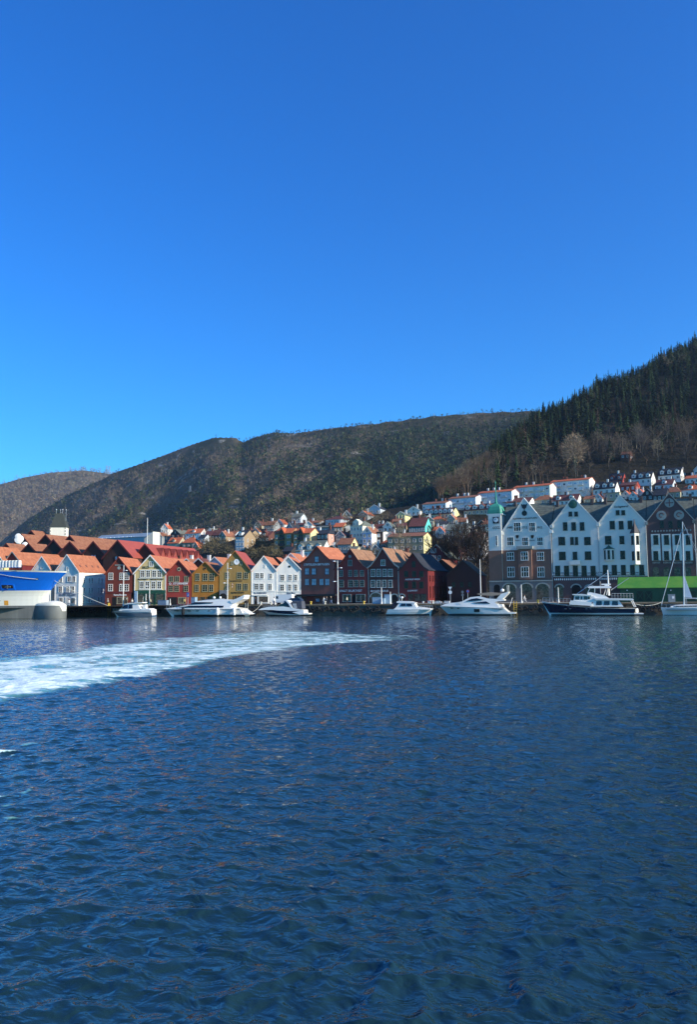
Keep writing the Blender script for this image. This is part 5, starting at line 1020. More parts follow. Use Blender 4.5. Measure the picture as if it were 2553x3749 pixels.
# --- hillside wood behind the town
def hill_points(n, pa, pb, ra, rb):
    az = az_of_px(pb) + (az_of_px(pa) - az_of_px(pb)) * rng.random(n); r = ra + (rb - ra) * rng.random(n) ** .8
    rr = np.linspace(230, 1400, 500); AZ, RR = np.meshgrid(az, rr); X, Y, nat, cap = hill_z(RR, AZ); over = nat > cap; fi = np.argmax(over, 0); rid = rr[fi]; rid[~over.any(0)] = 1400
    r = np.minimum(r, rid + 12 * rng.random(n)); X, Y, nat, cap = hill_z(r, az); Z = np.minimum(nat, CAM_H + SK1(az) * np.minimum(r, rid)); return np.stack([X, Y, Z], -1), r >= rid - 1
CD = [conifer_tris(11, 8, s) for s in (11, 12, 13, 14, 15, 16, 17)]; BT = [np.concatenate([*bare_tris(s, 3, .5, .28, .3, 3, .011), puff_tris(110, s, .30, .66, .34, .045, .07)]) for s in (21, 22, 23, 24, 25)]
n = 7600; P_, onr = hill_points(n, 1150, 2760, 405, 1050); px_, py_ = project(P_)
bl = np.interp(px_, [1150, 1500, 1900, 2200, 2553, 2760], [2000, 1810, 1690, 1620, 1560, 1500])       # below this line leafless trees take over
low = py_ > bl; con = np.where(low, rng.random(n) < .10, rng.random(n) < .93)
hs_ = np.interp(px_, [1150, 1500, 1543, 2175, 2230, 2553, 2760], [1900, 1850, 1838, 1745, 1722, 1700, 1690])
keep = (py_ < hs_) & ~(low & (py_ > bl + 70) & (rng.random(n) < .25)); P_, con, onr, low, px_, py_ = P_[keep], con[keep], onr[keep], low[keep], px_[keep], py_[keep]; n = len(P_)
tint = np.where(con[:, None], .72 * tints(['fir', 'fir2', 'pine', 'rust'], [.5, .3, .14, .06], n), 1.1 * tints(['birch', 'bare', 'rust'], [.3, .3, .4], n)); h = np.where(con, 7 + 11 * rng.random(n) ** 1.6 + 3 * (rng.random(n) < .08), rng.uniform(7, 13, n)); wv = rng.uniform(.75, 1.35, n)  # spruce tints darkened to paint in the slope's shade
which = np.where(con, rng.integers(0, 7, n), 7 + rng.integers(0, 5, n))
# the conifers that stand on the skyline, and the tallest others, are trees of their own
sky_i = np.where(con & onr & (px_ > 1480) & (px_ < 2600))[0]; rng.shuffle(sky_i); sky_i = sky_i[:110]
bare_i = np.where(~con & (px_ > 1600) & (px_ < 2553))[0]; rng.shuffle(bare_i); bare_i = bare_i[:60]
fir_i = np.where(con & ~onr & (px_ > 1600) & (px_ < 2553))[0]; rng.shuffle(fir_i); fir_i = fir_i[:50]
rest = np.ones(n, bool); rest[sky_i] = rest[bare_i] = rest[fir_i] = False
scatter('hillside_forest', 'dense dark spruce wood and bare trees on the right hillside', CD + BT, P_[rest], h[rest], (h * wv)[rest], tint[rest], which[rest])
def tree_meshes(kind, seed, cA, cB):
    if kind == 'fir':
        T = conifer_tris(15, 10, seed); a = T[-2:]; b = T[:-2]; lim = []
        for k in range(6):
            t0, t1 = k*1.047, (k+1)*1.047; lim += [[(.018*math.cos(t0), .018*math.sin(t0), 0), (.018*math.cos(t1), .018*math.sin(t1), 0), (0, 0, .95)]]
        a = np.array(lim)
    else: a, b = bare_tris(seed, 4 if kind in ('bare', 'pale') else 6, .34 if kind == 'pale' else .5 if kind == 'bare' else .46, .26 if kind == 'bare' else .22, .27, 3, .012 if kind in ('bare', 'pale') else .019)
    if kind == 'bare': b = np.concatenate([b, puff_tris(520, seed, .31, .66, .34, .045, .07)[:-2]])
    if kind == 'pale': b = np.concatenate([b, puff_tris(1500, seed, .30, .62, .37, .045, .08)[:-2]])
    return (tri_mesh('trunk', a, np.tile(cA, (len(a), 1)), TM), tri_mesh('crown', b, np.tile(cB, (len(b), 1)) * rng.uniform(.75, 1.25, (len(b), 1)), TM))
FIRS = [tree_meshes('fir', 30 + s, PAL['bare'] * .6, PAL[c]) for s, c in enumerate(('fir', 'fir', 'fir2', 'fir2'))]; BARES = [tree_meshes('bare', 40 + s, PAL['straw'], PAL[c]) for s, c in enumerate(('birch', 'bare', 'rust', 'straw'))]
PALE = tree_meshes('pale', 63, np.array(lin('#8f8068')), np.array(lin('#947f66')))
BIGS = [tree_meshes('big', 50 + s, np.array(lin('#3d342c')), np.array(lin('#4f443a'))) for s in range(3)]
def tree(name, label, meshes, p, h, wscale=1.0, group=None, cat='tree'):
    o = thing(name, label, cat, tuple(p), random.random() * 6.28, group); 
    for nm, me in zip(('trunk', 'crown'), meshes): c = link(nm, me, o); c.scale = (h * wscale, h * wscale, h)
    return o
for i in sky_i: tree('spruce_tree', 'dark spruce standing on the skyline of the right-hand hill', random.choice(FIRS), P_[i], h[i] * 1.1, .95, 'spruces on the hill skyline')
for i in fir_i: tree('spruce_tree', 'tall spruce inside the dark wood of the right-hand hill', random.choice(FIRS), P_[i], h[i] * 1.1, .95, 'spruces inside the hillside wood')
for i in bare_i: tree('bare_tree', 'leafless tree on the slope between the houses and the spruce wood', random.choice(BARES), P_[i], h[i] * 1.15, 1.0, 'leafless trees above the town')
def px_tree(name, label, meshes, px, pyb, pyt, wscale, group, at=None):
    x, y, z, t = at or ground_hit(px, pyb); hh = (pyb - pyt) * depth_of(x, y, z) / FPX; return tree(name, label, meshes, (x, y, z - .2), hh, wscale, group)
px_tree('spruce_tree', 'broad spruce standing alone above the stepped apartment blocks', FIRS[2], 1826, 1790, 1676, 1.2, None)
px_tree('spruce_tree', 'smaller spruce beside a grove left of the tallest bare tree', FIRS[3], 1892, 1760, 1650, .9, None)
px_tree('bare_tree', 'tallest pale leafless tree standing out on the hillside', PALE, 2110, 1735, 1582, 1.0, None)
px_tree('bare_tree', 'pale leafless tree left of the lone spruce', BARES[3], 1795, 1790, 1712, 1.1, None)
for px, yb, yt in ((1668, 1822, 1782), (1698, 1818, 1778)): px_tree('bare_tree', 'slim birch rising behind the second apartment block roof', BARES[0], px, yb, yt, .7, 'two birches behind the apartment block')
for px, yb, yt in ((1280,1935,1880),(1310,1925,1868),(1340,1915,1856),(1370,1925,1862),(1400,1915,1866),(1435,1925,1878),(1330,1935,1876),(1385,1940,1886),(1420,1900,1868),(1262,1925,1890)): px_tree('bare_tree', 'leafless tree in the grey grove above the cream villa', random.choice(BARES), px, yb, yt, 1.1, 'grove above the cream villa')
for px, yb, yt in ((950,1960,1900),(985,1955,1895),(1015,1915,1880),(1090,1920,1880),(1130,1915,1868),(1160,1915,1874),(870,1960,1915),(1185,1905,1870)): px_tree('bare_tree', 'leafless tree behind the ochre apartment blocks', random.choice(BARES), px, yb, yt, 1.15, 'leafless trees behind the ochre blocks')
for px, yb, yt in ((1457, 2075, 1905), (1474, 2080, 1912)): px_tree('bare_tree', 'thin pale birch in front of the olive grey house', BARES[3], px, yb, yt, .45, 'two birches at the olive house', (*[onZ(px, 2195, 2.4)[0] * .9] , 0, 0, 0) if False else None)
for k, (px, Y, yt, ws) in enumerate(((1640, 236, 1950, .8), (1672, 232, 1905, .75), (1700, 228, 1885, .72), (1728, 233, 1880, .75), (1752, 226, 1898, .7), (1778, 238, 1925, .8), (1690, 246, 1930, .9))):
    u, z = Fr(0, Y).at(px, yt); tree('bare_tree', ['leafless tree at the left of the dark group beside the clock tower','large leafless tree with forked trunk left of the clock tower','large leafless tree third from the left beside the clock tower','highest leafless tree left of the clock tower','leafless tree close to the clock tower','leafless tree half behind the clock tower','leafless tree at the back of the group by the clock tower'][k], BIGS[k % 3], (u, Y, 2.3), z, ws, 'large leafless trees left of the clock tower')
# bushes on the slope behind the ochre and white houses
BU = []
for s in range(3):
    T = puff_tris(420, 70 + s, .5, .45, .45, .10, .12); BU.append(tri_mesh('bush', T, np.tile(np.array(lin(['#6f6347', '#5f5540', '#73684c'][s])), (len(T), 1)) * rng.uniform(.6, 1.3, (len(T), 1)), TM))
for px, py, wp in ((735,2030,44),(762,2025,46),(790,2030,48),(815,2025,44),(840,2030,40),(745,2005,40),(772,1998,42),(800,2000,40),(826,2002,36),(915,2040,44),(940,2045,46),(965,2040,48),(990,2040,46),(1015,2045,44),(930,2015,42),(955,2010,44),(982,2010,44),(1005,2018,36),(940,1985,38),(962,1985,36),(850,2050,34),(1030,2052,34),(1340,2040,40),(1370,2035,40),(1400,2040,40),(1430,2045,40),(1620,2010,40),(1645,2030,44),(1630,1985,40),(1600,2030,36),(2125,1838,30),(1380,2010,34),(1415,2015,34)):
    x, y, z, t = ground_hit(px, py); s = wp * t / FPX; o = link('leafless_bush', random.choice(BU), None, (x, y, z - .3), random.random()*6); o.scale = (s, s, s * .95)
    tag(o, 'tangled leafless bush on the slope below the hillside houses', 'bush', 'leafless bushes on the slope')

for px, py in ((610,1975),(668,1982),(755,1972),(800,1972),(858,1985),(898,1975),(925,1972),(975,1975),(1005,1945),(1058,1925),(1120,1930),(1150,1960),(1175,1935),(1232,1965),(1232,2010),(1268,1960),(1290,2010),(1318,1945),(1350,1945),(1362,2015),(1395,1965),(1410,1935),(1440,1960),(1432,1995),(1450,2020),(1478,1925),(1500,2035),(1530,1990),(1545,1915),(1575,1955),(1592,1985),(1608,1995),(1626,1930),(1636,1965),(1660,1945),(1685,1905),(1700,1985),(1735,1925),(1750,1965),(1640,2030),(1665,2030),(1610,2040),(1780,1960),(2120,1835),(2150,1825),(2180,1815),(2215,1790),(2290,1785),(2330,1800),(2390,1790),(2470,1780),(2500,1770)):
    px_tree('bare_tree', 'small leafless tree standing among the hillside houses', random.choice(BARES), px, py, py - random.uniform(28, 48), random.uniform(.9, 1.3), 'small leafless trees among the hillside houses')

# ------------------------------------------------------------------ the air: faint blue haze over the far slopes
hz = bpy.data.materials.new('haze_air'); hz.use_nodes = True; hn = hz.node_tree; hn.nodes.remove(hn.nodes['Principled BSDF'])
pv = hn.nodes.new('ShaderNodeVolumePrincipled'); pv.inputs['Color'].default_value = (.55, .76, 1.0, 1); pv.inputs['Density'].default_value = 0.00006; pv.inputs['Anisotropy'].default_value = 0.2
hn.links.new(pv.outputs[0], hn.nodes['Material Output'].inputs['Volume'])
tag(MB().box(-3500, 2500, -450, 3800, -5, 620).build('haze', hz), 'faint blue haze in the air over the harbour and the hills', None, None, 'stuff')
# ------------------------------------------------------------------ boats along the quay
GEL = mat('white_gelcoat', '#efe9de', .22, .04, .6, spec=.5); NAVY = mat('navy_hull', '#0c1730', .15, .1, .5, spec=.6); BOOT = mat('dark_boot_top', '#15181c', .4, .1); TINT = mat('tinted_glass', '#0b0d12', .05, .2, spec=.8); GREYC = mat('grey_canvas', '#4a4c55', .9, .12); TAN = mat('tan_canvas', '#a08c78', .9, .08); TEAK = mat('teak', '#8a6a44', .7, .2); ROPE = mat('rope', '#cfc9b8', .9, .1); RUB = mat('rubber', '#17181a', .8, .2); GREYS = mat('grey_stripe', '#6f757a', .4, .1); NAVYC = mat('navy_canvas', '#161a2c', .9, .1)
class Bt:
    """a boat lying along the quay: origin amidships at the waterline, x along the quay"""
    def __init__(s, name, label, px0, px1, Y, ang=0.0, cat='boat'):
        s.fr = Fr(0, Y, ang, 0.0); a, _ = s.fr.at(px0, 2250); b, _ = s.fr.at(px1, 2250); s.c = (a+b)/2; s.f = s.fr.moved(s.c, 0, 0.0)
        x, y = s.f.world(0); s.root = thing(name, label, cat, (x, y, 0), s.f.a, 'boats moored along the quay')
        s.near = 0.0
    def P(s, px, py): return s.f.at(px, py, s.near)
    def pts(s, L): return [s.P(*p) for p in L]
    def slab(s, name, L, w0, w1, m, parent=None):
        q = s.pts(L); zs = [p[1] for p in q]; return MB().taper(q, w0, w1, min(zs), max(zs)).build(name, m, parent or s.root)
    def hull(s, stern, bow, beam, rows, mats, full=.5, name='hull', keel=-.7, n=22, bowl=.12):
        """stern / bow: lists of (px,py) from sheer down to the waterline, same length; rows between them get mats"""
        A = s.pts(stern); B = s.pts(bow); k = len(A); hb = beam / 2; rg = []
        for j in range(n + 1):
            t = j / n; g = max(0.0, (t - full) / (1 - full)); near = []
            for i in range(k):
                d = i / (k - 1); x = A[i][0] + (B[i][0] - A[i][0]) * t; sh = t ** 2.2 if i == 0 else t ** 2
                z = A[i][1] + (B[i][1] - A[i][1]) * (sh if abs(B[i][1]-A[i][1]) < 3 else t); w = hb * (1 - .16 * d) * (1 - g ** (2.4 - 1.0 * d)) * (.93 + .07 * min(1, t * 4)) + .02
                near.append((x, w, z))
            xk = A[-1][0] + (B[-1][0] - A[-1][0]) * t
            rg.append([(x, -w, z) for x, w, z in near] + [(xk, 0, keel)] + [(x, w, z) for x, w, z in reversed(near)])
        nn = 2 * k + 1
        def mi(j, q):
            q = min(q, nn - 2 - q) if q < nn - 1 else 99
            return 0 if q == 99 else min(q, len(mats) - 1)
        return MB().rings(rg, mi).build(name, mats, s.root)
def rail(root, pts, h, m, name='railing', parent=None):
    b = MB(); top = [(x, y, z + h) for x, y, z in pts]; b.path(top, .025, 5)
    for p, q in zip(pts, top): b.tube(p, q, .02, n=5)
    b.path([(x, y, z + h * .5) for x, y, z in pts], .015, 4); return b.build(name, m, parent or root)
def fender(root, x, y, z): return MB().lathe([(.03, .55), (.1, .48), (.14, .3), (.14, -.3), (.1, -.45), (.02, -.5)], (x, y, z), 8).build('fender', GEL, root)
# 1 small white cruiser
b = Bt('motor_cruiser', 'small white motor cruiser with open cockpit in front of the brown-red house', 404, 556, 173.2, 2); b.near = -1.3
b.hull([(552,2231),(554,2243),(555,2257)], [(404,2237),(408,2243),(424,2257)], 2.7, 3, [GEL, GREYS, GEL], .45)
b.slab('cabin', [(432,2236),(440,2228),(452,2214),(470,2209),(500,2209),(512,2228),(515,2238)], 1.15, .95, GEL); b.slab('roof', [(450,2213.5),(468,2207.5),(520,2204.5),(520,2207.5),(470,2211)], 1.15, 1.12, GEL)
b.slab('side_window', [(443,2227),(453,2216),(466,2213),(466,2227)], 1.19, 1.0, TINT); b.slab('side_window', [(469,2227),(469,2213),(482,2212),(484,2227)], 1.19, 1.0, TINT)
b.slab('cockpit_coaming', [(512,2236),(518,2226),(545,2228),(553,2236)], 1.25, 1.2, GEL); b.slab('rubbing_strake', [(410,2239.5),(550,2239.5),(550,2241),(410,2241)], 1.34, 1.34, GREYS)
for px in (500, 522): x, z = b.P(px, 2228); MB().box(x-.35, x+.35, -.5, .5, z, z+.9).build('seat', GEL, b.root)
rail(b.root, [(*[b.P(p, 2236)[0]], -.9 + .02*(p-412), b.P(p, 2236)[1]) for p in (412, 422, 432, 442)], .5, STEEL); x, z = b.P(512, 2206); MB().tube((x, 0, z), (x+.2, 0, z+1.4), .03).build('antenna', GEL, b.root)
# 2 large white motor yacht
b = Bt('motor_yacht', 'long sleek white motor yacht with radar arch in front of the mustard and ochre houses', 592, 912, 173.4, 2); b.near = -2.0
b.hull([(880,2228),(884,2236),(890,2248),(892,2250.5)], [(592,2229),(597,2234),(616,2249),(622,2251.5)], 4.6, 4, [GEL, GEL, GEL, BOOT], .38, n=28)
b.slab('superstructure', [(600,2229),(654,2221),(693,2213),(722,2200),(760,2196),(800,2193.5),(842,2196),(858,2204),(842,2222),(884,2229)], 2.0, 1.4, GEL)
b.slab('radar_arch', [(838,2199),(862,2192),(891,2178),(893,2181),(888,2193),(858,2209),(846,2209)], 1.75, 1.6, GEL); b.slab('flybridge_screen', [(730,2199),(745,2194),(800,2191.5),(802,2194.5)], 1.2, 1.2, GREYS)
b.slab('window_band', [(690,2213),(712,2204),(735,2204),(778,2205),(776,2208)], 1.84, 1.70, TINT); b.slab('window_band', [(656,2224),(693,2217),(818,2217),(817,2224)], 2.03, 1.85, TINT)
b.slab('hull_stripe', [(628,2230),(880,2229.4),(880,2231),(628,2232)], 2.30, 2.30, GREYS)
for px in (640, 688, 720, 762): b.slab('porthole', [(px,2235),(px+9,2235),(px+9,2237.4),(px,2237.4)], 2.24, 2.28, TINT)
b.slab('bathing_platform', [(872,2241),(911,2246),(911,2249),(876,2250)], 1.9, 1.9, GEL); b.slab('transom_steps', [(858,2228),(884,2231),(905,2245),(868,2246)], 1.6, 1.6, GEL)
for px, m in ((675, RUB), (801, GEL), (862, GEL)): x, z = b.P(px, 2238); o = MB().lathe([(.05, .9), (.3, .75), (.38, .4), (.38, -.4), (.3, -.75), (.05, -.9)], (x, -2.65, z), 10).build('fender', RUB if m is RUB else GEL, b.root)
for px, r_ in ((769, .35), (792, .3)): x, z = b.P(px, 2192); MB().lathe([(r_*.6, 0), (r_, .15), (r_*.8, .45), (.05, .55)], (x, .2, z), 10).build('radome', GEL, b.root)
rail(b.root, [(b.P(p, 2226)[0], -2.1 + max(0, (660-p))*.02, b.P(p, 2228 - (p-600)*.09)[1]) for p in range(602, 700, 12)], .6, STEEL)
# 3 navy sports cruiser
b = Bt('sports_cruiser', 'navy and white sports cruiser with swept arch and grey canopy', 944, 1128, 174.3, 1); b.near = -1.4
b.hull([(1108,2236),(1100,2249),(1100,2252)], [(946,2230),(950,2235),(976,2250)], 3.0, 3, [NAVY, GEL, BOOT], .35)
b.slab('deck_moulding', [(946,2233),(956,2227.5),(983,2221.5),(1036,2220),(1064,2224),(1112,2233),(1113,2246),(1100,2250),(1064,2239),(1000,2233)], 1.50, 1.35, GEL); b.slab('bathing_platform', [(1100,2243),(1129,2245),(1128,2249),(1100,2251)], 1.3, 1.3, GEL)
b.slab('windscreen', [(1012,2221),(1045,2202),(1049,2203),(1064,2224)], 1.3, .9, mat('green_glass', '#1c3a30', .05, .2, spec=.8)); b.slab('arch', [(1044,2199),(1050,2197),(1062,2209),(1074,2228),(1066,2228),(1056,2211)], 1.42, 1.2, GEL)
b.slab('canopy', [(1063,2206),(1072,2201),(1090,2202),(1102,2201),(1105,2228),(1075,2229)], 1.25, 1.1, GREYC); b.slab('canopy_window', [(1070,2210),(1083,2209),(1087,2226),(1076,2226)], 1.27, 1.2, mat('clear_vinyl', '#b9b4b0', .3))
rail(b.root, [(b.P(p, 2226)[0], -1.25 + max(0, (1000-p))*.02, b.P(p, 2227 - (p-955)*.1)[1]) for p in range(960, 1012, 10)], .45, STEEL)
# 4 white cabin cruiser
b = Bt('cabin_cruiser', 'white cabin cruiser with dark stern canopy below the oxblood corner house', 1410, 1583, 175.6, 0); b.near = -1.4
b.hull([(1420,2231),(1415,2243),(1412,2248.5)], [(1583,2228),(1578,2236),(1569,2248)], 2.9, 3, [GEL, GEL, BOOT], .45)
b.slab('foredeck', [(1440,2231),(1444,2226),(1520,2220),(1545,2223),(1575,2228),(1576,2231)], 1.2, .8, GEL); b.slab('cabin', [(1441,2231),(1447,2226),(1461,2207),(1515,2206),(1523,2221),(1530,2231)], 1.2, 1.0, GEL); b.slab('roof', [(1451,2203),(1456,2200.5),(1500,2201),(1521,2206),(1518,2209),(1453,2207)], 1.15, 1.05, GEL)
b.slab('side_window', [(1465,2219),(1469,2210),(1484,2210),(1486,2219)], 1.19, 1.10, TINT); b.slab('side_window', [(1488,2219),(1488,2210),(1504,2210),(1511,2219)], 1.19, 1.10, TINT); b.slab('stern_canopy', [(1428,2228),(1438,2206),(1458,2208),(1444,2228)], 1.1, 1.0, NAVYC)
x, z = b.P(1467, 2200); MB().tube((x, 0, z), (x, 0, z+.8), .05).lathe([(.1, .55), (.32, .65), (.32, .9), (.1, 1.0)], (x, 0, z), 10).build('radome', GEL, b.root); x, z = b.P(1458, 2201); MB().tube((x, .3, z), (x, .3, z+1.3), .03).build('antenna', GEL, b.root)
rail(b.root, [(b.P(p, 2226)[0], -1.15 + max(0, (p-1540))*.024, b.P(p, 2227)[1]) for p in range(1535, 1582, 9)], .55, STEEL)
# 5 flybridge yacht
b = Bt('flybridge_yacht', 'white flybridge yacht with tan hardtop left of the clock tower', 1605, 1882, 175.2, 0); b.near = -2.0
b.hull([(1842,2224),(1853,2234),(1868,2246),(1870,2248.5)], [(1605,2218.5),(1611,2226),(1631,2245),(1636,2248.5)], 4.4, 4, [GEL, GEL, GEL, BOOT], .38, n=28)
b.slab('superstructure', [(1612,2219),(1630,2211),(1692,2202),(1706,2194),(1722,2186),(1757,2182.5),(1785,2191),(1846,2194),(1846,2199),(1812,2203),(1830,2222),(1840,2225)], 1.95, 1.5, GEL)
b.slab('side_window', [(1706,2201),(1726,2192),(1746,2189.5),(1771,2195),(1745,2198.5)], 1.85, 1.74, TINT); b.slab('side_window', [(1731,2206),(1780,2201),(1795,2209.5),(1746,2209)], 1.90, 1.82, TINT)
b.slab('hardtop', [(1744,2174),(1757,2171.5),(1790,2168.5),(1843,2172),(1840,2177),(1800,2181),(1760,2179)], 1.6, 1.55, TAN); b.slab('arch', [(1818,2192),(1834,2174),(1862,2166),(1860,2172),(1840,2193)], 1.65, 1.55, GEL)
for px in (1790, 1795): x, z = b.P(px, 2193); x2, z2 = b.P(px+5, 2180); MB().tube((x, -1.3, z), (x2, -1.3, z2), .05).tube((x, 1.3, z), (x2, 1.3, z2), .05).build('hardtop_post', STEEL, b.root)
b.slab('hull_window', [(1737,2229),(1757,2229),(1757,2240.5),(1737,2240.5)], 2.12, 2.2, TINT)
for px in (1650, 1675): b.slab('porthole', [(px,2225),(px+7,2225),(px+7,2228),(px,2228)], 2.1, 2.16, TINT)
b.slab('hull_stripe', [(1772,2225.5),(1842,2228),(1842,2230.5),(1808,2228.5)], 2.2, 2.22, TINT); b.slab('bathing_platform', [(1850,2240),(1886,2242.5),(1886,2247),(1850,2248)], 1.8, 1.8, GEL); b.slab('cockpit_seat', [(1815,2222),(1818,2212),(1838,2212),(1842,2222)], 1.6, 1.6, GEL)
x, z = b.P(1836, 2166); MB().lathe([(.25, 0), (.42, .2), (.35, .5), (.05, .65)], (x, 0, z), 10).build('radome', GEL, b.root)
for px in (1854, 1860): x, z = b.P(px, 2170); MB().tube((x, .3, z), (x, .3, z + 1.6), .05).build('mast_light', GEL, b.root)
x, z = b.P(1862, 2222); MB().tube((x, 0, z), (x + .7, 0, z + 1.9), .05).build('ensign_staff', GEL, b.root); rail(b.root, [(b.P(p, 2216)[0], -1.9 + max(0, 1680-p)*.022, b.P(p, 2217.5 - (p-1610)*.05)[1]) for p in range(1610, 1700, 12)], .5, STEEL)
# 6 navy trawler yacht
b = Bt('trawler_yacht', 'navy hulled trawler yacht with white wheelhouse and derrick booms before the white stone houses', 1982, 2330, 174.2, 0); b.near = -2.2
b.hull([(2328,2227),(2326,2229),(2324,2244),(2323,2249)], [(1981,2201),(1984,2207),(2010,2244),(2016,2249)], 5.0, 4, [GEL, NAVY, GEL, BOOT], .42, n=28)
b.slab('bulwark', [(2086,2206),(2090,2198),(2168,2204),(2168,2218),(2086,2213)], 2.25, 2.2, GEL); b.slab('saloon', [(2160,2220),(2182,2196),(2266,2196),(2284,2221)], 2.1, 2.0, GEL); b.slab('boat_deck', [(2177,2190),(2318,2191.5),(2322,2195),(2318,2197.5),(2180,2196)], 2.35, 2.35, GEL)
for x0, x1 in ((2183,2205),(2211,2234),(2241,2264)): b.slab('saloon_window', [(x0,2215),(x0+2,2200),(x1-1,2200),(x1,2215)], 2.13, 2.06, TINT)
b.slab('wheelhouse', [(2100,2201),(2104,2179),(2160,2179),(2174,2182),(2184,2190),(2176,2204)], 1.9, 1.8, GEL); b.slab('wheelhouse_roof', [(2095,2175),(2130,2174),(2167,2179),(2166,2182),(2098,2178.5)], 2.1, 2.1, GEL)
for x0, x1 in ((2107,2122),(2127,2133),(2138,2151)): b.slab('wheelhouse_window', [(x0,2195),(x0,2183),(x1,2183),(x1,2195)], 1.92, 1.88, TINT)
x, z = b.P(2157, 2189); MB().disc_y(x, z, .26, -1.92, -1.8, 14).build('porthole', TINT, b.root)
b.slab('flybridge', [(2150,2180),(2152,2169),(2162,2168),(2186,2173),(2215,2180),(2232,2191),(2180,2191)], 1.6, 1.5, GEL); b.slab('hardtop', [(2152,2149),(2160,2145.5),(2236,2145),(2240,2149),(2238,2153),(2156,2153)], 1.6, 1.5, GEL)
for (px0, py0, px1, py1) in ((2153,2168,2160,2153),(2178,2172,2178,2153),(2212,2178,2220,2153),(2222,2178,2226,2153)):
    x, z = b.P(px0, py0); x2, z2 = b.P(px1, py1); MB().tube((x, -1.2, z), (x2, -1.2, z2), .06).tube((x, 1.2, z), (x2, 1.2, z2), .06).build('hardtop_post', GEL, b.root)
x, z = b.P(2231, 2180); _, z2 = b.P(2231, 2085); mast = MB().tube((x, 0, z), (x - .1, 0, z2), .2, .1).build('mast', GEL, b.root)
for (px0, py0, px1, py1) in ((2112,2174,2227,2094),(2238,2160,2305,2115)): x, z = b.P(px0, py0); x2, z2 = b.P(px1, py1); MB().tube((x, 0, z), (x2, 0, z2), .07, .05).build('boom', STEEL, b.root)
for px1 in (2250, 2256): x, z = b.P(2232, 2095); x2, z2 = b.P(px1, 2178); MB().tube((x, 0, z), (x2, .5, z2), .03, n=4).build('stay', IRON, b.root)
x, z = b.P(2220, 2141); MB().box(x-.9, x+.9, -.2, .2, z, z+.25).box(x-.3, x+.3, -.3, .3, z-.4, z).build('radar', GEL, b.root)
rail(b.root, [(b.P(p, 2190)[0], -2.25, b.P(p, 2190)[1]) for p in range(2242, 2322, 11)], .95, GEL); rail(b.root, [(b.P(p, 2206)[0], -2.3 + max(0, 2060-p)*.026, b.P(p, 2202 + (p-1985)*.04)[1]) for p in range(1986, 2092, 13)], .8, STEEL)
for px in (2068, 2085, 2145, 2160): b.slab('porthole', [(px,2227),(px+7,2227.3),(px+7,2230),(px,2229.7)], 2.46, 2.5, GREYS)
b.slab('bathing_platform', [(2323,2244),(2358,2245.5),(2358,2248.5),(2323,2248.5)], 2.0, 2.0, GEL); x, z = b.P(2334, 2236); MB().lathe([(.1, -.5), (.3, -.3), (.3, .3), (.1, .5)], (x, -.6, z), 8).build('outboard', GEL, b.root)
for px in (2312, 2318): x, z = b.P(px, 2197); x2, z2 = b.P(px + 12, 2222); MB().tube((x, -2.0, z), (x2, -2.0, z2), .05).tube((x, 2.0, z), (x2, 2.0, z2), .05).build('deck_post', GEL, b.root)
# 7 sailing yacht
b = Bt('sailing_yacht', 'white sailing yacht with tall mast and furled sail at the right edge', 2423, 2640, 174.6, 0); b.near = -1.6
b.hull([(2650,2224),(2648,2236),(2640,2251)], [(2422,2224),(2425,2233),(2434,2251)], 3.4, 3, [GEL, GEL, BOOT], .3)
b.slab('coachroof', [(2455,2224),(2462,2218),(2510,2212),(2570,2214),(2590,2224)], 1.1, .8, GEL); b.slab('cabin_window', [(2470,2221),(2474,2217.5),(2560,2216),(2562,2220.5)], 1.10, .98, TINT); b.slab('hull_stripe', [(2440,2231),(2640,2232),(2640,2234),(2442,2233)], 1.70, 1.72, GREYS)
x, z = b.P(2508, 2214); x2, z2 = b.P(2502, 1908); MB().tube((x, 0, z), (x2, 0, z2), .13, .09).build('mast', STEEL, b.root)
def stay(p, q, y0=0, y1=0, r_=.03): x, z = b.P(*p); x2, z2 = b.P(*q); MB().tube((x, y0, z), (x2, y1, z2), r_, n=5).build('stay', STEEL, b.root)
stay((2425, 2213), (2498, 1945), r_=.07); stay((2504, 1912), (2600, 2100), 0, 0); stay((2504, 1912), (2640, 2222)); stay((2503, 1920), (2516, 2218), 0, -1.4); stay((2503, 1920), (2516, 2218), 0, 1.4)
x, z = b.P(2497, 2032); MB().tube((x, -.9, z), (x+.3, .9, z), .04, n=5).build('spreader', STEEL, b.root)
x, z = b.P(2508, 2190); x2, z2 = b.P(2620, 2192); MB().tube((x, 0, z), (x2, 0, z2), .1).build('boom', STEEL, b.root)
m = MB(); pa = b.pts([(2508,2105),(2514,2120),(2538,2188),(2508,2186)]); m.poly([(x, -.08 if i == 2 else -.02, z) for i, (x, z) in enumerate(pa)]); m.poly([(x, .06 if i == 1 else .0, z + .02) for i, (x, z) in enumerate(pa)][::-1]); m.build('mainsail', mat('sailcloth', '#d6d8da', .8, .06), b.root)
rail(b.root, [(b.P(p, 2222)[0], -1.4 + max(0, 2470-p)*.03, b.P(p, 2224)[1]) for p in range(2426, 2560, 16)], .6, STEEL)
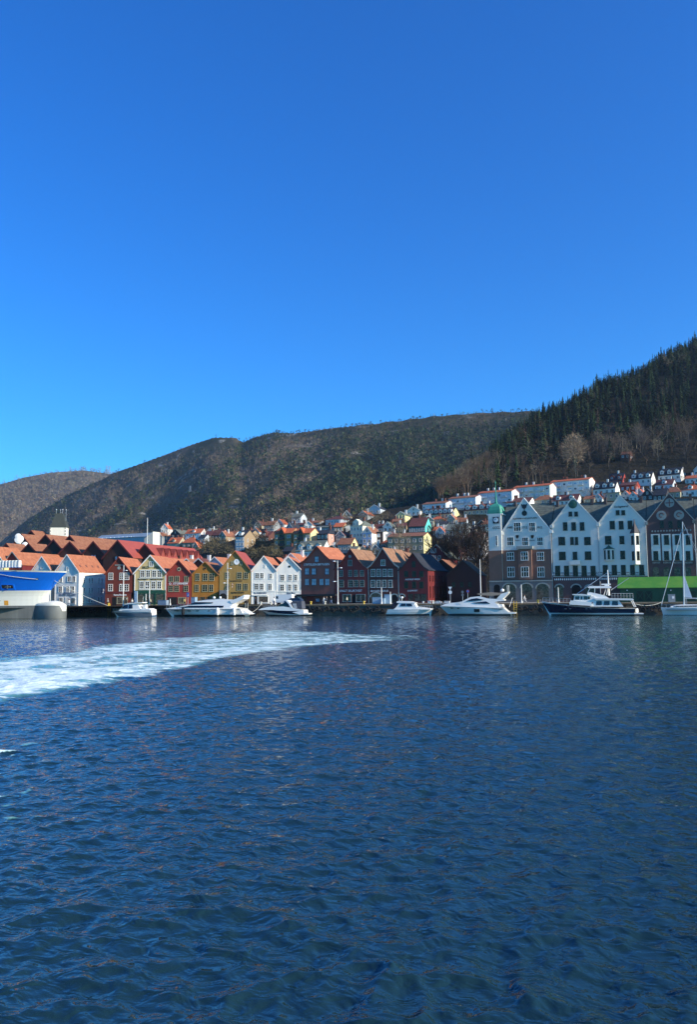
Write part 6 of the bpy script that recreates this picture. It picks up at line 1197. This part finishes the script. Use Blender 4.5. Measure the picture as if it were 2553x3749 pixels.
# 8 the big blue ship's bow
BLUE = mat('ship_blue', '#0d68cc', .35, .08, .3, streak=True); SHW = mat('ship_white', '#e8e2d2', .4, .06, .3, streak=True, col2='#ddd5bf'); SHG = mat('ship_grey', '#5f605c', .6, .18, .4, streak=True, col2='#77776f')
FSH = Fr(0, 166.5, 4, 0.0); u0, _ = FSH.at(170, 2190); fsh = FSH.moved(u0, 0, 0.0); x, y = fsh.world(0)
ship = thing('ship', 'bow of a large blue and white ship with bulbous foot at the left edge', 'ship', (x, y, 0), fsh.a)
def SP(px, py): return fsh.at(px, py, -1.0)
stem = [SP(*p) for p in ((236,2091),(234,2096),(222,2108),(205,2125),(190,2144),(178,2161),(172,2172),(169,2182),(168,2198),(168,2216),(168,2262),(166,2290))]
rg = []; hbm = [5.2, 5.15, 5.0, 4.85, 4.7, 4.6, 4.5, 4.45, 4.4, 4.4, 4.3, 3.6]
nS = 26
for i in range(nS + 1):
    s_ = (i / nS) ** 1.5; row = []
    for k, (xs, zs) in enumerate(stem):
        d = s_ * 46; w = hbm[k] * min(1, d / (9.5 + k * .5)) ** .62; row.append((xs - d, w, zs + (d * .028 if k < 2 else 0) + (0 if k != 5 else -min(0, 0))))
    rg.append([(x_, -w, z_) for x_, w, z_ in row] + [(x_, w, z_) for x_, w, z_ in reversed(row)])
K = len(stem)
def smi(j, q):
    q = min(q, 2*K - 2 - q) if q < 2*K - 1 else 3
    return 1 if q == 0 else (0 if q < 5 else (1 if q < 9 else (2 if q < 11 else 2)))
MB().rings(rg, smi).build('hull', [BLUE, SHW, SHG, BLUE], ship, smooth=False)
bx0, bz0 = SP(120, 2240); bx1, _ = SP(226, 2235); _, zt = SP(190, 2199); _, zg = SP(190, 2216.5); zc = zg - 1.5
pr = [(0, .55, .5), (.3, .8, .8), (.5, .95, .94), (.68, 1.0, 1.0), (.80, .95, .86), (.89, .82, .52), (.955, .62, .08), (.985, .45, -.45), (1.0, .3, -.9)]
angs = [0.0, .25, .5, .75, 1.0]; rg = []
for t, kw, kh in pr:
    w_ = 2.5 * kw; x_ = bx0 + (bx1-bx0)*t; ztp = zg + (zt - zg) * max(kh, 0); zq = zg * (1 + .5 * min(kh, 0))
    half = [(w_*.75, -1.6), (w_*.95, -.4), (w_, zq*.55), (w_*.93, zq)] + [(w_*.93*math.cos(a*1.45), zq + (ztp - zg)*math.sin(a*1.5708)) for a in angs[1:]]
    rg.append([(x_, -y_, z_) for y_, z_ in half] + [(x_, y_, z_) for y_, z_ in reversed(half)])
nb = len(rg[0])
MB().rings(rg, lambda j, q: 0 if (q < 3 or q >= nb - 4) else 1).build('bulbous_bow', [SHG, SHW], ship, smooth=True)
def side_w(px, py):                                              # half width of the hull where a photo pixel meets it
    x_, z_ = SP(px, py); zs = [p[1] for p in stem]; xs = float(np.interp(-z_, [-q for q in zs], [p[0] for p in stem])); kk = float(np.interp(-z_, [-q for q in zs], range(K))); d = max(0, xs - x_); return x_, z_, float(np.interp(kk, range(K), hbm)) * min(1, d / (9.5 + kk * .5)) ** .62
def on_hull(px0, px1, py0, py1, m, name, t=.12, off=0.0):
    P4 = [side_w(px0, py1), side_w(px1, py1), side_w(px1, py0), side_w(px0, py0)]
    return MB().rings([[(a, -w - t - off, c) for a, c, w in P4], [(a, -w + .3, c) for a, c, w in P4]]).build(name, m, ship)
o = on_hull(38, 80, 2139, 2160, BLUE, 'anchor_pocket', .10); on_hull(43, 76, 2142, 2154, DARKIN, 'anchor_recess', .14)
a, c, w = side_w(60, 2149); MB().box(a-.8, a+.8, -w-.32, -w-.16, c-.12, c+.18).box(a-.12, a+.12, -w-.34, -w-.17, c-.4, c+.4).build('anchor', SHG, ship)
on_hull(40, 53, 2198, 2215, mat('rust_patch', '#c98a2c', .8, .3, 1.0), 'rust_patch', .02)
a, c, w = side_w(24, 2199); MB().box(a-.35, a+.35, -w-.06, -w+.05, c-.05, c+.05).box(a-.05, a+.05, -w-.07, -w+.04, c-.35, c+.35).build('thruster_mark', IRON, ship)
for k in range(9): a, c, w = side_w(152 - k*.5, 2216 + k*5); MB().box(a-.09, a+.09, -w-.05, -w+.1, c-.14, c+.14).build('draught_mark', SIGNW, ship)
_, zd = SP(100, 2083)
for k in range(8):
    px = 4 + k*11.5; a, z = SP(px, 2074); MB().lathe([(.1, -.85), (.42, -.75), (.45, 0), (.42, .75), (.1, .85)], (0, 0, 0), 10).build('life_raft', SHW, ship, (a, -2.4, zd + 1.15))
rp = MB(); pts_ = [(SP(p, 2081)[0], -3.6, zd + .35) for p in range(-20, 95, 14)]
rail(ship, pts_, 1.1, GEL, 'deck_railing')
on_hull(150, 156, 2117, 2122, DARKIN, 'fairlead', .06)
# ropes
def sag(p, q, s_, n=12): return [tuple(Vector(p).lerp(Vector(q), t) - Vector((0, 0, s_ * 4 * t * (1 - t)))) for t in np.linspace(0, 1, n + 1)]
def wpos(f, u, v, z): x_, y_ = f.world(u, v); return (x_, y_, z)
a, c, w = side_w(198, 2126); A = wpos(fsh, a, -w - .1, c); bx, by = onZ(394, 2219, 2.6); 
tag(MB().path(sag(A, (bx, by, 2.75), .3), .06, 5).build('mooring_rope', ROPE), 'pale mooring rope from the ship bow down to the yellow bollard', 'rope')
P1 = [side_w(p, y_) for p, y_ in ((-20,2092),(0,2095),(40,2103),(80,2111),(120,2117),(155,2121))]
tag(MB().path([wpos(fsh, a_, -w_ - .15, c_) for a_, c_, w_ in P1], .06, 5).build('mooring_rope', ROPE), 'pale rope hanging along the blue side of the ship', 'rope')
for (p, q, lab) in (((912, 2247, 173.3, .8), (955, 2220, 178.3, 2.5), 'slack rope between the long yacht and the navy sports cruiser'), ((2330, 2228, 174.5, 2.2), (2425, 2214, 178.2, 2.5), 'taut rope from the trawler yacht stern to the quay'), ((1981, 2206, 174.2, 3.2), (1972, 2213, 178.3, 2.5), 'short bow rope of the trawler yacht')):
    u, _ = Fr(0, p[2]).at(p[0], p[1]); u2, _ = Fr(0, q[2]).at(q[0], q[1]); tag(MB().path(sag((u, p[2], p[3]), (u2, q[2], q[3]), .5), .04, 5).build('mooring_rope', ROPE), lab, 'rope')
# ------------------------------------------------------------------ things on and at the quay
def quay_y(x):                                                    # y of the quay edge at x
    return float(np.interp(x, [QL[0], QM[0], QR[0]], [QL[1], QM[1], QR[1]]))
def quay_x(px):                                                   # x where a photo column meets the quay edge
    lo, hi = -235.0, 85.0
    for _ in range(40):
        m = (lo + hi) / 2; p, _q = project(np.array([[m, quay_y(m), 2.4]])); lo, hi = (m, hi) if p[0] < px else (lo, m)
    return (lo + hi) / 2
tyre = MB(); nT = 14
def torus(R_, r_, n=16, m=8):
    return [[(math.cos(2*math.pi*i/n) * (R_ + r_*math.cos(2*math.pi*j/m)), r_*1.1*math.sin(2*math.pi*j/m), math.sin(2*math.pi*i/n) * (R_ + r_*math.cos(2*math.pi*j/m))) for j in range(m)] for i in range(n + 1)]
tm_ = MB().rings(torus(.36, .15), caps=False).mesh('tyre', RUB, True)
px_t = [236,250,268,284,302,318,336,352,372,388, 560,574,588, 929,944,1131,1147,1164,1183,1200,1219,1236,1255,1273,1291,1309,1333,1348,1368,1384,1403,1590,1603, 1868,1905,1925,1945,1962,1980,2340,2356,2372,2388,2404,2418]
for k, px in enumerate(px_t):
    x = quay_x(px); z = 1.25 + (.28 if k % 2 else -.22) + random.uniform(-.15, .15); o = link('tyre_fender', tm_, None, (x, quay_y(x) - .36, z)); o.rotation_euler = (random.uniform(-.1, .1), random.uniform(0, 3), random.uniform(-.15, .15))
    side = 'between the ship bow and the small cruiser' if px < 400 else ('beside the small motor cruiser' if px < 600 else ('left of the navy sports cruiser' if px < 1000 else ('below the crimson and tarpaulin houses' if px < 1450 else ('right of the cabin cruiser' if px < 1700 else ('below the clock tower house' if px < 2100 else 'between trawler yacht and sailing yacht')))))
    tag(o, 'black tyre fender hanging on the quay wall ' + side, 'tyre', 'tyre fenders on the quay wall ' + side)
bo = MB().lathe([(.26, 0), (.22, .1), (.17, .3), (.2, .48), (.32, .58), (.3, .7), (.1, .74)], (0,0,0), 12)
for px, lab in ((394, 'yellow mooring bollard holding the ship rope'), (1136, 'yellow mooring bollard below the tarpaulin house'), (1331, 'yellow mooring bollard below the crimson house'), (1970, 'yellow mooring bollard at the trawler yacht bow')):
    x = quay_x(px); tag(bo.build('bollard', YELLOW, None, (x, quay_y(x) + .45, 2.4)), lab, 'bollard', 'yellow bollards')
for px, lab in ((953, 'pale bollard at the bow of the navy sports cruiser'), (990, 'second pale bollard behind the navy sports cruiser'), (1188, 'pale bollard left of the lamp mast'), (1575, 'pale bollard at the bow of the cabin cruiser'), (1584, 'pale bollard right of the cabin cruiser bow')):
    x = quay_x(px); tag(bo.build('bollard', ROPE, None, (x, quay_y(x) + .45, 2.4)), lab, 'bollard', 'pale bollards')
for px, lab in ((1888, 'yellow ladder on the quay wall below the clock tower house'), (905, 'pale ladder on the quay wall beside the long yacht'), (402, 'yellow ladder on the quay wall at the small cruiser bow')):
    x = quay_x(px); l = thing('quay_ladder', lab, 'ladder', (x, quay_y(x) - .3, 0), 0, 'quay ladders'); m = YELLOW if px != 905 else ROPE
    for s in (-.3, .3): MB().box(s-.05, s+.05, -.05, .05, -.2, 2.9).build('rail', m, l)
    for k in range(6): MB().box(-.25, .25, -.03, .03, .2 + .42*k, .27 + .42*k).build('rung', m, l)
def mast(px, pyb, pyt, Y, label, arm=(), name='lamp_post'):
    u, _ = Fr(0, Y).at(px, pyb); _, zt = Fr(0, Y).at(px, pyt); o = thing(name, label, 'lamp post' if arm else 'pole', (u, Y, 2.4), 0, 'lamp masts on the quay')
    MB().lathe([(.2, 0), (.2, .4), (.12, .5), (.1, zt * .6), (.07, zt)], (0,0,0), 8).build('pole', WHITE, o)
    for (zf, s) in arm: MB().tube((0, 0, zt*zf), (s*.7, -.1, zt*zf + .05), .04, n=6).build('arm', WHITE, o); MB().lathe([(.05, .12), (.28, .05), (.3, -.06), (.05, -.1)], (s*.85, -.1, zt*zf), 10).build('lamp_head', SIGNW, o)
    return o
mast(451, 2217, 2068, 181, 'white lamp mast in front of the brown-red house', ((.86, 1), (.52, -1))); mast(547, 2217, 2133, 181, 'white lamp mast in front of the beige house', ((.85, -1),))
mast(833, 2214, 2060, 181, 'white lamp mast in front of the ochre house', ((.86, 1), (.52, -1))); mast(1238, 2212, 2052, 182, 'white leaning lamp mast left of the crimson house', ((.83, 1), (.52, -1), (.985, -1)))
mast(1762, 2205, 2047, 186, 'white flagpole left of the clock tower', (), 'flagpole'); mast(1398, 2210, 2150, 181, 'slim white post in front of the grey trimmed house', (), 'post'); mast(1430, 2210, 2166, 181, 'short white post beside the grey kiosk', (), 'post'); mast(1911, 2203, 2140, 184, 'slim white post in front of the clock tower house', (), 'post'); mast(2046, 2200, 2150, 185, 'slim white post left of the trawler wheelhouse', (), 'post')
mast(1008, 2212, 2164, 181.5, 'white post behind the navy sports cruiser', (), 'post'); mast(534, 2217, 2174, 181, 'pale green post at the green shopfront', (), 'post'); mast(623, 2217, 2192, 180.5, 'stubby white post at the bright red house door', (), 'post')
SBLUE = mat('sign_blue', '#2f6fb8', .5, .05); SRED = mat('sign_red', '#b02a2a', .5, .05)
def sign(px, pyb, pyt, Y, label, kind):
    u, _ = Fr(0, Y).at(px, pyb); _, zt = Fr(0, Y).at(px, pyt); o = thing('road_sign', label, 'sign', (u, Y, 2.4)); MB().tube((0, 0, 0), (0, 0, zt), .05).build('post', STEEL, o)
    if kind == 'walk':
        p = MB().box(-.36, .36, -.08, -.05, zt-1.05, zt).build('panel', SBLUE, o); MB().prism([(-.25, zt-.8), (.25, zt-.8), (0, zt-.25)], -.1, -.081).build('symbol', SIGNW, p); MB().prism([(-.05, zt-.72), (.05, zt-.72), (.06, zt-.42), (-.06, zt-.42)], -.115, -.101).build('figure', IRON, p)
    elif kind == 'give':
        MB().prism([(-.45, zt), (0, zt-.75), (.45, zt)], -.08, -.05).build('triangle', SIGNW, o); MB().disc_y(0, zt-1.25, .42, -.08, -.05, 20).build('disc', SIGNW, o)
    elif kind == 'park':
        p = MB().disc_y(0, zt-.4, .38, -.08, -.05, 20).build('disc_rim', SRED, o); MB().disc_y(0, zt-.4, .28, -.1, -.081, 20).build('disc', SBLUE, p)
    elif kind == 'double':
        MB().disc_y(0, zt-.3, .3, -.08, -.05, 16).build('disc', GREYS, o); MB().disc_y(0, zt-1.0, .3, -.08, -.05, 16).build('disc', GREYS, o)
    elif kind == 'banner': MB().box(-.4, .4, -.1, .1, .3, zt).build('banner', mat('banner_blue', '#9cc3df', .7, .3, 1.2, col2='#dfe7e6'), o)
sign(688, 2213, 2169, 182, 'blue pedestrian crossing sign in front of the bright red house', 'walk'); sign(1650, 2205, 2148, 186, 'white triangle and disc sign seen from behind, before the dark house', 'give'); sign(1714, 2190, 2158, 190, 'blue no-parking disc with red rim before the dark house', 'park'); sign(1695, 2196, 2162, 189, 'double grey disc sign left of the no-parking disc', 'double'); sign(498, 2212, 2164, 186, 'pale blue banner stand at the left of the green shopfront', 'banner')
# kiosk boxes, crates, planters
def block(px0, px1, pyt, Y, dep, m, name, label, cat, trim=None, group=None):
    f_ = Fr(0, Y); a, _ = f_.at(px0, 2200); b_, _ = f_.at(px1, 2200); _, zt = f_.at((px0+px1)/2, pyt); o = thing(name, label, cat, ((a+b_)/2, Y, 2.4), 0, group); w = (b_-a)/2
    MB().box(-w, w, 0, dep, .06, zt - .06).build('body', m, o); MB().box(-w-.05, w+.05, -.05, dep+.05, zt-.06, zt).build('lid', trim or m, o); MB().box(-w-.03, w+.03, -.03, dep+.03, 0, .06).build('base', DARKTRIM, o)
    return o, w, zt
BOXB = mat('box_blue_grey', '#8fa6b6', .5, .1); BOXW = mat('box_white', '#c8c8c4', .6, .06)
block(1364, 1397, 2186, 182, 2, BOXB, 'kiosk', 'low pale blue kiosk in front of the arched window', 'kiosk'); block(1397, 1408, 2190, 181.5, 1, BOXB, 'ticket_box', 'narrow pale box beside the low blue kiosk', 'box'); block(1408, 1428, 2176, 182.5, 1.5, BOXB, 'cabinet', 'tall grey-blue cabinet before the grey trimmed house', 'cabinet')
block(578, 609, 2197, 182, 1.2, mat('mesh_grey', '#8a9aa8', .6, .2, 3), 'fence_panel', 'grey-blue covered stall right of the green shopfront', 'stall'); block(700, 714, 2186, 183, 1.2, BOXB, 'cabinet', 'pale blue cabinet at the mustard house corner', 'cabinet')
for i, (x0, x1, yt) in enumerate(((1547,1551,2201),(1567,1576,2199),(1586,1594,2202),(1596,1610,2200),(1611,1617,2202),(1627,1646,2200))): block(x0, x1, yt, 180.5, .7, BOXW, 'planter', ['tiny white planter nearest the slate roof house shop window','square white planter left of the red cone','small white planter right of the red cone','widest white planter in the row','small white planter right of the widest one','long white planter by the white road sign'][i], 'planter', group='white planters on the quay')
x, _ = Fr(0, 181).at(1581, 2205); tag(MB().lathe([(.28, 0), (.28, .05), (.2, .06), (.05, .8)], (0,0,0), 10).build('traffic_cone', mat('cone_red', '#c8442a', .6), None, (x, 181, 2.4)), 'red traffic cone between white planters', 'cone')
o, w, zt = block(2449, 2474, 2175, 179.4, 1.5, mat('cabinet_grey', '#8f9494', .6, .08), 'power_cabinet', 'grey power cabinet in front of the green shed', 'cabinet'); MB().box(.0, w*.7, -.03, -.002, zt*.45, zt*.75).build('notice', SIGNW, o)
# awning stall at the yacht
# ------------------------------------------------------------------ vehicles
def wheels(root, xs, y0, y1, r_):
    for x in xs:
        for y in (y0, y1): o = MB().prism([(x + r_*math.cos(t), r_ + r_*math.sin(t)) for t in np.linspace(0, 6.283, 17)[:-1]], y - .1, y + .1).build('wheel', RUB, root); MB().prism([(x + r_*.55*math.cos(t), r_ + r_*.55*math.sin(t)) for t in np.linspace(0, 6.283, 13)[:-1]], y - .115 if y == y0 else y + .1, y - .1 if y == y0 else y + .115).build('rim', STEEL, o)
def vehicle(px, Y, label, prof, wid, paint_, glass_polys, wx, name, cat, flip=1):
    u, _ = Fr(0, Y).at(px, 2200); o = thing(name, label, cat, (u, Y, 2.4)); pr = [(x*flip, z) for x, z in prof]; zs = [z for _, z in pr]
    MB().taper(pr, wid/2, wid/2*.86, .9, max(zs)).build('body', paint_, o)
    for g in glass_polys: MB().taper([(x*flip, z) for x, z in g], wid/2 + .015, wid/2*.86 + .02, .9, max(zs)).build('side_glass', TINT, o)
    wheels(o, [x*flip for x in wx], -wid/2 + .02, wid/2 - .02, .34); return o
o = vehicle(1038, 189.0, 'white delivery van parked in front of the white bakery house', [(-2.6,.4),(-2.6,.95),(-2.25,1.25),(-1.75,2.1),(-1.4,2.35),(2.5,2.4),(2.6,.4)], 2.0, GEL, [[(-2.0,1.35),(-1.65,2.0),(-1.0,2.0),(-1.0,1.35)]], (-1.8, 1.7), 'van', 'van')
MB().poly([(-2.28,-.8,1.28),(-1.80,-.75,2.06),(-1.80,.75,2.06),(-2.28,.8,1.28)]).build('windscreen', TINT, o, (-.012, 0, .01)); MB().box(-2.63,-2.58,-.85,-.55,.75,.95).build('headlight', SIGNW, o); MB().box(-2.63,-2.58,.55,.85,.75,.95).build('headlight', SIGNW, o)
o = vehicle(1077, 188.2, 'dark blue estate car behind the canopy of the navy cruiser', [(-2.2,.35),(-2.25,.8),(-1.2,1.0),(-.6,1.5),(1.6,1.55),(2.2,1.0),(2.25,.4)], 1.8, mat('car_blue', '#39465c', .25, .05, spec=.6), [[(-1.05,1.02),(-.5,1.43),(.3,1.46),(.3,1.02)],[(.4,1.02),(.4,1.46),(1.5,1.47),(1.95,1.02)]], (-1.4, 1.4), 'car', 'car')
# ------------------------------------------------------------------ people
def person(px, Y, label, top, legs_c, skin='#c89a7c', hair='#3a2a1e', stride=.25, face=1, hgt=1.75, bag=False, sit=False):
    u, _ = Fr(0, Y).at(px, 2205); root = thing('person', label, 'person', (u, Y, 2.4), R(90 - 90*face), 'people on the quay')
    s = hgt / 1.75; hip = .92 if not sit else .5
    V = [(0,0,hip),(0,0,hip+.25),(0,0,hip+.45),(.02,0,hip+.56),(.04,0,hip+.66),(.05,0,hip+.80)]; Rr = [.17,.15,.19,.09,.075,.10]; E = [(0,1),(1,2),(2,3),(3,4),(4,5)]
    def chain(st, pts):
        p = st
        for (x, y, z, r_) in pts: V.append((x, y, z)); Rr.append(r_); E.append((p, len(V)-1)); p = len(V)-1
    if not sit:
        for y, d in ((-.1, stride), (.1, -stride)): chain(0, [(d*.45+.06, y, hip*.52, .08), (d, y, .09, .055), (d+.17, y, .05, .045)])
    else:
        for y in (-.12, .12): chain(0, [(.42, y, hip, .085), (.46, y, .1, .055), (.62, y, .05, .045)])
    for y, d in ((-.23, -stride*.6), (.23, stride*.6)): chain(2, [(0, y*.9, hip+.44, .075), (d*.5-.03, y*1.1, hip+.18, .055), (d+.08, y*1.05, hip-.04, .042), (d+.14, y*1.02, hip-.12, .035)])
    me = bpy.data.meshes.new('body'); me.from_pydata([(x*s, y*s, z*s) for x, y, z in V], E, []); o = link('body', me, root)
    sk = o.modifiers.new('skin', 'SKIN'); sv = me.skin_vertices[0].data
    for i, r_ in enumerate(Rr): sv[i].radius = (r_*s, r_*s); sv[i].use_root = (i == 0)
    sb = o.modifiers.new('sub', 'SUBSURF'); sb.levels = 1; sb.render_levels = 1
    key = 'clothes_%s_%s_%s' % (top, legs_c, hip)
    if key not in MATS:
        m = bpy.data.materials.new(key); m.use_nodes = True; N = m.node_tree.nodes; L_ = m.node_tree.links; tc_ = N.new('ShaderNodeTexCoord'); sx = N.new('ShaderNodeSeparateXYZ'); L_.new(tc_.outputs['Object'], sx.inputs[0]); rp = N.new('ShaderNodeValToRGB'); rp.color_ramp.interpolation = 'CONSTANT'
        mr = N.new('ShaderNodeMapRange'); mr.inputs['From Max'].default_value = 2.0; L_.new(sx.outputs[2], mr.inputs['Value']); L_.new(mr.outputs[0], rp.inputs['Fac']); e = rp.color_ramp.elements; e[0].position = 0; e[0].color = (.02, .02, .02, 1)
        e[1].position = .06; e[1].color = (*lin(legs_c), 1); k = e.new(hip*s/2.0); k.color = (*lin(top), 1); k = e.new((hip+.57)*s/2.0); k.color = (*lin(skin), 1); L_.new(rp.outputs[0], N['Principled BSDF'].inputs['Base Color']); N['Principled BSDF'].inputs['Roughness'].default_value = .85; MATS[key] = m
    me.materials.append(MATS[key]); zt = (hip + .74) * s
    hr = MB().lathe([(.075, .0), (.115, .04), (.12, .1), (.09, .165), (.02, .19)], (0,0,0), 10).build('hair', mat('hair_' + hair, hair, .8, .15), root, (.03*s, 0, zt)); 
    if bag: MB().box(-.32, -.12, -.16, .16, (hip+.08)*s, (hip+.5)*s).build('rucksack', GREYC, root)
    return root
PEOPLE = [(395,'cyclist-like walker in grey jacket and pale cap by the yellow bollard','#8c8680','#2a2a30','#d8d4cc',.3,-1),(463,'walker in dark coat in front of the brown-red house shop window','#2a2622','#22242a','#cfc8bc',.25,1),(484,'walker in pale jacket between brown-red and beige houses','#cfc9be','#3a3c48','#7a6a58',.2,-1),
  (551,'person in beige coat beside the green shopfront mast','#b8a888','#2e2e38','#4a3624',.15,1),(1187,'person in white jacket walking below the tarpaulin house, leftmost of three','#e6e4e0','#d8d4cc','#6a5844',.3,-1),(1196,'person in dark grey walking below the tarpaulin house, middle of three','#4a4c54','#3a3c44','#8a7458',.28,1),(1213,'person in dark coat striding left of the lamp mast','#20242e','#6a7a94','#d8c8a8',.4,-1),
  (1271,'person in cream top standing at the crimson house shop','#d8ccb0','#4a4034','#3a2a1e',.1,1),(1922,'person in pale clothes walking past the clock tower house arches','#c8c4be','#b8b4ac','#4a3a2c',.42,1),(935,'person in dark clothes standing in the white shop doorway','#24262c','#1e2026','#3a2a1e',.1,1),(905,'seated figure at the ochre house door','#3a3026','#2a241e','#5a4630',.1,1),(1004,'person in white behind the navy sports cruiser','#d6d6d2','#4a4c56','#3a2a1e',.2,-1),(253,'person at the white house shop window','#d0d0cc','#c8c8c8','#3a2a1e',.15,1),(676,'person in ochre jacket at the bright red house','#b09a50','#2e2a24','#2a2018',.15,1)]
for px, lab, a, b_, hr_, st, fc in PEOPLE:
    Yp = 187.5 if px in (935, 1271) else (184.5 if px > 1100 else 180.8); person(px, Yp, lab, a, b_, hair=hr_, stride=st, face=fc, sit='seated' in lab)
# flags
for (f_, px, py, lab, c1) in ((FL, 853, 2145, 'small orange flag on the ochre house front', '#c86a3a'), (FL, 382, 2165, 'furled pale flag at the corner of the brown-red house', '#c8a890')):
    u, z = f_.at(px, py); x, y = f_.world(u, -.9); o = thing('flag', lab, 'flag', (x, y, z + 2.4)); MB().tube((-.25, .8, .1), (0, 0, .7), .03).build('staff', GEL, o); MB().rings([[(0 + .05*math.sin(k), -.02 + .05*math.cos(2*k), .65 - .2*k), (.3 - .04*k, .03 + .05*math.sin(k*2), .6 - .2*k)] for k in range(6)], caps=False, closed=False).build('cloth', mat('flag_' + c1, c1, .9, .3, 2.5, col2='#d8d0c8'), o)
# pylons on the mountain
def pylon(px, py, hpx, rr, label, f_layer):
    az = az_of_px(px); x, y, z = [float(v) for v in f_layer(np.array([rr]), np.array([az]))] if False else (-math.sin(az)*rr, math.cos(az)*rr, CAM_H + tan_of(px, py)*rr); k = depth_of(x, y, z)/FPX; hh = hpx*k; o = thing('pylon', label, 'pylon', (x, y, z - hh*.1)); m = MB(); w = hh*.12
    for s in (-1, 1):
        for t_ in (-1, 1): m.tube((s*w, t_*w, 0), (s*w*.35, t_*w*.35, hh), w*.1, n=4)
    for q in range(5): zq = hh*q/5; wq = w*(1-.65*q/5); w2 = w*(1-.65*(q+1)/5); m.tube((-wq, -wq, zq), (w2, -w2, zq+hh/5), w*.06, n=4).tube((wq, -wq, zq), (-w2, -w2, zq+hh/5), w*.06, n=4)
    m.build('lattice', STEEL, o); MB().tube((-w*1.8, 0, hh*.8), (w*1.8, 0, hh*.8), w*.1, n=4).tube((-w*1.5, 0, hh*.95), (w*1.5, 0, hh*.95), w*.1, n=4).build('crossarm', STEEL, o)
pylon(386, 1733, 32, 2960, 'left power pylon on the saddle of the ridge', f3); pylon(396, 1735, 32, 2980, 'right power pylon on the saddle of the ridge', f3); pylon(695, 1798, 22, 1360, 'small pale mast on the dark mountain slope', f2); pylon(1600, 1528, 16, 1480, 'thin mast on the mountain skyline', f2)
# ------------------------------------------------------------------ lettering: fit to measured size, turn into meshes
bpy.context.view_layer.update()
dg = bpy.context.evaluated_depsgraph_get()
for o, w, h in TEXTS:
    d = o.dimensions; me = bpy.data.meshes.new_from_object(o.evaluated_get(dg))
    n = link(o.name, me, o.parent, o.location); n.rotation_euler = o.rotation_euler
    n.scale = (w / max(d.x, 1e-3), h / max(d.y, 1e-3), 1)
    nm = 'lettering'; bpy.data.objects.remove(o); n.name = nm
